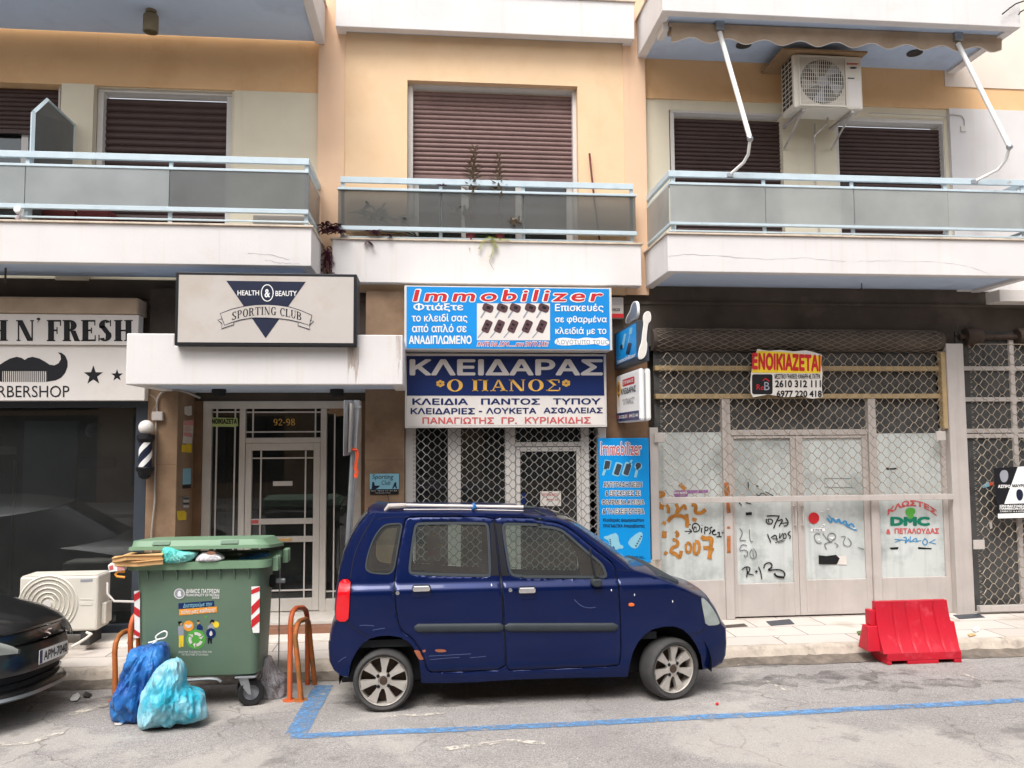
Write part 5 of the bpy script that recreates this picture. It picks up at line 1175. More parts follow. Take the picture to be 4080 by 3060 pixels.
text(MB(), G3, 'ΚΛΩΣΤΕΣ', (395, 622, 812, 672), .045, off=.003, warp=wk).build('red_lettering', M['redtxt'], vs); text(MB(), G3, '&', (384, 868, 420, 912), .05, off=.003).build('red_lettering', M['redtxt'], vs); text(MB(), G3, 'ΠΕΤΑΛΟΥΔΑΣ', (455, 860, 832, 908), .04, off=.003).build('red_lettering', M['redtxt'], vs)
text(MB(), G3, 'DMC', (418, 762, 754, 842), .06, off=.003).build('green_lettering', M['green_d'], vs)
MB().decal(G3, chaikin([(548, 700), (580, 684), (625, 690), (632, 730), (612, 742), (618, 762), (592, 790), (566, 760), (548, 738)], 1), .004).build('horse_head', M['green_v'], vs)
spray(vs, 'spray_b', [([(455, 955), (520, 960), (620, 975), (680, 965)], 6), ([(530, 940), (560, 935), (540, 1000), (575, 950)], 7), ([(590, 930), (580, 990), (640, 935), (645, 980)], 7), ([(715, 945), (685, 980), (715, 1010), (740, 975), (712, 948)], 7), ([(745, 985), (800, 955)], 6), ([(750, 980), (805, 995)], 5), ([(455, 980), (520, 955)], 5)], G3)
MB().decal(G3, [(412, 1025), (490, 1020), (484, 1040), (425, 1042)], .001).decal(G3, [(655, 1020), (770, 1030), (768, 1040), (656, 1038)], .001).decal(G3, [(380, 350), (430, 352), (470, 348), (485, 362), (390, 366)], .001).build('bare_patch', M['black'], vs)
MB().decal(G3, [(880, 800), (905, 1000), (915, 1190), (880, 1262), (930, 1265), (930, 790)], .0005).build('bare_edge', M['dark'], vs)
spray(vs, 'rusty_orange', [([(880, 60), (890, 200)], 40), ([(895, 270), (905, 380)], 30), ([(905, 520), (900, 545)], 24), ([(905, 620), (905, 800)], 30)], PY(KV, VY-.0205), 'rust_stain', 0)
# cinema poster
QY = 9.05
t = thing('poster', 'black and white cinema poster tied to the grille of the last shop', 'poster', at(*KW(1450, 775), QY))
pl = PY(KW, QY)
MB().decal(pl, [(1295, 352), (1700, 325), (1730, 765), (1332, 778)], -.001, .002).build('sheet', M['k'], t)
MB().decal(pl, [(1500, 340), (1700, 327), (1715, 645), (1385, 655)], .0015).decal(pl, [(1330, 738), (1730, 725), (1730, 765), (1332, 778)], .0015).build('white_field', M['w'], t)
MB().decal(pl, chaikin([(1345, 400), (1365, 368), (1405, 368), (1420, 400), (1415, 450), (1390, 475), (1360, 465), (1348, 430)], 2), .002).build('portrait', M['grey_v'], t); MB().decal(pl, chaikin([(1483, 560), (1495, 530), (1525, 530), (1545, 560), (1540, 610), (1515, 632), (1490, 610)], 2), .004).build('portrait', M['navyk'], t)
letters(t, pl, [('ΑΣΠΡΟ', (1330, 492, 1436, 520), .05), ('ΚΙΝΗΜΑΤΟΘΕΑΤΡΟ', (1345, 662, 1620, 682), .05), ('ΠΑΝΘΕΟΝ-ΠΑΤΡΑ', (1345, 684, 1620, 704), .05), ('ΣΑΒΒΑΤΟ 16 & ΚΥΡΙΑΚΗ 17', (1348, 710, 1620, 724), .02)], 'w', off=.004); letters(t, pl, [('ΜΑΥΡΟ', (1452, 486, 1565, 514), .04)], 'k', off=.004)
# torn poster scraps on the last shop's glass
sc = MB(); pl = PY(KW, VY+.045)
for k_, (m, lab) in enumerate((('ltblue', 'blue torn poster scrap behind the last grille'), ('hiviz', 'orange torn poster scrap behind the last grille'), ('paper', 'white torn poster scrap below the cinema poster'))):
    p = ([(1195, 500), (1255, 465), (1262, 505), (1205, 520)], [(1255, 475), (1295, 465), (1298, 495), (1262, 500)], [(1255, 800), (1278, 795), (1285, 860), (1265, 868)])[k_]
    tag(MB().decal(pl, p, .001).build('paper_scrap', M[m]), lab, 'paper')
# white fascia at the right edge
tag(MB().box(at(2160, 650, 8.95).x, 9, 8.95, 9.2, at(2185, 651, 8.95).z, 3.97).build('signboard', M['w_sign'], bevel=.006), 'white fascia board under the right balcony end above the last shop', 'sign')
# ---------------------------------------------------------------- the block across the street (out of view; added for reflections and street shade)
t = thing('unseen_opposite_block', 'plain ochre apartment block added out of view across the street, for reflections and shade', 'building', (0, -6.5, 0))
MB().box(-40, 40, -9, -6.5, -.5, 9.5).build('wall', M['wood'], t)
for i in range(9):
    MB().box(-24.5+i*5.2, -20.3+i*5.2, -6.53, -6.499, .9 if i % 2 else .45, 3.0).build('dark_reflection_panel', M['black'], t)  # black panels added so the car and shop glass reflect dark
    MB().box(-24.5+i*5.2, -20.3+i*5.2, -6.6, -6.50, 3.15, 3.8).build('reflection_board', M[('navy_frame', 'riser', 'dark')[i % 3]], t)  # invented boards that break up the reflections
for i in range(14):
    for z in (4.2, 7.0): MB().box(-26+i*4, -24.2+i*4, -6.52, -6.48, z, z+2.1).build('window', M['black'], t)
struct(MB().box(-40, 40, -6.5, -2.5, -.3, .42).build('opposite_pavement', M['slabs']))
# ---------------------------------------------------------------- fittings on the facade
def at_z(px, py, z): d = ray(px, py); return EYE+d*((z-EYE.z)/d.z)
p = at_z(*KL(908, 62), 6.834)
t = thing('ceiling_lamp', 'tarnished brass cylinder lamp hanging under the upper left soffit', 'lamp', p)
MB().lathe([(.055, 0), (.055, -.03), (.02, -.035), (.02, -.055)], p, (0, 0, 1), 24).build('rose', M['lamp'], t, smooth=40)
MB().lathe([(.0, -.055), (.074, -.057), (.078, -.07), (.078, -.24), (.070, -.245), (.066, -.20), (.0, -.19)], p, (0, 0, 1), 28).build('shade', M['lamp'], t, smooth=40)
for k, (x, lab) in enumerate(((540, 'black round downlight under the canopy, above the lime sticker'), (1352, 'black round downlight under the canopy, above the leaning sign pole'))):
    p = at_z(*KD(x, 18), cz0+.02)
    t = thing('downlight', lab, 'lamp', p, 'downlights under the entrance canopy')
    MB().lathe([(.075, 0), (.078, -.02), (.072, -.075), (.06, -.08), (.05, -.05), (0, -.05)], p, (0, 0, 1), 26).build('housing', M['k'], t, smooth=40)
for x, y, lab in ((640, 245, 'small round recessed lamp in the soffit left of the air conditioner'), (1582, 290, 'small round recessed lamp in the soffit right of the air conditioner')):
    p = at_z(*KR(x, y), 6.834); tag(MB().lathe([(.09, 0), (.09, -.012), (.06, -.014), (.05, -.004), (0, -.004)], p, (0, 0, 1), 24).build('recessed_lamp', M['ac_dark'], smooth=40), lab, 'lamp', 'recessed lamps in the upper soffit')
p = at_z(*KR(1290, 1560), 4.02); tag(MB().tube([p, p+Vector((.0, 0, -.06)), p+Vector((-.05, 0, -.09))], .006, 5).build('soffit_hook', M['k']), 'small black hook in the lower right soffit', 'hook')
p = at_z(*KB(42, 125), 4.03); tag(MB().tube([p, p+Vector((0, 0, -.16))], .010, 6).build('hanger_rod', M['dark']), 'short rusty rod hanging from the lower left soffit', 'rod')
# awning with folded arms
AY = 8.42
b0, b1 = at(*KR(225, 135), AY), at(*KR(2050, 205), AY)
t = thing('awning', 'tan rolled awning with scalloped valance and two white arms over the right balcony', 'awning', ((b0.x+b1.x)/2, AY, b0.z))
MB().tube([b0, b1], .024, 10).build('front_bar', M['fabric'], t, smooth=40)
MB().tube([b0+Vector((.05, .16, .0)), b1+Vector((-.05, .16, .0))], .05, 14).build('roll', M['fabric'], t, smooth=40)
rows = [[], [], []]; n = 220
for i in range(n+1):
    u = i/n; x = b0.x+.03+(b1.x-b0.x-.02)*u; zb = .178-.016*u + .022*math.cos(u*2*math.pi*9.3); yy = AY-.015+.018*math.sin(u*2*math.pi*9.3+1)
    zt = b0.z*(1-u)+b1.z*u
    rows[0].append((x, AY-.022, zt)); rows[1].append((x, AY-.02+(yy-AY+.015)*.5, zt-zb*.5)); rows[2].append((x, yy, zt-zb))
mb = MB().grid(rows); mb.build('valance', M['fabric'], t, smooth=60)
MB().tube([Vector(p_) for p_ in rows[2][::2]], .0045, 4).build('valance_hem', M['w_sign'], t)
for A_, E_, mids, B_ in (((508, 178), (676, 765), [(665, 850), (640, 895)], (565, 962)), ((1820, 240), (2105, 810), [(2085, 880), (2040, 935)], (1912, 1000))):
    a1 = at(*KR(*A_), AY-.03); e1 = at(*KR(*E_), 8.0); bb = at(*KR(*B_), 8.29)
    mb = MB().tube([a1, e1], .026, 10)
    m_ = [at(*KR(*q), 8.08+.1*i) for i, q in enumerate(mids)]
    MB().tube([e1, *m_, bb], .017, 10).build('lower_arm', M['w'], t, smooth=40); mb.build('upper_arm', M['w'], t, smooth=40)
    MB().sphere(e1, .034, 10).build('elbow', M['steel'], t, smooth=60)
    MB().box(a1.x-.05, a1.x+.05, AY-.06, AY+.03, b0.z-.06, b0.z+.04).tube([(a1.x, AY, b0.z), (a1.x-.01, AY+.1, 6.82)], .018).build('bracket', M['steel'], t, bevel=.005)
    MB().box(bb.x-.03, bb.x+.03, 8.27, 8.31, bb.z-.03, bb.z+.02).build('foot', M['steel'], t, bevel=.004)
MB().box(b0.x-.07, b0.x-.01, AY-.03, AY+.2, b0.z-.09, b0.z+.05).build('end_bracket', M['frame_white'], t, bevel=.006)
# upper air conditioner
AY2 = 8.74
f0, f1 = at(*KR(912, 296), AY2), at(*KR(1300, 608), AY2); fx0, fx1, fz1, fz0 = f0.x, f1.x, (f0.z+at(*KR(1280, 310), AY2).z)/2, f1.z+.01
t = thing('air_conditioner', 'grimy white air conditioner with square fan grille hung high above the right balcony', 'air conditioner', ((fx0+fx1)/2, 8.9, fz0), 'outdoor air conditioner units')
MB().box(fx0, fx1, AY2, AY2+.34, fz0, fz1).build('casing', M['ac'], t, bevel=.018)
pl = PY(KR, AY2)
cxf, czf = at(*KR(1072, 450), AY2).x, at(*KR(1072, 450), AY2).z; rf = .265
MB().lathe([(rf, -.002), (rf, .05), (.05, .06), (0, .06)], (cxf, AY2-.002, czf), (0, 1, 0), 36).lathe([(rf, -.0025), (rf-.0, -.003), (0, -.003)], (cxf, AY2, czf), (0, 1, 0), 36).build('fan_well', M['ac_dark'], t, smooth=40)
mb = MB()
for k in range(5): mb.decal(pl, [(1072+25*math.cos(k*1.257), 450+25*math.sin(k*1.257)), (1072+115*math.cos(k*1.257+.2), 450+118*math.sin(k*1.257+.2)), (1072+112*math.cos(k*1.257+.8), 450+115*math.sin(k*1.257+.8))], .004, .002)
mb.disc(pl, 1072, 450, 30, off=.006).build('fan', M['grey_v'], t)
mb = MB(); gx0_, gx1_, gz0_, gz1_ = at(*KR(946, 450), AY2).x, at(*KR(1197, 450), AY2).x, at(*KR(1072, 583), AY2).z, at(*KR(1072, 318), AY2).z
for k in range(23): x = gx0_+(gx1_-gx0_)*k/22; mb.box(x-.003, x+.003, AY2-.028, AY2-.022, gz0_, gz1_)
for k in range(13): z = gz0_+(gz1_-gz0_)*k/12; mb.box(gx0_, gx1_, AY2-.022, AY2-.017, z-.002, z+.002)
mb.box(gx0_-.012, gx0_, AY2-.026, AY2, gz0_, gz1_).box(gx1_, gx1_+.012, AY2-.026, AY2, gz0_, gz1_).box(gx0_-.012, gx1_+.012, AY2-.0262, AY2, gz1_, gz1_+.012).box(gx0_-.012, gx1_+.012, AY2-.0262, AY2, gz0_-.012, gz0_)
mb.build('fan_grille', M['ac'], t)
mb = MB()
for r_ in range(10):
    for c_ in range(3): z = fz0+.06+r_*.058; y = AY2+.05+c_*.09; mb.box(fx0-.004, fx0-.001, y, y+.07, z, z+.042)
mb.build('side_louvre', M['ac_dark'], t)
MB().decal(pl, [(1213, 440), (1283, 445), (1285, 590), (1217, 585)], .001).build('panel', M['w_sign'], t); letters(t, pl, [('Inventor', (1208, 344, 1270, 358), .03)], 'red'); MB().decal(pl, [(1213, 427), (1250, 429), (1250, 435), (1213, 434)], .001).disc(pl, 1243, 374, 20, 6, off=.001).build('badge', M['navy_frame'], t)
MB().box(fx0-.16, fx1+.03, AY2-.08, WR-.02, fz1+.004, fz1+.026).build('cover_board', M['wood'], t)
for x in (fx0+.12, fx1-.12): MB().box(x-.018, x+.018, AY2+.02, WR, fz0-.035, fz0-.001).tube([(x, AY2+.06, fz0-.03), (x, WR, fz0-.28)], .014, 4).build('bracket', M['frame_dirty'], t)
hp = [at(*KR(*q), 9.0) for q in ((1103, 648), (1098, 680), (1060, 720), (1030, 750))]
MB().tube(hp+[at(*KR(1032, 800), WR-.03), at(*KR(1036, 1010), WR-.03), at(*KR(1060, 1290), WR-.03)], .010, 6).tube([at(*KR(1032, 680), WR-.03), at(*KR(1032, 800), WR-.03)], .010, 6).build('drain_pipe', M['frame_dirty'], t, smooth=40)
t = thing('wall_cable', 'thin cable with a pale junction box under the orange band, right of the shutters', 'cable', at(*KR(1855, 700), WR))
MB().tube([at(*KR(*q), WR-.04) for q in ((1330, 622), (1560, 632), (1740, 640), (1790, 630), (1840, 638), (1856, 660), (1856, 695))], .006, 5).build('cable', M['frame_dirty'], t); MB().pxbox(KR, 1838, 692, 1868, 724, WR-.05, .02).build('junction_box', M['paper'], t, bevel=.006)
# ground air conditioner
K7 = crop(0, 2250, .3677); A7 = 8.62
f0, f1 = at(*K7(212, 135), A7), at(*K7(1052, 715), A7); fx0, fx1, fz1, fz0 = f0.x, f1.x, at(*K7(630, 125), A7).z, f1.z
t = thing('air_conditioner', 'ivory air conditioner with round fan grille standing on the step under the barber window', 'air conditioner', ((fx0+fx1)/2, 8.8, .16), 'outdoor air conditioner units')
MB().box(fx0, fx1, A7, A7+.32, fz0, fz1).build('casing', M['ac'], t, bevel=.022)
MB().box(fx0+.02, fx1-.02, A7+.01, A7+.3, fz1-.001, fz1+.006).build('top_panel', M['ac'], t, bevel=.003)
pl = PY(K7, A7); c0 = at(*K7(522, 425), A7); rf = .29
MB().lathe([(rf, -.004), (rf-.012, -.012), (rf-.02, -.004), (rf-.02, .0)], c0, (0, 1, 0), 48).build('fan_ring', M['ac'], t, smooth=40)
MB().lathe([(rf-.02, -.0015), (0, -.0016)], c0, (0, 1, 0), 48).build('fan_well', M['grey_v'], t)
mb = MB()
for k in range(5):
    r_ = .065+.044*k; mb.lathe([(r_, -.014), (r_+.007, -.016), (r_+.012, -.008), (r_, -.006)], c0, (0, 1, 0), 48, True)
mb.build('grille_rings', M['ac'], t, smooth=50)
mb = MB()
for k in range(96):
    a0 = k*2*math.pi/96; pts = []
    for q in range(6):
        r_ = .07+.20*q/5; a_ = a0+.35*q/5; pts.append((c0.x+r_*math.cos(a_), A7-.006, c0.z+r_*math.sin(a_)))
    mb.tube(pts, .0022, 3, False)
mb.build('grille_wires', M['ac'], t, fix=False)
MB().disc(pl, 520, 425, 47, 46, off=.018, t=.004).build('hub', M['w_sign'], t)
MB().decal(pl, [(872, 160), (1005, 155), (1003, 182), (872, 190)], .001).build('badge', M['grey_v'], t)
MB().decal(pl, [(870, 370), (1000, 370), (1000, 378), (870, 378)], .002, .003).decal(pl, [(870, 405), (1000, 405), (1000, 440), (870, 440)], .001, .003).build('emboss', M['ac'], t, bevel=.001)
for x in (fx0+.15, fx1-.12): MB().box(x-.05, x+.05, A7+.02, A7+.3, .16, fz0-.001).build('foot', M['ac_dark'], t, bevel=.005)
MB().box(fx1+.001, fx1+.05, A7+.08, A7+.24, fz0+.05, fz0+.26).build('valve_cover', M['ac'], t, bevel=.01)
MB().tube([(fx1+.03, A7+.15, fz1-.1), (fx1+.05, A7+.1, fz1-.2), (fx1+.12, A7+.1, fz1-.28), (fx1+.3, A7+.15, fz1-.3), (fx1+.45, A7+.3, fz1-.32)], .012, 7).build('pipe', M['w_sign'], t, smooth=40)
MB().tube([at(*K7(940, 735), 8.6), at(*K7(990, 752), 8.55), at(*K7(930, 800), 8.5), at(*K7(850, 850), 8.45), at(*K7(775, 890), 8.42)], .014, 7).build('drain_hose', M['ac'], t, smooth=40)
# leaning street sign seen from its edge
pt, pb = at(*KD(1488, 95), 8.12), at(*KD(1430, 1110), 8.12); dv = (pb-pt); pf = pt+dv*((pt.z-.1)/(pt.z-pb.z))
t = thing('street_sign', 'leaning galvanised street sign seen nearly edge-on behind the blue car', 'street sign', pf)
MB().tube([pf, pt], .032, 14).build('pole', M['steel'], t, smooth=40)
q0, q1 = at(*KD(1405, 95), 7.75), at(*KD(1400, 478), 7.75); e0 = pt+dv*.0+Vector((-.035, -.02, -.0)); e1 = pt+dv*.375+Vector((-.035, -.02, 0))
nrm = Vector((.004, .0, 0))
MB().prism([q0, (q0*.3+e0*.7)+Vector((0, 0, 0)), e0, e1, q1], Vector((-.008, .004, 0))).build('plate', M['steel'], t, bevel=.004)
MB().prism([q0*.55+e0*.45+Vector((.012, 0, -.03)), e0*.7+q0*.3+Vector((.012, 0, -.03)), e1*.7+q1*.3+Vector((.012, 0, .03)), q1*.55+e1*.45+Vector((.012, 0, .03))], (.02, 0, 0)).build('back_rail', M['pvc'], t)
for f in (.045, .345): p = pt+dv*f; MB().lathe([(.036, -.015), (.04, -.015), (.04, .015), (.036, .015)], p, (0, 0, 1), 16, True).box(p.x-.05, p.x+.05, p.y-.03, p.y-.02, p.z-.012, p.z+.012).build('clamp', M['steel'], t)
t2 = tag(MB().dstroke(PY(KD, 8.07), chaikin([(1455, 435), (1480, 430), (1495, 455), (1490, 500), (1480, 540), (1485, 570), (1490, 600), (1485, 628)], 2, False), [28, 26, 22, 26, 26, 20, 16, 10, 10, 14, 20, 22, 18, 14, 20, 24, 18, 16, 18, 14, 16, 20, 16, 12, 14, 16, 12][:len(chaikin([(0, 0)]*8, 2, False))] if False else 20, 0, .002).dstroke(PY(KD, 8.065), [(1475, 560), (1492, 585), (1478, 612), (1488, 628)], 24, 0, .002).tube([at(*KD(1450, 436), 8.07), at(*KD(1492, 436), 8.07)], .012, 6).build('barrier_tape', M['hiviz'], fix=False), 'bright orange tape knotted round the leaning sign pole', 'tape')
# ---------------------------------------------------------------- wheelie bin
KN = crop(430, 2060, .48232); KA = crop(0, 1900, .69930)
def rxy(K, x, y): d = ray(*K(x, y)); return d.x/d.y
yF, yFb = 6.98, 7.05
XLt, XRt = at(*KN(222, 520), yF).x, at(*KN(1262, 520), yF).x; XLb, XRb = XLt+.03, at(*KN(1236, 1290), yFb).x
YB = XRt/rxy(KN, 1378, 560); zT = at(*KN(700, 425), yF).z; zBt = at(*KN(900, 1305), yFb).z
t = thing('wheelie_bin', 'overfull green municipal wheelie bin with half open lid and striped reflectors', 'bin', ((XLt+XRt)/2, (yF+YB)/2, gz(7.3)))
BIN = t
def rrect(x0, x1, y0, y1, r, z, n=5):
    o = []
    for cx_, cy_, a0 in ((x1-r, y1-r, 0), (x0+r, y1-r, 90), (x0+r, y0+r, 180), (x1-r, y0+r, 270)):
        o += [(cx_+r*math.cos(R(a0+90*i/n)), cy_+r*math.sin(R(a0+90*i/n)), z) for i in range(n+1)]
    return o
rows = [rrect(XLb+.04, XRb-.04, yFb+.04, YB-.09, .05, zBt-.02), rrect(XLb, XRb, yFb, YB-.05, .07, zBt), rrect(XLb, XRb, yFb-.01, YB-.045, .07, zBt+.05), rrect(XLt, XRt, yF, YB, .08, zT-.0), rrect(XLt, XRt, yF, YB, .08, zT+.01)]
mb = MB(); mb.grid(rows, True); k = len(rows[0]); mb.f.append(tuple(range(k-1, -1, -1))); mb.build('body', M['bin'], t, smooth=35)
zR0, zR1 = at(*KN(700, 432), yF-.04).z, at(*KN(700, 372), yF-.04).z
XRl, XRr = at(*KN(142, 410), yF-.04).x, at(*KN(1330, 380), yF-.04).x
mb = MB(); o1 = rrect(XRl, XRr, yF-.05, YB+.06, .10, zR0); o2 = rrect(XRl, XRr, yF-.05, YB+.06, .10, zR1); i2 = rrect(XLt+.03, XRt-.03, yF+.03, YB-.03, .06, zR1); i1 = rrect(XLt+.05, XRt-.05, yF+.05, YB-.05, .05, zR0-.02)
mb.grid([rrect(XLt-.0, XRt, yF, YB, .08, zR0+.01), o1, o2, i2, i1], True).build('rim', M['lid'], t, smooth=30)
mb = MB()
for k in range(8): x = XLt+.1+(XRt-XLt-.2)*k/7; mb.prism([(x, yF-.045, zR0+.01), (x, yF+.004, zR0+.01), (x, yF+.012, zR0-.11)], (.008, 0, 0))
mb.build('ribs', M['bin'], t)
# lid, hinged at the back and propped up by the rubbish
lf0, lf1 = at(*KN(140, 262), yF-.06), at(*KN(1332, 272), yF-.06); zf = (lf0.z+lf1.z)/2; zh = zR1+.03
tf0, tf1 = at(*KN(192, 178), yF+.01), at(*KN(1272, 192), yF+.01); ztf = (tf0.z+tf1.z)/2
yh = YB+.08
def lidz(y, zfr, zbk): u = (y-(yF-.06))/(yh-(yF-.06)); return zfr*(1-u)+zbk*u
low, mid, topp = [], [], []
for (x, y, z) in rrect(lf0.x, lf1.x, yF-.06, yh, .09, 0): low.append((x, y, lidz(y, zf, zh)))
for (x, y, z) in rrect(lf0.x+.004, lf1.x-.004, yF-.056, yh-.004, .09, 0): mid.append((x, y, lidz(y, zf, zh)+.028))
mid2 = [(x, y, lidz(y, zf, zh)+.030) for (x, y, z) in rrect(lf0.x+.022, lf1.x-.022, yF-.036, yh-.02, .08, 0)]
for (x, y, z) in rrect(tf0.x, tf1.x, yF+.0, yh-.06, .08, 0): topp.append((x, y, lidz(y, ztf, zh+.10)))
tin = [(x, y, lidz(y, ztf, zh+.10)-.006) for (x, y, z) in rrect(tf0.x+.1, tf1.x-.1, yF+.12, yh-.16, .08, 0)]
mb = MB(); mb.grid([low, mid, mid2, topp, tin], True); k = len(low); mb.f.append(tuple(range(4*k, 5*k)))
und = [(x, y, lidz(y, ztf, zh+.10)-.02) for (x, y, z) in rrect(tf0.x+.03, tf1.x-.03, yF+.03, yh-.09, .07, 0)]
n0 = len(mb.v); mb.v += und; mb.f.append(tuple(range(n0+k-1, n0-1, -1)))
mb.f += [(i, (i+1) % k, n0+(i+1) % k, n0+i) for i in range(k)]
lid = mb.build('lid', M['lid'], t, smooth=30, fix=False)
for xa, xb in ((370, 515), (935, 1080)):
    a_, b_ = at(*KN(xa, 212), yF-.02).x, at(*KN(xb, 212), yF-.02).x; zc_ = (zf+ztf)/2+.012
    MB().prism([(a_, yF-.036, zf+.036), (b_, yF-.036, zf+.036), (b_, yF-.004, ztf-.012), (a_, yF-.004, ztf-.012)], (0, -.006, .004)).build('grip', M['bin'], lid, bevel=.003)
for xa, xb, y in ((1325, 1360, yF+.1), (1438, 1466, YB-.05)):
    zt_ = zR1+.01; X = XRr-.0; MB().box(X+.002, X+.05, y, y+.05, zR0-.05, zt_).box(X+.002, X+.05, y+.09, y+.13, zR0-.05, zt_).box(X+.002, X+.05, y+.05, y+.09, zR0-.05, zR0-.02).build('lifting_lug', M['lid'], t, bevel=.006)
zt_ = at(*KN(1370, 530), 7.4).z; MB().lathe([(.055, 0), (.055, .05)], (XRt-.005, 7.42, zt_), (1, 0, 0), 20).build('trunnion_boss', M['rubber'], t, smooth=40); MB().lathe([(.022, 0), (.022, .075)], (XRt+.045, 7.42, zt_), (1, 0, 0), 14).build('trunnion_pin', M['steel'], t, smooth=40)
xr_ = at(*KN(1416, 800), 7.5).x; MB().tube([(xr_, 7.5, at(*KN(1416, 360), 7.5).z), (xr_, 7.5, at(*KN(1416, 1262), 7.5).z)], .006, 6).build('pedal_rod', M['steel'], t)
bar = [at(*KN(*q), yFb-.06) for q in ((560, 1362), (640, 1350), (840, 1336), (900, 1340), (935, 1362))]; MB().tube(bar, .014, 8).build('pedal_bar', M['steel'], t, smooth=40)
def caster(px, py, rad_px, Y):
    c = at(*KN(px, py), Y); r_ = c.z-gz(Y)
    w_ = MB().lathe([(r_*.62, -.024), (r_*.9, -.026), (r_, -.018), (r_, .018), (r_*.9, .026), (r_*.62, .024)], c, (.25, -1, 0), 30, True).build('wheel', M['rubber'], t, smooth=40)
    MB().lathe([(r_*.61, -.012), (r_*.2, -.02), (0, -.02)], c, (.25, -1, 0), 24).build('hub', M['grey_v'], w_, smooth=40)
    zt2 = zBt-.03
    MB().prism([(c.x-.02, Y-.04, c.z), (c.x+.012, Y-.04, c.z-.012), (c.x+.0, Y-.04, c.z+.07), (c.x-.02, Y-.04, zt2), (c.x-.1, Y-.04, zt2), (c.x-.08, Y-.04, c.z+.08)], (0, .006, 0)).box(c.x-.12, c.x+.05, Y-.07, Y+.07, zt2, zt2+.014).build('fork', M['steel'], t, bevel=.003)
caster(1182, 1448, 80, 7.10); caster(330, 1448, 80, 7.12)
for x in (XLb+.15, XRb-.15):
    c = Vector((x, YB-.2, gz(YB-.2)+.09)); w_ = MB().lathe([(.05, -.024), (.085, -.026), (.09, 0), (.085, .026), (.05, .024)], c, (.2, -1, 0), 24, True).build('wheel', M['rubber'], t, smooth=40); MB().box(c.x-.05, c.x+.05, c.y-.04, c.y-.034, c.z-.01, zBt-.02).build('fork', M['steel'], t)
# stickers on the front
pv_ = Vector((0, yF-yFb, zT-zBt)).normalized(); pn_ = Vector((0, -pv_.z, pv_.y))
pl = Plane(KN, (0, yF, zT), pn_); zz_ = pl
for pts in ([(218, 610), (266, 606), (266, 996), (222, 1000)], [(1186, 574), (1256, 570), (1252, 955), (1200, 956), (1184, 880)]):
    MB().decal(pl, pts, .004).build('reflector', M['w'], t)
mb = MB()
def bandclip(x0, x1, ya, yb, sl): return [(x0, ya+sl), (x1, ya), (x1, yb), (x0, yb+sl)]
for x0, x1, segs, sl in ((1186, 1255, ((573, 610, 28), (668, 740, 70), (790, 858, 60)), 60), (219, 266, ((608, 668, 30), (765, 830, -30), (955, 996, -30)), -30)):
    for ya, yb, s_ in segs: mb.decal(pl, bandclip(x0, x1, ya, yb, s_), .006)
mb.build('red_stripes', M['red'], t)
letters(t, pl, [('ΔΗΜΟΣ ΠΑΤΡΕΩΝ', (646, 592, 922, 628), .03), ('MUNICIPALITY OF PATRAS', (646, 632, 922, 654), .02), ('2025', (860, 656, 922, 674), .02), ('ΔΕΝΟΥΜΕ ΤΗ ΣΑΚΟΥΛΑ ΠΡΙΝ ΤΗΝ', (585, 1104, 858, 1120)), ('ΠΕΤΑΞΟΥΜΕ ΣΤΟΝ ΚΑΔΟ', (612, 1126, 830, 1142))], 'w', 'white_lettering', off=.006)
MB().disc(pl, 592, 632, 47, 46, off=.004).build('crest', M['grey_v'], t); MB().dstroke(pl, [(592+41*math.cos(k*.314), 632+40*math.sin(k*.314)) for k in range(20)], 5, .006, closed=True).decal(pl, chaikin([(575, 655), (578, 620), (590, 605), (605, 612), (604, 635), (612, 655)], 1), .006).build('crest_figure', M['w'], t, fix=False)
MB().decal(pl, [(583, 712), (878, 690), (880, 735), (585, 758)], .004).build('blue_band', M['navy'], t); MB().decal(pl, [(590, 762), (902, 738), (902, 785), (590, 812)], .004).build('orange_band', M['orange_v'], t)
tl_ = lambda x, y: (x, y-(x-740)*.075)
letters(t, pl, [('Διατηρούμε την', (620, 704, 866, 748), .02, .15)], 'ltblue', 'band_lettering', off=.006, warp=tl_); letters(t, pl, [('πόλη μας καθαρή!', (602, 756, 890, 798), .02, .15)], 'w', 'band_lettering', off=.006, warp=tl_)
MB().disc(pl, 728, 1008, 79, 80, off=.005).build('green_disc', M['green_v'], t)
mb = MB()
for k in range(3):
    a0 = k*2.094+.3; mb.dstroke(pl, [(728+48*math.cos(a0+q*.13), 1008+48*math.sin(a0+q*.13)) for q in range(10)], 24, .008); a1 = a0+1.35
    mb.decal(pl, [(728+26*math.cos(a1), 1008+26*math.sin(a1)), (728+72*math.cos(a1), 1008+72*math.sin(a1)), (728+46*math.cos(a1+.45), 1008+46*math.sin(a1+.45))], .009)
mb.build('recycling_arrows', M['paper'], t, fix=False)
MB().decal(pl, chaikin([(540, 1085), (600, 1060), (740, 1045), (880, 1040), (900, 1050), (870, 1075), (740, 1090), (600, 1095)], 1), .003).build('ground_shadow', M['navy'], t)
MB().disc(pl, 667, 898, 43, off=.004).build('orange_disc', M['orange_v'], t); MB().decal(pl, chaikin([(667, 918), (640, 905), (636, 880), (662, 890), (672, 890), (698, 878), (694, 905)], 1), .006).build('sprout', M['paper'], t)
MB().disc(pl, 853, 958, 40, 42, off=.006).build('blue_disc', M['navy'], t); MB().decal(pl, chaikin([(853, 930), (870, 965), (853, 984), (837, 965)], 2), .008).build('drop', M['paper'], t); MB().disc(pl, 894, 887, 26, off=.004).build('yellow_disc', M['yellow'], t)
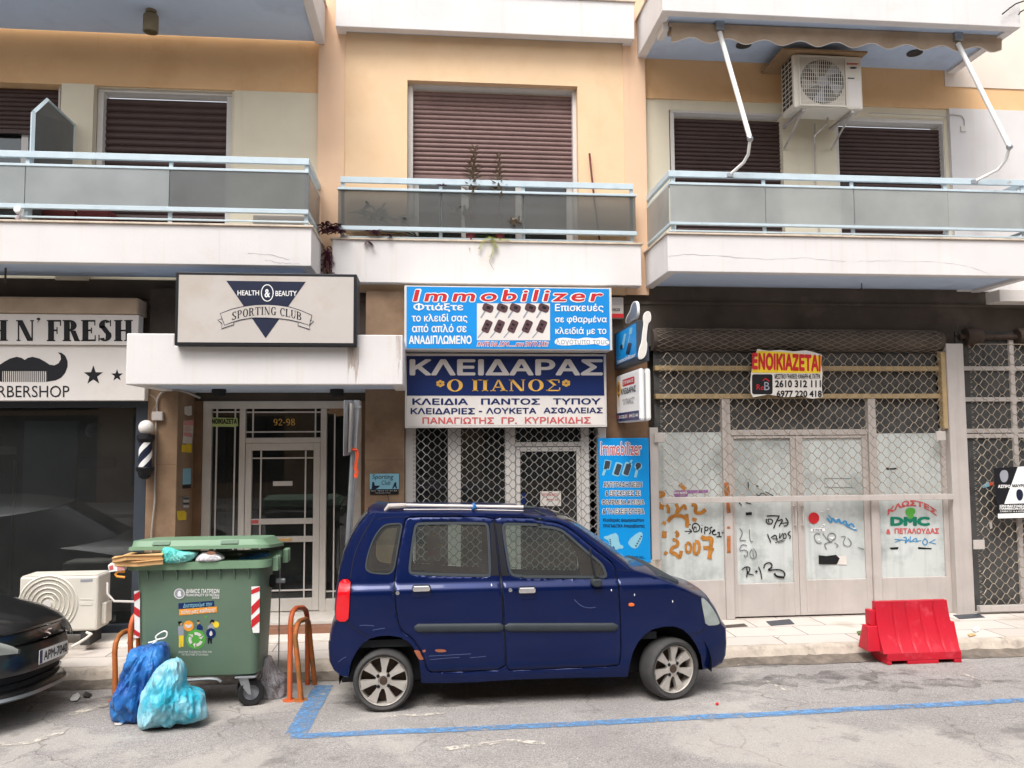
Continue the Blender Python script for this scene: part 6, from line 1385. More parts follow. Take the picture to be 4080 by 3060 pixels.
MB().decal(pl, [(580, 905), (610, 895), (630, 905), (626, 975), (585, 978)], .004).decal(pl, [(825, 905), (850, 880), (880, 900), (880, 925), (826, 930)], .004).build('torso', M['grey_v'], t); MB().decal(pl, [(588, 978), (628, 976), (625, 1070), (608, 1070), (605, 1010), (602, 1076), (588, 1074)], .005).build('trousers', M['yellow'], t)
MB().decal(pl, [(735, 900), (760, 880), (785, 905), (785, 935), (735, 930)], .003).build('jacket', M['navy'], t); MB().decal(pl, [(824, 995), (860, 1000), (862, 1045), (848, 1045), (844, 1010), (838, 1048), (826, 1045)], .004).build('legs', M['k'], t)
MB().disc(pl, 602, 878, 13, 16, off=.004).disc(pl, 748, 868, 11, 14, off=.004).disc(pl, 860, 868, 13, 15, off=.004).build('faces', M['card'], t); MB().decal(pl, [(580, 862), (610, 858), (612, 872), (598, 876), (596, 890), (586, 885)], .006).disc(pl, 748, 857, 11, 6, off=.006).decal(pl, [(845, 858), (860, 844), (880, 850), (880, 875), (870, 865), (855, 868), (848, 882)], .006).build('hair', M['k'], t)
MB().decal(pl, [(798, 812), (812, 822), (826, 810), (818, 832), (806, 834)], .004).build('leaf', M['green_v'], t)
# ---------------------------------------------------------------- bags and litter in and round the bin
def bag(name, m, label, K, outline, Y, depth, cr=.05, seed=1, group=None, nphi=90, ns=260, floor=True, clampz=None):
    pts = [at(*K(*p), Y) for p in chaikin(outline, 2)]; cx_ = sum(p.x for p in pts)/len(pts); cz_ = sum(p.z for p in pts)/len(pts)
    L_ = [0]
    for i in range(len(pts)): L_.append(L_[-1]+(pts[(i+1) % len(pts)]-pts[i]).length)
    ring = []; j = 0
    for k in range(ns):
        s_ = L_[-1]*k/ns
        while L_[j+1] < s_: j += 1
        u = (s_-L_[j])/(L_[j+1]-L_[j]); ring.append(pts[j].lerp(pts[(j+1) % len(pts)], u))
    kt = max(ring, key=lambda q: q.z); kx, kz = kt.x, kt.z
    rows = []
    for i in range(nphi+1):
        ph = math.pi*i/nphi; sn = max(math.sin(ph), .001)**.75; row = []
        for q in ring:
            x = cx_+(q.x-cx_)*sn; z = cz_+(q.z-cz_)*sn; y = Y-depth*math.cos(ph)
            v = Vector((x*6+seed*3, y*6, z*6)); nn = noise.noise(v); n2 = noise.noise(v*2.6); n3 = 1-abs(noise.noise(Vector((x*9+seed, y*9, z*3.5))))*2
            an = math.atan2(x-kx, (kz-z)+.05); dk = math.hypot(x-kx, z-kz); fade = min(1, .25+dk*2.2)
            pl1 = 1-2*abs(noise.noise((an*3.2+seed, y*2.5, dk*1.6))); pl2 = 1-2*abs(noise.noise((an*8+seed*2, y*5, dk*3.5)))
            d = cr*(.5*nn+.2*n2+.3*(n3-.4)+(.6*(pl1-.5)+.45*(pl2-.5))*fade+.42*(.6-abs(noise.noise(Vector((x*13+z*4+seed, y*13, z*4.5-x*2))))*2)*fade+.20*(.6-abs(noise.noise(Vector((x*26-z*6, y*26+seed, z*10+x*5))))*2)+.07*(.6-abs(noise.noise(v*8))*2)); dirv = Vector((x-cx_, (y-Y)*1.4, (z-cz_)*.8)); dirv = dirv.normalized() if dirv.length > 1e-5 else dirv
            p = Vector((x, y, z))+dirv*d*(.25+.75*(1-sn**3*.8))
            if floor: p.z = max(p.z, gz(p.y)+.006)
            row.append(p)
        rows.append(row)
    return tag(MB().grid(rows, True).build(name, M[m], smooth=75), label, 'bag', group)
bg1 = bag('refuse_sack', 'bag_blue', 'dark blue tied refuse sack leaning on the green bin', KA, [(860, 955), (900, 945), (940, 960), (955, 1000), (950, 1060), (935, 1120), (915, 1220), (890, 1320), (860, 1392), (780, 1394), (690, 1388), (655, 1362), (645, 1300), (660, 1230), (690, 1170), (710, 1110), (725, 1040), (745, 990), (790, 965)], 6.84, .20, .06, 2, 'refuse sacks by the bin')
bag('refuse_sack', 'bag_cyan', 'turquoise refuse sack slumped in front of the blue one', KA, [(1005, 1030), (1035, 1055), (1050, 1120), (1048, 1190), (1080, 1215), (1130, 1228), (1165, 1256), (1185, 1320), (1182, 1374), (1140, 1390), (1050, 1402), (950, 1414), (850, 1424), (800, 1418), (790, 1380), (800, 1300), (810, 1240), (850, 1180), (890, 1100), (930, 1060), (970, 1035)], 6.60, .17, .05, 5, 'refuse sacks by the bin')
mb = MB(); mb.tube([at(*KA(*p), 6.78) for p in chaikin([(845, 945), (870, 940), (900, 925), (945, 918), (955, 890), (940, 876), (905, 892), (882, 915), (900, 930), (870, 950)], 2, False)], .006, 6); o_ = mb.build('tie_string', M['w'], bg1, smooth=40)
bag('refuse_sack', 'bag_clear', 'see-through grey sack of rubbish on the road right of the bin', KN, [(1310, 1150), (1340, 1160), (1370, 1240), (1420, 1290), (1478, 1340), (1482, 1440), (1470, 1515), (1400, 1532), (1300, 1525), (1255, 1520), (1270, 1430), (1235, 1340), (1260, 1260)], 7.38, .12, .06, 9, 'refuse sacks by the bin')
YI = yF+.02
bag('carrier_bag', 'bag_teal', 'mint green carrier bag squeezed under the bin lid', KN, [(445, 240), (480, 226), (560, 240), (640, 262), (740, 280), (755, 300), (720, 345), (660, 375), (560, 380), (470, 378), (455, 330)], YI, .12, .03, 12, 'bags under the bin lid', floor=False)
bag('carrier_bag', 'bag_white', 'white carrier bag with a red mark under the bin lid', KN, [(745, 310), (790, 280), (850, 275), (900, 290), (960, 320), (970, 350), (880, 365), (790, 370), (715, 366)], YI+.02, .11, .03, 17, 'bags under the bin lid', floor=False)
bag('carrier_bag', 'bag_blue', 'blue sack top showing between rim and lid at the right', KN, [(1060, 345), (1110, 318), (1200, 305), (1300, 300), (1335, 325), (1330, 352), (1200, 365), (1080, 370)], YI+.25, .16, .03, 23, 'bags under the bin lid', floor=False)
bag('carrier_bag', 'bag_clear', 'dark rubbish filling the bin behind the carrier bags', KN, [(250, 320), (500, 300), (900, 300), (1250, 310), (1250, 420), (250, 430)], 7.42, .35, .04, 29, 'bags under the bin lid', floor=False)
MB_ = MB(); MB_.disc(PY(KN, YI-.11), 850, 298, 40, 16, off=.0); o_ = MB_.build('red_mark', M['riser'], bpy.data.objects['carrier_bag.001'])
def pizza(label, pts_t, h, dy):
    P_ = [at(*KN(*p), yF+d) for p, d in pts_t]; mb = MB(); mb.prism(P_, (0, 0, -h))
    t = thing('pizza_box', label, 'box', (P_[0].x, yF, P_[0].z-h), 'pizza boxes on the bin')
    mb.build('tray', M['card'], t, bevel=.004)
    lip = [p+Vector((0, -.012, .002)) for p in P_[:3]]; MB().prism([lip[0], lip[1], lip[2], lip[2]+Vector((0, .06, .008)), lip[0]+Vector((0, .06, .008))], (0, 0, .006)).build('lid_flap', M['card'], t)
pizza('brown pizza box sticking out of the bin, upper of two', [((36, 346), -.10), ((150, 322), -.16), ((452, 318), -.10), ((452, 296), .15), ((190, 290), .2)], .035, 0)
pizza('brown pizza box sticking out of the bin, lower of two', [((52, 372), -.10), ((240, 376), -.14), ((458, 355), -.10), ((452, 345), .15), ((160, 335), .2)], .035, 0)
c = at(*KN(50, 410), yF-.05)
t = tag(MB().prism([at(*KN(*p), yF-.10) for p in ((0, 400), (60, 380), (135, 392), (140, 440), (60, 448), (10, 455))], (0, .05, .01)).build('carton', M['w']), 'small white carton with a red panel jammed at the bin rim', 'carton')
ORG[t.name] = t.location.copy(); MB().decal(PY(KN, yF-.10), [(10, 408), (42, 396), (46, 432), (14, 440)], .002).build('red_panel', M['redtxt'], t); MB().decal(PY(KN, yF-.10), [(75, 398), (135, 398), (138, 436), (78, 442)], .002).build('pink_panel', M['paperp'], t)
tag(MB().tube([at(*KN(*p), yF-.08) for p in ((140, 450), (80, 450), (62, 475), (75, 490), (140, 498))], .010, 6).build('plastic_loop', M['orange_v'], smooth=40), 'orange plastic loop sticking out of the bin', 'plastic loop')
# ---------------------------------------------------------------- steel hoops either side of the bin
def hoop(label, f, b, ft, bt, m, rr_=.0225):
    F, B = onroad(*KA(*f)), onroad(*KA(*b)); FT, BT = at(*KA(*ft), F.y+.02), at(*KA(*bt), B.y-.02)
    F.z = gz(F.y); B.z = gz(B.y)
    d = (BT-FT); path = [F, F.lerp(FT, .5), FT-Vector((0, 0, .06))]
    path += [FT+d*.03+Vector((0, 0, .0)), FT+d*.12+Vector((0, 0, .05)), FT+d*.3+Vector((0, 0, .075))]
    path += [FT+d*.7+Vector((0, 0, .075)), FT+d*.88+Vector((0, 0, .05)), FT+d*.97, BT-Vector((0, 0, .06)), B]
    t = thing('steel_hoop', label, 'hoop', F, 'steel hoops beside the bin')
    MB().tube(path, rr_, 12).build('tube', M[m], t, smooth=40); MB().lathe([(.06, 0), (.06, .008)], F-Vector((0, 0, .002)), (0, 0, 1), 18).build('foot_plate', M[m], t)
hoop('taller orange steel hoop between the bin and the blue car', (1650, 1274), (1752, 1184), (1656, 800), (1752, 790), 'orange_steel')
hoop('shorter bent orange hoop nearest the blue car', (1716, 1274), (1794, 1184), (1682, 880), (1764, 850), 'rusty_orange')
hoop('shorter rusty hoop left of the bin beside the blue sack', (657, 1274), (790, 1184), (655, 950), (790, 905), 'rusty_orange')
hoop('taller orange hoop half hidden behind the left edge of the bin', (742, 1240), (830, 1190), (745, 845), (838, 800), 'orange_steel')
# ---------------------------------------------------------------- red barrier
K6 = crop(3380, 2360, .23508)
g0 = onroad(*K6(662, 1108)); g1 = onroad(*K6(1922, 1056)); yf_ = 7.66; x0_, x1_ = at(*K6(662, 1060), yf_).x, at(*K6(1922, 1056), yf_).x; zg = gz(yf_)
dpt = .31; zt_ = at(*K6(1000, 150), yf_+.12).z
t = thing('road_barrier', 'red plastic water-filled barrier standing against the kerb', 'barrier', ((x0_+x1_)/2, yf_+dpt/2, zg))
zb1 = zg+.108
prof = []                                       # front face, bottom to top: (y, z)
for i in range(15):
    u = i/14; prof.append((yf_+.125*(1-(1-u)**2.2)+.0, zb1+(zt_-zb1)*u))
mb = MB(); N = 120; rowsF = []; rowsB = []
xe = lambda u: (x0_-.03+.0*u, x1_-.01-.02*u)
for (y, z), u in zip(prof, [i/14 for i in range(15)]):
    a_, b_ = x0_-.035+.075*0, x1_-.005-.045*u
    rF, rB = [], []
    for k in range(N+1):
        s_ = k/N; x = a_+(b_-a_)*s_; g_ = 0
        for c_ in (.235, .42, .61, .80): g_ += math.exp(-((s_-c_-.0)/.011)**2)
        g_ *= .018*min(1, (1-u)*6, u*3.5+.1)
        rF.append((x, y+g_, z)); rB.append((x, 2*yf_+dpt-y-g_, z))
    rowsF.append(rF); rowsB.append(rB)
allr = rowsF+rowsB[::-1]; mb.grid(allr)
m_ = len(allr); nn_ = N+1
mb.f.append(tuple(i*nn_ for i in range(m_))); mb.f.append(tuple(i*nn_+N for i in range(m_-1, -1, -1)))
mb.build('body', M['barrier'], t, smooth=35)
MB().box(x0_, x1_, yf_, yf_+dpt, zg+.036, zb1-.001).box(x0_, x0_+.045, yf_+.0005, yf_+dpt, zg, zg+.036).box(x0_+(x1_-x0_)*.27, x0_+(x1_-x0_)*.69, yf_+.0005, yf_+dpt, zg, zg+.036).box(x0_+(x1_-x0_)*.9, x1_, yf_+.0005, yf_+dpt, zg, zg+.036).box(x0_+.045, x1_-.05, yf_+.27, yf_+dpt-.01, zg+.002, zg+.036).build('base', M['barrier'], t, bevel=.006)
zk1, zk2 = at(*K6(330, 560), yf_+.15).z, at(*K6(330, 300), yf_+.15).z
MB().prism([(x0_-.16, yf_+.06, zb1+.01), (x0_-.16, yf_+.26, zb1+.01), (x0_-.13, yf_+.22, zk1), (x0_-.13, yf_+.11, zk1)], (.13, 0, 0)).build('lower_tongue', M['barrier'], t, bevel=.008)
MB().box(x0_-.09, x0_-.034, yf_+.13, yf_+.23, zk1, zk2).build('upper_tongue', M['barrier'], t, bevel=.008)
MB().prism([(x1_-.03, yf_+.05, zb1+.005), (x1_-.03, yf_+.3, zb1+.005), (x1_-.03, yf_+.24, zk1+.02), (x1_-.03, yf_+.12, zk1+.02)], (.05, 0, 0)).build('end_groove', M['barrier'], t, bevel=.008)
# ---------------------------------------------------------------- balcony plants and odds
def leaf(mb, p, d, L, wd, droop=.3, up=Vector((0, 0, 1))):
    d = d.normalized(); s_ = d.cross(up); s_ = s_.normalized() if s_.length > 1e-3 else Vector((1, 0, 0)); A = []; C_ = []; B = []
    for i in range(6):
        u = i/5; c = p+d*L*u-up*droop*L*u*u; w_ = wd*math.sin(math.pi*min(.97, .12+u*.88))**.9
        A.append(c+s_*w_/2+up*w_*.12); C_.append(c); B.append(c-s_*w_/2+up*w_*.12)
    mb.grid([A, C_, B])
def rnd(a, b): return random.uniform(a, b)
def spire(K, base, top, Y, m, label, n=46, L=.085):
    b0_, t0_ = at(*K(*base), Y), at(*K(*top), Y)
    t = thing('potted_plant', label, 'plant', b0_)
    MB().tube([b0_, b0_.lerp(t0_, .5)+Vector((.006, 0, 0)), t0_], [.008, .007, .004], 6).build('stem', M[m], t)
    mb = MB()
    for i in range(n):
        u = .22+.78*i/n; a_ = i*2.4; ll = L*(1.15-.75*u)*rnd(.8, 1.2)
        leaf(mb, b0_.lerp(t0_, u), Vector((math.cos(a_), math.sin(a_)*.8, .55)), ll, ll*.22, .15)
    mb.build('leaves', M[m], t, fix=False)
    MB().lathe([(.05, -.30), (.07, -.02), (.075, 0), (.066, 0), (.06, -.03), (0, -.03)], b0_, (0, 0, 1), 20).build('pot', M['terra'], t, smooth=40)
spire(KC, (1018, 1300), (1042, 878), 9.10, 'leaf_b', 'taller brown spiky plant in front of the faded shutter', 90, .19)
spire(KC, (1192, 1300), (1188, 920), 9.10, 'leaf_b', 'shorter brown spiky plant right of the taller one', 70, .17)
def clump(K, x, y, Y, m, label, n, L, spread=.1, up=.5, droop=.4, dx=0.0, nm='trailing_plant', hang=0.0):
    c = at(*K(x, y), Y); t = thing(nm, label, 'plant', c); mb = MB(); ms = MB()
    for i in range(n):
        a_ = rnd(0, 6.28); p = c+Vector((rnd(-spread, spread)+dx*rnd(0, 1), rnd(-.03, .03), rnd(-spread*.5, spread*.5)-hang*rnd(0, 1)))
        leaf(mb, p, Vector((math.cos(a_), math.sin(a_)*.6, up*rnd(.2, 1.4))), L*rnd(.6, 1.2), L*.28, droop)
        if i % 3 == 0: ms.tube([c, c.lerp(p, .5)+Vector((0, 0, .01)), p], .003, 4)
    ms.build('stems', M[m], t); mb.build('leaves', M[m], t, fix=False)
clump(KC, 185, 1375, 9.0, 'leaf_p', 'purple trailing plant spilling over the gap at the left balcony corner', 90, .12, .11)
clump(KC, 160, 1490, 9.05, 'leaf_p', 'lower purple strands hanging in the gap between balconies', 60, .08, .06, .1, .8, hang=.3)
clump(KC, 430, 1398, 9.0, 'leaf_p', 'purple star-like shoot under the left end of the centre glass', 18, .11, .03)
clump(KC, 395, 1455, 9.0, 'leaf_p', 'purple shoot drooping over the slab below the star-like one', 11, .08, .02, .1, .8)
clump(KC, 540, 1420, 9.0, 'leaf_p', 'purple shoot on the centre slab, right of its neighbours', 11, .08, .02)
clump(KC, 850, 1115, 9.0, 'leaf_p', 'purple shoot poking over the centre top rail', 9, .08, .015)
clump(KC, 430, 1290, 9.13, 'leaf_k', 'leafy plant behind the left pane of the centre balcony', 36, .16, .15, .9, .2)
clump(KC, 600, 1330, 9.10, 'leaf_k', 'small leafy plant behind the left pane, nearer the middle', 14, .12, .06, .9)
clump(KC, 960, 1290, 9.13, 'leaf_k', 'leafy plant behind the middle pane of the centre balcony', 32, .14, .10, 1.0, .2)
clump(KC, 1290, 1340, 8.99, 'leaf_b', 'small rosette succulent standing on the lower rail', 40, .075, .05, .9, .1)
clump(KC, 1290, 1300, 8.985, 'leaf_g', 'green tips of the succulent on the lower rail', 14, .035, .05, 1.2, .1) if False else None
clump(KC, 700, 1425, 9.10, 'leaf_k', 'dark ground foliage along the centre balcony edge', 120, .07, .55, .6, .4)
clump(KC, 1180, 1425, 9.10, 'leaf_g', 'green foliage along the centre balcony edge', 90, .07, .35, .6, .4)
t = thing('hanging_fern', 'pale yellow green fishbone fronds hanging over the centre slab', 'plant', at(*KC(1130, 1440), 9.0))
for path in ([(1140, 1425), (1100, 1440), (1080, 1470), (1070, 1495)], [(1140, 1430), (1160, 1470), (1150, 1520), (1138, 1545)], [(1140, 1428), (1200, 1440), (1250, 1440)], [(1140, 1428), (1165, 1455), (1175, 1490)]):
    mb = MB(); pp = [at(*KC(*p), 8.99) for p in chaikin(path, 2, False)]; mb.tube(pp, .004, 4)
    for i in range(1, len(pp)-1):
        d = (pp[i+1]-pp[i-1]).normalized(); s_ = Vector((-d.z, 0, d.x))
        for sg in (-1, 1): leaf(mb, pp[i], s_*sg+d*.5, .028, .014, .2)
    mb.build('frond', M['leaf_y'], t, fix=False)
MB().tube([at(*KC(*p), 8.99) for p in chaikin([(1138, 1545), (1130, 1575), (1145, 1600), (1160, 1622)], 2, False)], .002, 4).build('dry_tendril', M['leaf_b'], t)
tag(MB().tube([at(*KC(1732, 930), 9.19), at(*KC(1758, 1170), 9.17), at(*KC(1792, 1440), 9.13)], .011, 8).tube([at(*KC(1732, 922), 9.19), at(*KC(1737, 965), 9.19)], .0125, 8).build('broom_handle', M['broom'], smooth=40), 'maroon broom handle leaning on the orange wall right of the shutter', 'broom')
for k, x in enumerate((350, 560)):
    a_, b_ = at(*KL(x-100, 1258), 8.62), at(*KL(x+98, 1335), 8.62)
    tag(MB().box(a_.x, b_.x, 8.62, 8.85, 4.21, a_.z).build('planter', M['terra'], bevel=.012), ('maroon planter behind the lower rail, the left one of the pair', 'maroon planter behind the lower rail, the right one of the pair')[k], 'planter', 'maroon planters on the left balcony')
a_, b_ = at(*KL(1520, 1288), 8.7), at(*KL(1835, 1345), 8.7); tag(MB().box(a_.x, b_.x, 8.7, 8.95, 4.21, a_.z).build('storage_box', M['lbox'], bevel=.01), 'low grey patterned box behind the rail at the left balcony end', 'box')
t = thing('plastic_jug', 'white plastic jug wedged under the lower rail of the left balcony', 'jug', at(*KL(110, 1330), 8.34))
j0 = at(*KL(112, 1285), 8.34); MB().lathe([(.0, -.035), (.03, -.034), (.036, -.02), (.036, .02), (.03, .034), (0, .035)], at(*KL(108, 1262), 8.34), (.2, -1, .1), 20).build('head', M['w'], t, smooth=50); MB().sphere(at(*KL(112, 1305), 8.36), .034, 14, (1.1, .7, .8)).build('body', M['bag_white'], t, smooth=60)
t = tag(MB().tube([at(*KR(*p), 8.1) for p in ((2184, 5), (2140, 20), (2105, 45), (2065, 78))], .008, 5).tube([at(*KR(*p), 8.1) for p in ((2184, 55), (2165, 65), (2155, 80))], .008, 5).build('loose_cable', M['k']), 'black loose cable ends against the upper right fascia', 'cable')
# litter and covers
for px, py, wd, ht, m, lab in ((1205, 1435, 0, 0, '', ''),)[:0]: pass
KQ = crop(2500, 2000, .71429)
def litter(K, pts, m, lab, h=.012, nm='paper_scrap', cat='litter'):
    P_ = [onroad(*K(*p)) for p in pts]; P_ = [Vector((p.x, p.y, gz(p.y)+.006+abs(noise.noise((p.x*9, p.y*9, 1)))*h)) for p in P_]
    tag(MB().prism(P_, (0, 0, .003)).build(nm, M[m]), lab, cat)
litter(KQ, [(552, 902), (600, 895), (636, 902), (622, 914), (570, 908)], 'paper', 'pale paper scrap on the road in front of the blue car')
litter(KQ, [(1617, 872), (1640, 868), (1648, 876), (1625, 880)], 'leaf_y', 'pale leaf on the road before the red barrier')
litter(KQ, [(1930, 800), (1955, 788), (1968, 800), (1950, 812), (1934, 812)], 'w', 'white crumpled paper in the gutter right of the barrier', .04)
litter(KQ, [(1900, 826), (1935, 818), (1950, 828), (1915, 836)], 'card', 'brown scrap in the gutter beside the white paper')
litter(KQ, [(1282, 812), (1312, 806), (1320, 826), (1292, 830)], 'leaf_g', 'green leaf in the gutter left of the barrier', .04)
litter(KQ, [(490, 1130), (508, 1128), (510, 1136), (494, 1138)], 'red', 'tiny red scrap on the road by the front wheel')
litter(KQ, [(820, 840), (850, 836), (840, 848)], 'paper', 'white flake in the gutter ahead of the car')
litter(KA, [(398, 1275), (415, 1248), (445, 1240), (458, 1262), (440, 1282), (405, 1285)], 'w', 'crumpled white tissue in the gutter by the black car', .05)
litter(KA, [(470, 1252), (490, 1240), (525, 1245), (510, 1262), (480, 1262)], 'k', 'black scrap in the gutter right of the tissue', .03)
litter(KA, [(648, 1408), (690, 1398), (712, 1405), (690, 1420), (655, 1418)], 'paper', 'pale flat scrap on the road under the blue sack')
def cover(K, pts, m, lab):
    P_ = []
    for p in pts: d = ray(*K(*p)); q = EYE+d*((.1-EYE.z)/d.z); P_.append(Vector((q.x, q.y, .101)))
    tag(MB().prism(P_, (0, 0, .004)).build('manhole_cover', M[m]), lab, 'manhole cover', 'covers in the pavement')
cover(KQ, [(772, 668), (905, 655), (932, 682), (800, 692)], 'navy_frame', 'dark cover in the pavement before the glazed double door')
cover(KQ, [(535, 690), (650, 680), (672, 695), (545, 703)], 'dark', 'brown cover in the pavement just ahead of the car')
cover(KQ, [(1815, 632), (1960, 625), (1995, 645), (1850, 655)], 'navy_frame', 'dark cover in the pavement behind the red barrier')
# ---------------------------------------------------------------- the parked dark blue car (facing right, near side to the road)
CA, CB = crop(1300, 1980, .53044), crop(2060, 1980, .53044)
Y0c, YC = 6.74, 7.44
XRE, XFE = -.955, 2.66
def side_y(X, Z):
    y = Y0c
    if Z > .60: y += .075*(min(Z, 1.0)-.60)**2
    if Z > .97: y += min(.036, (Z-.97)*.75)
    if Z > 1.03: y += (Z-1.03)*.27
    if Z < .5: y += (.5-Z)**2*.5
    u = max(0, (XRE+.42-X)/.42); y += .16*u**2.2
    u = max(0, (X-(XFE-.8))/.8); y += .24*u**2.3
    return y
def sp(K, x, y):                     # sheet -> (X, Z) on the curved flank
    Y = Y0c
    for _ in range(5): p = at(*K(x, y), Y); Y = side_y(p.x, p.z)
    return (p.x, p.z)
def A(*L): return [sp(CA, x, y) for x, y in L]
def B(*L): return [sp(CB, x, y) for x, y in L]
zbase = -.0
car = thing('parked_car', 'dusty dark blue high-roofed hatchback parked at the kerb inside the blue bay', 'car', (.8, YC, 0))
def panel(name, outer, holes, m, parent, off=0.0, step=.045, mirror=False, smooth=60, both=False, roll=None):
    extra = []; lips = set()
    if roll is not None:                 # pressed edge: the last centimetre rolls inwards
        for lp, s_ in [(outer, 1)]*(roll == 'all')+[(h, -1) for h in holes[:2]]:
            extra += inset(lp, .011*s_)+inset(lp, .005*s_); lips |= {(round(p[0], 5), round(p[1], 5)) for p in lp}
    V, F = tri_region(outer, holes, step, extra)
    mb = MB()
    for far in ((0, 1) if both else ((1,) if mirror else (0,))):
        vs = []
        for p in V:
            y = side_y(p.x, p.y)+off+(.007 if (round(p.x, 5), round(p.y, 5)) in lips else 0); vs.append((p.x, 2*YC-y if far else y, p.y))
        mb.add(vs, F)
    return mb.build(name, m, parent, smooth=smooth)
# outlines -------------------------------------------------------------------------
top_rear = A((165, 1352), (110, 1340), (60, 1300), (32, 1240), (26, 1150), (36, 1050), (52, 985), (76, 938), (70, 860), (82, 720), (100, 612), (112, 540), (145, 420), (200, 300), (260, 205), (320, 135), (352, 117))
roof = A((420, 122), (620, 121), (900, 121), (1200, 123), (1480, 132)) + B((60, 145), (170, 156), (300, 176), (390, 210), (500, 285), (620, 375), (740, 470), (835, 545))
hoodl = B((890, 565), (1000, 592), (1150, 645), (1300, 712), (1383, 752))
nose = B((1440, 790), (1490, 862), (1522, 930), (1530, 955), (1562, 990), (1567, 1100), (1560, 1190), (1540, 1242), (1480, 1276), (1398, 1290))
arch_f = B((1394, 1285), (1380, 1190), (1345, 1110), (1300, 1045), (1245, 995), (1180, 972), (1100, 974), (1020, 995), (960, 1032), (910, 1090), (872, 1160), (848, 1250), (832, 1350))
sill = B((750, 1352), (300, 1362), (0, 1371)) + A((1100, 1392), (900, 1397), (715, 1397))
arch_r = A((710, 1330), (700, 1240), (672, 1155), (625, 1093), (560, 1056), (480, 1041), (400, 1045), (330, 1063), (270, 1103), (220, 1172), (185, 1245))
outline = top_rear+roof+hoodl+nose+arch_f+sill+arch_r
rdoor = chaikin(A((590, 200), (600, 165), (640, 150), (940, 149), (1256, 151), (1262, 200), (1280, 360), (1305, 570), (1314, 660), (1331, 960), (1345, 1150), (1346, 1300), (1100, 1309), (800, 1319), (765, 1305), (745, 1250), (720, 1180), (680, 1105), (640, 1058), (590, 1025), (556, 985), (540, 930), (525, 850), (512, 660), (520, 560), (545, 420), (572, 275)), 1)
fdoor = chaikin(A((1268, 152), (1450, 157), (1659, 166)) + B((110, 172), (250, 186), (335, 207), (405, 245), (500, 322), (600, 408), (680, 468), (718, 500), (742, 560), (757, 640), (770, 760), (780, 950), (782, 1150), (775, 1245), (752, 1272), (400, 1287), (0, 1302)) + A((1353, 1300), (1352, 1150), (1338, 960), (1321, 660), (1312, 570), (1287, 360), (1268, 200)), 1)
qwin = chaikin(A((395, 245), (440, 205), (500, 198), (575, 196), (560, 270), (532, 430), (505, 580), (400, 580), (335, 572), (300, 552), (292, 515), (312, 420), (350, 315)), 2)
rwin = chaikin(A((660, 235), (672, 205), (700, 192), (950, 190), (1185, 192), (1210, 202), (1222, 240), (1230, 420), (1236, 565), (1228, 588), (1205, 597), (920, 590), (655, 581), (628, 572), (620, 545), (628, 460), (642, 350)), 2)
fwin = chaikin(A((1322, 230), (1328, 205), (1350, 195), (1500, 199), (1659, 206)) + B((120, 212), (230, 218), (300, 230), (355, 255), (430, 320), (520, 400), (605, 468), (645, 508), (668, 560), (673, 590), (662, 604), (630, 608), (300, 606), (0, 604)) + A((1500, 602), (1410, 596), (1380, 575), (1365, 520), (1345, 390), (1330, 300)), 2)
taill = chaikin(A((103, 618), (182, 614), (180, 700), (172, 850), (166, 932), (78, 934), (72, 860), (84, 720)), 1)
headl = chaikin(B((1383, 760), (1398, 756), (1440, 795), (1490, 870), (1518, 930), (1522, 950), (1500, 962), (1416, 966), (1404, 890), (1388, 810)), 1)
g = .004
holes = [inset(rdoor, -g), inset(fdoor, -g), inset(qwin, -.002), inset(taill, -.003), inset(headl, -.003)]
rb = A((180, 955), (240, 1005), (335, 1058)); 
body = panel('body', outline, holes, M['paint'], car, roll='holes', step=.024)
lowf = lambda P_: [(x, z-.15*min(1, max(0, (1.27-z)/.24))) for x, z in P_]
panel('far_side', outline, [lowf(qwin), lowf(rwin), lowf(fwin)], M['paint'], car, mirror=True)
panel('inner_shell', inset(outline, .012), [inset(qwin, -.004), inset(rwin, -.0), inset(fwin, -.0)], M['carpil'], car, off=.02)
d1 = panel('rear_door', inset(rdoor, g*.6), [inset(rwin, -.002)], M['paint'], car, roll='all', step=.02); d1['label'] = 'rear door with scraped and rusty lower edge'
d2 = panel('front_door', inset(fdoor, g*.6), [inset(fwin, -.002)], M['paint'], car, roll='all', step=.02)
# window seals, black pillar film and glass
def ringp(name, outer, wd, m, parent, off):
    return panel(name, outer, [inset(outer, wd)], m, parent, off=off)
ringp('window_seal', inset(rwin, -.004), .022, M['trim'], d1, -.004); ringp('window_seal', inset(fwin, -.004), .022, M['trim'], d2, -.004); ringp('window_seal', inset(qwin, -.002), .012, M['trim'], car, -.003)
panel('window', inset(rwin, .014), [], M['glass_car'], d1, off=.006); panel('window', inset(fwin, .014), [], M['glass_car'], d2, off=.006); panel('quarter_window', inset(qwin, .008), [], M['glass_car'], car, off=.004)
ringp('frit_band', inset(qwin, .008), .030, M['carpil'], car, .008)
for W_ in (rwin, fwin, qwin): panel('far_window', inset(lowf(W_), .004), [], M['glass_car'], car, off=.003, mirror=True)
panel('pillar_film', A((1226, 196), (1256, 194), (1272, 330), (1298, 590), (1240, 592), (1238, 420), (1232, 250)), [], M['carpil'], d1, off=-.003)
panel('pillar_film', A((1270, 196), (1318, 200), (1322, 300), (1338, 420), (1362, 560), (1382, 592), (1318, 592), (1292, 360)), [], M['carpil'], d2, off=-.003)
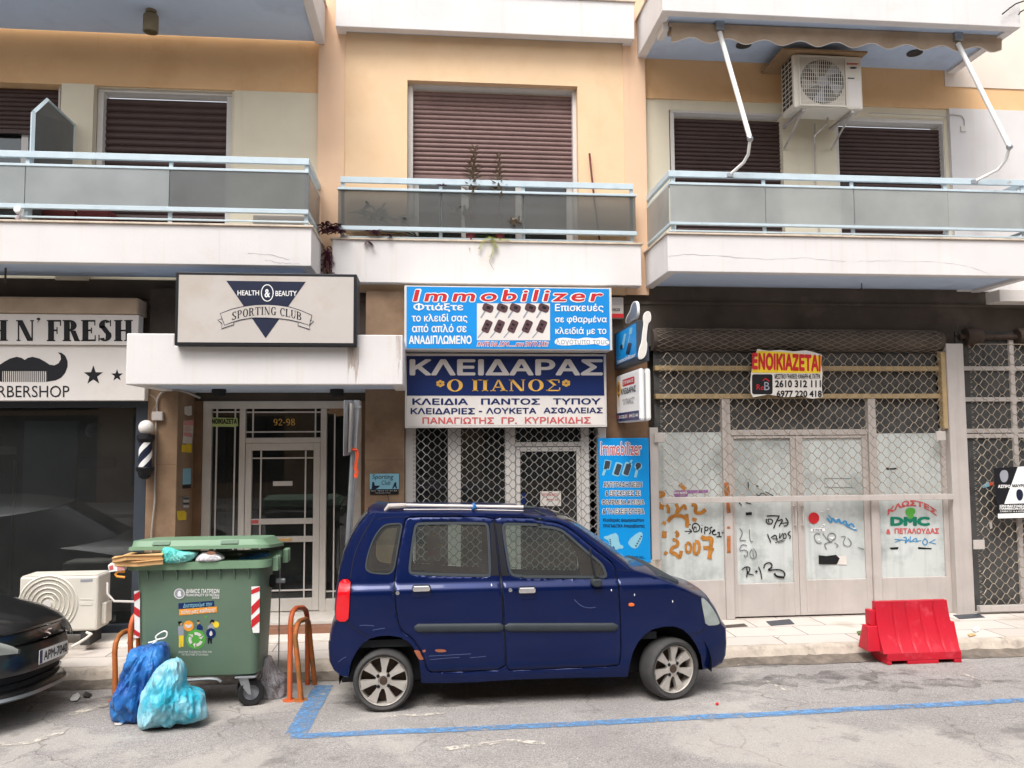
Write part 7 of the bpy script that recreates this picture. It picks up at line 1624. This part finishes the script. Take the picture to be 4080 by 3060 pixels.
# swept skin: roof, bonnet, nose, tail
def sweep(name, pts, m, t0, t1, parent, bulge, off=0.0, smooth=50):
    ts = [t0+(t1-t0)*q for q in (0, .015, .04, .08, .15, .25, .38, .5, .62, .75, .85, .92, .96, .985, 1)]
    rows = []
    n = len(pts)
    for i, (x, z) in enumerate(pts):
        a_ = pts[max(i-1, 0)]; b_ = pts[min(i+1, n-1)]; dx, dz = b_[0]-a_[0], b_[1]-a_[1]; l = math.hypot(dx, dz) or 1
        nx, nz = -dz/l, dx/l
        y0 = side_y(x, z); y1 = 2*YC-y0; bl = bulge[i] if isinstance(bulge, list) else bulge
        row = []
        for t_ in ts:
            u = abs(2*t_-1); k = (1-u**2.4)**.62
            row.append((x+nx*(bl*k+off), y0+(y1-y0)*t_, z+nz*(bl*k+off)))
        rows.append(row)
    return MB().grid(rows).build(name, m, parent, smooth=smooth)
ol = top_rear+roof+hoodl+nose
def bulge_of(i):
    n1, n2, n3 = len(top_rear), len(top_rear)+len(roof), len(ol)-len(nose)
    if i < 8: return .045
    if i < n1: return .045
    if i < n1+6: return .040
    if i < n2: return .040+.045*min(1, (i-n1-6)/5)
    if i < n3: return .035
    return .07
bl = [bulge_of(i) for i in range(len(ol))]
iw0, iw1 = len(top_rear)+7, len(top_rear)+len(roof)-1          # windscreen span
ir0, ir1 = 10, len(top_rear)-2                                # tailgate glass span
sweep('roof_skin', ol[ir1:iw0+1], M['paint'], 0, 1, car, bl[ir1:iw0+1])
sweep('bonnet', ol[iw1:len(ol)-len(nose)+1], M['paint'], 0, 1, car, bl[iw1:len(ol)-len(nose)+1])
sweep('front_bumper', ol[len(ol)-len(nose):], M['paint'], 0, 1, car, bl[len(ol)-len(nose):])
sweep('tailgate', ol[7:ir0+1], M['paint'], 0, 1, car, bl[7:ir0+1]); sweep('rear_bumper', ol[:8], M['paint'], 0, 1, car, bl[:8])
for s_, nm in (((iw0, iw1), 'windscreen'), ((ir0, ir1), 'rear_window')):
    q = ol[s_[0]:s_[1]+1]; b_ = bl[s_[0]:s_[1]+1]
    rows = []
    for t0, t1, m, nm2 in ((0, .07, M['paint'], 'pillar_skin'), (.93, 1, M['paint'], 'pillar_skin'), (.07, .93, M['glass_car'], nm)):
        ts = [t0+(t1-t0)*i/8 for i in range(9)]; rows = []
        for i, (x, z) in enumerate(q):
            p_, n_ = q[max(i-1, 0)], q[min(i+1, len(q)-1)]; dx, dz = n_[0]-p_[0], n_[1]-p_[1]; l = math.hypot(dx, dz) or 1
            y0 = side_y(x, z); y1 = 2*YC-y0
            rows.append([(x-dz/l*b_[i]*(1-abs(2*t_-1)**2.4)**.62, y0+(y1-y0)*t_, z+dx/l*b_[i]*(1-abs(2*t_-1)**2.4)**.62) for t_ in ts])
        MB().grid(rows).build(nm2, m, car, smooth=60)
# lamps
tl_ = panel('tail_light', taill, [], M['tail'], car, off=-.012, step=.03)
hl_ = panel('headlight', headl, [], M['lampglass'], car, off=-.004, step=.03); panel('reflector', inset(headl, .006), [], M['paper'], hl_, off=.03, step=.03)
MB().dstroke(PY(CB, side_y(*sp(CB, 1400, 870))-.012), [(1395, 775), (1425, 850), (1445, 960)], 7, 0, .004).build('lens_rib', M['grey_v'], hl_, fix=False) if False else None
ci = sp(CB, 858, 808); yi = side_y(*ci); MB().prism([(ci[0]+x*.00088, yi-.012, ci[1]-y*.00088) for x, y in chaikin([(-28, 4), (-24, -12), (0, -16), (26, -10), (28, 6), (20, 14), (0, 16), (-22, 14)], 1)], (0, .016, 0)).build('side_indicator', M['amber'], car, bevel=.003)
hc = sp(CB, 1462, 905); yh_ = side_y(*hc); MB().lathe([(.05, .0), (.046, -.010), (.030, -.004), (0, -.002)], (hc[0]-.02, yh_-.005, hc[1]+.0), (.35, -1, 0), 20).build('lamp_bowl', M['steel'], hl_, smooth=40)
# bumper seams as dark gaps
def seam(K, path, par, wd=.005, m='carpil', nm='panel_gap', off=-.0025):
    q = []; pp = chaikin([sp(K, *p) for p in path], 2, False)
    mb = MB(); Lr = []; Rr2 = []
    for i, (x, z) in enumerate(pp):
        a_, b_ = pp[max(i-1, 0)], pp[min(i+1, len(pp)-1)]; dx, dz = b_[0]-a_[0], b_[1]-a_[1]; l = math.hypot(dx, dz) or 1
        for lst, s_ in ((Lr, 1), (Rr2, -1)): X, Z = x-dz/l*wd/2*s_, z+dx/l*wd/2*s_; lst.append((X, side_y(X, Z)+off, Z))
    return mb.grid([Lr, Rr2]).build(nm, M[m], par, fix=False)
seam(CA, [(168, 940), (185, 968), (240, 1008), (335, 1060)], car, .007); seam(CA, [(60, 940), (110, 937), (168, 936)], car); seam(CA, [(372, 118), (330, 195), (262, 305), (212, 430), (190, 540), (181, 612)], car, .005)
seam(CB, [(1290, 1030), (1340, 1026), (1395, 1012), (1412, 985), (1415, 966)], car, .006); seam(CB, [(748, 548), (800, 551), (855, 556)], car, .005); seam(CA, [(385, 172), (410, 158), (500, 150), (625, 150)], car, .004)
seam(CB, [(1300, 720), (1345, 745), (1380, 758)], car, .005)
# creases, rust and scratches
seam(CA, [(250, 966), (300, 962), (360, 968)], car, .0028, 'scratch', 'scratch'); seam(CA, [(350, 1000), (400, 990), (440, 985)], car, .0028, 'scratch', 'scratch')
seam(CA, [(770, 1195), (900, 1188), (1085, 1178)], d1, .0028, 'scratch', 'scratch'); seam(CA, [(780, 1222), (900, 1210), (1000, 1205)], d1, .0028, 'scratch', 'scratch'); seam(CA, [(1080, 1208), (1200, 1196)], d1, .0028, 'scratch', 'scratch')
seam(CA, [(90, 1240), (120, 1215), (150, 1200)], car, .0028, 'scratch', 'scratch'); seam(CB, [(430, 770), (480, 820), (540, 835), (590, 828)], d2, .0028, 'scratch', 'scratch')
def blotch(K, pts, par, m='rustp', nm='rust_patch'): return panel(nm, chaikin([sp(K, *p) for p in pts], 1), [], M[m], par, off=-.002, step=.03)
blotch(CA, [(655, 1150), (700, 1150), (715, 1190), (735, 1222), (700, 1225), (680, 1195), (668, 1170)], car); blotch(CA, [(815, 1145), (880, 1142), (910, 1160), (860, 1168), (820, 1160)], d1); blotch(CA, [(720, 1150), (748, 1145), (745, 1165), (725, 1168)], d1)
for K, x, y in ((CA, 1240, 660), (CB, 708, 700), (CB, 882, 735), (CB, 1168, 785)): blotch(K, [(x-3, y-9), (x+3, y-9), (x+4, y+8), (x-2, y+9)], car, 'w', 'bird_dropping')
# side mouldings, handles, lock
def bar(K1, p1, K2, p2, hgt, par, nm='side_moulding'):
    a_, b_ = sp(K1, *p1), sp(K2, *p2); rows = []
    n = 26
    for i in range(n+1):
        u = i/n; X = a_[0]+(b_[0]-a_[0])*u; Zc = a_[1]+(b_[1]-a_[1])*u; e = min(1, .45+min(u, 1-u)*30); row = []
        for j in range(9):
            an = -math.pi/2+math.pi*j/8; row.append((X, side_y(X, Zc)-.024*e*max(0, math.cos(an))**.6+.002, Zc+hgt/2*e*math.sin(an)))
        rows.append(row)
    rows = [[(rows[0][4][0], rows[0][4][1]+.02, rows[0][4][2])]*9]+rows+[[(rows[-1][4][0], rows[-1][4][1]+.02, rows[-1][4][2])]*9]
    return MB().grid(rows).build(nm, M['trim'], par, smooth=50)
bar(CA, (662, 985), CA, (1331, 979), .070, d1); bar(CA, (1340, 979), CB, (758, 977), .070, d2)
def handle(K, x0, x1, y0, y1, par):
    a_, b_ = sp(K, x0, y0), sp(K, x1, y1); cx_, cz_ = (a_[0]+b_[0])/2, (a_[1]+b_[1])/2; hw, hh = (b_[0]-a_[0])/2, (a_[1]-b_[1])/2; y = side_y(cx_, cz_)
    MB().prism([(cx_+p[0], y-.003, cz_+p[1]) for p in rr(hw*1.04, hh*1.05, hh*.55)], (0, -.001, 0)).build('handle_recess', M['carpil'], par)
    MB().prism([(cx_+p[0], y-.003, cz_+p[1]-hh*.55) for p in rr(hw*1.02, hh*.55, hh*.4)], (0, -.004, 0)).build('handle_cup', M['paint'], par, bevel=.002)
    MB().prism([(cx_+p[0], y-.03, cz_+p[1]+hh*.42) for p in rr(hw*.98, hh*.5, hh*.35)], (0, .022, 0)).build('handle', M['chrome'], par, bevel=.008)
handle(CA, 648, 783, 656, 746, d1); handle(CA, 1440, 1573, 672, 760, d2)
for K, x, y, par, m in ((CA, 1383, 700, d2, 'steel'), (CA, 536, 722, car, 'steel')):
    c = sp(K, x, y); MB().lathe([(.0155, .002), (.0155, -.004), (.010, -.006), (.0, -.004)], (c[0], side_y(*c), c[1]), (0, 1, 0), 20).build('lock', M[m], par, smooth=40)
# stump of the broken door mirror
c = sp(CB, 588, 632); yc = side_y(*c)
mm_ = MB().prism([(c[0]+x*.00088, yc-.075, c[1]-y*.00088) for x, y in chaikin([(-52, -5), (-38, -28), (0, -36), (45, -28), (54, 0), (48, 34), (20, 44), (-20, 42), (-48, 24)], 2)], (0, .09, 0)).build('mirror_stump', M['trim'], d2, bevel=.012)
MB().lathe([(.022, 0), (.026, .012), (.014, .016), (.014, .006), (0, .006)], (c[0]+.005, yc-.04, c[1]+.028), (0, 0, 1), 18).build('mirror_socket', M['k'], mm_, smooth=40)
pq = [sp(CB, 545, 385), sp(CB, 582, 590)]; MB().tube([(pq[0][0], side_y(*pq[0])-.003, pq[0][1]), (pq[1][0], side_y(*pq[1])-.003, pq[1][1])], .008, 6).build('window_divider', M['carpil'], d2)
# roof rails
for far in (0, 1):
    yy = lambda q, w_=6.99: (2*YC-w_) if far else w_
    w_ = 7.0
    a_, b_ = at(*CA(600, 62), w_), at(*CA(1480, 76), w_); foot = at(*CA(440, 98), w_); e_ = at(*CA(1560, 112), w_)
    Yr = 2*YC-w_ if far else w_
    P3 = lambda p, dz=0: Vector((p.x, Yr, p.z+dz-(.075 if far else 0)))
    r_ = MB().tube([P3(a_), P3(a_.lerp(b_, .5)), P3(b_)], .013, 8).build('roof_rail', M['steel'] if far else M['frame_white'], car, smooth=40)
    MB().tube([P3(foot, -.005), P3(at(*CA(470, 70), w_)), P3(at(*CA(540, 68), w_)), P3(a_)], [.012, .024, .024, .018], 8).build('rail_foot', M['frame_dirty'], r_, smooth=40)
    MB().tube([P3(b_), P3(at(*CA(1560, 80), w_)), P3(at(*CB(130, 100), w_), .0), P3(at(*CB(215, 128), w_), -.01)], [.017, .012, .008, .008], 8).build('rail_foot', M['trim'], r_, smooth=40)
    MB().tube([P3(at(*CA(580, 95), w_)), P3(at(*CA(1000, 93), w_)), P3(at(*CA(1480, 104), w_))], .006, 6).build('rail_base', M['frame_white'], r_)
p = at(*CA(1105, 72), 6.985); tag(MB().tube([p+Vector((.0, 0, .03)), p+Vector((.012, -.012, .0)), p+Vector((-.01, 0, -.03))], [.01, .02, .009], 6).build('knotted_cloth', M['bag_blue'], smooth=60), 'bright blue cloth strip knotted on the roof rail of the car', 'cloth')
p0 = at(*CA(482, 52), 7.44); MB().tube([(p0.x, 7.44, p0.z-.04), (p0.x-.03, 7.44, p0.z+.1)], .003, 5).build('aerial', M['k'], car)
# wipers at the screen base
p = at(*CB(880, 535), 7.1); MB().tube([at(*CB(850, 535), 7.1), at(*CB(870, 520), 7.1), at(*CB(890, 530), 7.1), at(*CB(895, 552), 7.1)], .007, 6).build('wiper', M['k'], car)
# wheels
def wheel(cx_, cy_, cz_, r, yaw, rimr, far=False):
    ax = Vector((math.sin(yaw), -math.cos(yaw), 0)); C_ = Vector((cx_, cy_, cz_))
    if far: ax = Vector((0, 1, 0))
    w_ = MB().lathe([(rimr*1.0, .055), (rimr*1.04, .085), (r*.90, .093), (r*.965, .082), (r, .06), (r, -.07), (r*.96, -.09), (rimr, -.085)], C_, ax, 56, False)
    w_.f = w_.f[:-2]
    wh = w_.build('wheel', M['tyre'], car, smooth=35)
    e1 = ax.cross(Vector((0, 0, 1))).normalized(); e2 = e1.cross(ax)
    MB().lathe([(rimr*1.01, .07), (rimr*.985, .078), (rimr*.95, .066), (rimr*.93, -.05)], C_, ax, 48, caps=False).build('rim_lip', M['rim'], wh, smooth=40)
    MB().lathe([(rimr*.95, -.02), (rimr*.3, -.01), (0, -.01)], C_, ax, 40, caps=False).build('brake_drum', M['rust'], wh, smooth=40)
    mb = MB()
    for k in range(7):
        a0 = math.pi/2+k*2*math.pi/7+.06
        def pt(rad, da, h): return C_+e1*rad*math.cos(a0+da)+e2*rad*math.sin(a0+da)+ax*h
        q = [(rimr*.26, .34), (rimr*.52, .20), (rimr*.80, .205), (rimr*.955, .215)]
        hs_ = [.062, .060, .066, .066]
        Lf = [pt(a_, d_, h_) for (a_, d_), h_ in zip(q, hs_)]; Rt = [pt(a_, -d_, h_) for (a_, d_), h_ in zip(q, hs_)]
        Lb = [v-ax*.045 for v in Lf]; Rb = [v-ax*.045 for v in Rt]
        mb.grid([Lb, Lf, Rt, Rb])
    mb.build('spokes', M['rim'], wh, smooth=30)
    MB().lathe([(rimr*.33, .03), (rimr*.33, .060), (rimr*.22, .066), (rimr*.2, .058), (0, .060)], C_, ax, 30).build('hub', M['rim'], wh, smooth=40)
    MB().lathe([(rimr*.17, .058), (rimr*.15, .068), (0, .069)], C_, ax, 24).build('centre_cap', M['rust'], wh, smooth=40)
    mb = MB()
    for k in range(4):
        a_ = .75+k*math.pi/2; p_ = C_+(e1*math.cos(a_)+e2*math.sin(a_))*rimr*.295+ax*.061; mb.lathe([(.014, -.01), (.014, .006), (0, .008)], p_, ax, 10)
    mb.build('wheel_nuts', M['k'], wh)
    return wh
wr = at(*CA(430, 1375), 6.80); wf = at(*CB(1150, 1285), 6.82)
rr0, rf0 = wr.z, wf.z
wheel(wr.x, 6.84, wr.z*1.0, wr.z, 0, .197); wheel(wf.x, 6.85, wf.z, wf.z, R(18), .197)
for x, r_ in ((wr.x, wr.z), (wf.x, wf.z)): wheel(x, 7.93, r_-.0, r_, 0, .205, True)
for x in (wr.x, wf.x):
    rows = []
    for i in range(25):
        a_ = math.pi*i/24*1.1-.05*math.pi; rows.append([(x+.36*math.cos(a_), y, .27+.36*math.sin(a_)) for y in (6.80, 7.1, 7.12)])
    MB().grid(rows).build('wheel_arch_liner', M['k'], car, smooth=60)
    MB().box(x-.37, x+.37, 7.10, 7.13, .05+.1, .62).build('arch_wall', M['k'], car)
# cabin: floor, seats, dashboard, steering wheel
MB().box(wr.x+.42, wf.x-.42, 6.82, 8.06, .22, .42).build('underbody', M['k'], car); MB().box(-.8, 2.45, 7.13, 7.75, .25, .5).build('chassis', M['k'], car)
MB().box(-.85, 1.9, 6.83, 8.05, .50, .56).build('cabin_floor', M['cabin'], car)
for y in (7.12, 7.74):
    MB().box(.95, 1.4, y-.22, y+.22, .56, .72).prism([(.90, y-.22, .70), (1.04, y-.22, .70), (.88, y-.22, .92), (.79, y-.22, .92)], (0, .44, 0)).build('front_seat', M['cabin'], car, bevel=.03)
MB().box(.0, .45, 6.9, 7.98, .56, .74).prism([(-.05, 6.9, .72), (.08, 6.9, .72), (-.05, 6.9, .83), (-.15, 6.9, .83)], (0, 1.08, 0)).build('rear_seat', M['cabin'], car, bevel=.03)
MB().prism([(1.72, 6.86, .6), (2.1, 6.86, .6), (2.12, 6.86, .98), (1.95, 6.86, 1.04), (1.76, 6.86, .98)], (0, 1.16, 0)).build('dashboard', M['trim'], car, bevel=.02)
sw = Vector((1.66, 7.72, 1.0)); MB().lathe([(.17, -.012), (.185, 0), (.17, .012), (.155, 0)], sw, (-.9, 0, .45), 30, True).tube([sw-Vector((0, .16, 0)), sw+Vector((0, .16, 0))], .014, 6).tube([sw, sw+Vector((.2, 0, -.12))], .025, 6).build('steering_wheel', M['trim'], car, smooth=40)
# sun-faded sticker seen through the rear door glass, on the far window
Ys = 2*YC-side_y(.3, 1.25)-.006
pl = PY(CA, Ys)
mb = MB().decal(pl, [(765, 390), (855, 388), (852, 440), (835, 450), (775, 448), (763, 435)], 0, .002); mb.build('window_sticker_base', M['redtxt'], car)
MB().decal(pl, chaikin([(770, 385), (748, 350), (760, 305), (800, 285), (845, 295), (868, 340), (855, 385)], 2), 0, .002).build('window_sticker', M['lbox'], car); MB().disc(pl, 810, 282, 20, off=.004).disc(pl, 762, 372, 16, off=.004).disc(pl, 852, 360, 16, off=.004).build('sticker_spots', M['yellow'], car)
# ---------------------------------------------------------------- nose of the black car at the left edge
bk = thing('parked_car', 'black hatchback at the left edge with a white front number plate', 'car', (-5.0, 7.05, 0))
HW, YB2 = .84, 7.02
yawb, rollb = R(-2), R(4.0)
o_b = Vector((-3.1, YB2, -.05))
def bp(s, v, z):                       # s: setback from the nose, v: -1 near .. 1 far
    pl_ = .50*abs(v)**3.0
    y = v*HW; x = -(s+pl_)
    y2, z2 = y*math.cos(rollb)+(z-.5)*math.sin(rollb)*.0, z-y*math.sin(rollb)
    return Vector((o_b.x+x*math.cos(yawb)-y2*math.sin(yawb), o_b.y+x*math.sin(yawb)+y2*math.cos(yawb), z2+o_b.z*min(1, max(0, (z-.2)*3))))
vv = [-1+2*i/40 for i in range(41)]
def strip(prof, name, m, vs=vv, par=bk, smooth=45, crown=0.0):
    rows = [[bp(s, v, z+crown*(1-v*v)) for v in vs] for s, z in prof]; return MB().grid(rows).build(name, m, par, smooth=smooth)
strip([(.12, .19), (.02, .205), (-.015, .225), (.0, .25)], 'chin_spoiler', M['steel'])
strip([(.0, .25), (.03, .29), (.06, .30)], 'lower_bumper', M['paint_k'])
strip([(.06, .30), (.07, .42)], 'lower_grille', M['black'])
strip([(.06, .345), (.045, .352), (.06, .359)], 'grille_bar', M['paint_k'])
strip([(.06, .42), (.015, .43), (.0, .46), (.0, .60), (.02, .655)], 'bumper', M['paint_k'], crown=.0)
strip([(.02, .655), (.05, .665), (.06, .70), (.05, .735)], 'upper_grille', M['paint_k'], crown=.02)
strip([(.045, .73), (.035, .75), (.07, .785), (.2, .845), (.45, .915), (.75, .965), (1.05, 1.0)], 'bonnet', M['paint_k'], crown=.035)
strip([(1.05, 1.0), (1.75, 1.40)], 'windscreen', M['glass'], crown=.04); strip([(1.75, 1.40), (2.3, 1.47), (3.0, 1.44)], 'roof', M['paint_k'], crown=.05); strip([(3.0, 1.44), (3.3, 1.0), (3.35, .3)], 'tailgate', M['paint_k'], crown=.03)
for s_ in (-1, 1):
    rows = []
    for s, zt_ in ((.0, .66), (.06, .78), (.3, .87), (.7, .95), (1.05, 1.0), (1.75, 1.40), (2.3, 1.47), (3.0, 1.44), (3.35, .9)):
        rows.append([bp(s, s_, .22+(zt_-.22)*k/8) for k in range(9)])
    MB().grid(rows).build('side_panel', M['paint_k'], bk, smooth=45)
    for s in (.35, 2.65): c = bp(s, s_*.86, .30); MB().lathe([(.19, -.08), (.26, -.09), (.29, -.06), (.29, .06), (.26, .09), (.19, .08)], c, (0, 1, 0), 36).build('wheel', M['tyre'], bk, smooth=40)
# headlights, plate, badge
for s_ in (-1, 1):
    vs = [s_*(.50+.46*i/12) for i in range(13)]
    rows = []
    for k in range(7):
        u = k/6; row = []
        for i, v in enumerate(vs):
            t_ = i/12; zl, zh = .615+.03*t_, .645+.20*t_**.8; z = zl+(zh-zl)*u; p_ = bp(-.04+.10*u*t_, v, z); row.append(p_)
        rows.append(row)
    hb_ = MB().grid(rows).build('headlight', M['lens'], bk, smooth=60)
    MB().grid([[p_+Vector((-.018, .006, 0)) for p_ in r_] for r_ in rows]).build('reflector', M['w'], hb_, smooth=60)
pa, pb_, pc_ = bp(-.015, -.28+.02, .60), bp(-.015, .28+.02, .60), bp(-.015, -.26, .482)
pl = UV(pa, pb_, pc_); pl.n = Vector((1, -.05, 0)).normalized()
plate = MB().decal(pl, [(0, 0), (1, 0), (1, 1), (0, 1)], .012, .004).build('number_plate', M['w'], bk)
MB().decal(pl, [(.01, .04), (.095, .04), (.095, .96), (.01, .96)], .017, .001).build('blue_strip', M['navy'], plate); text(MB(), pl, 'APM-7040', (.14, .16, .97, .84), .02, off=.018).build('plate_lettering', M['k'], plate)
MB().dstroke(pl, [(0, 0), (1, 0), (1, 1), (0, 1)], .02, .018, closed=True).build('plate_border', M['k'], plate, fix=False)
q = UV(bp(.035, -.07, .735), bp(.035, .07, .735), bp(.05, -.07, .665)); q.n = Vector((1, -.05, .1)).normalized()
MB().dstroke(q, [(.9, .1), (.5, .02), (.1, .3), (.5, .42), (.9, .68), (.5, .98), (.1, .9)], .16, .012, .004).build('badge', M['chrome'], bk, fix=False)
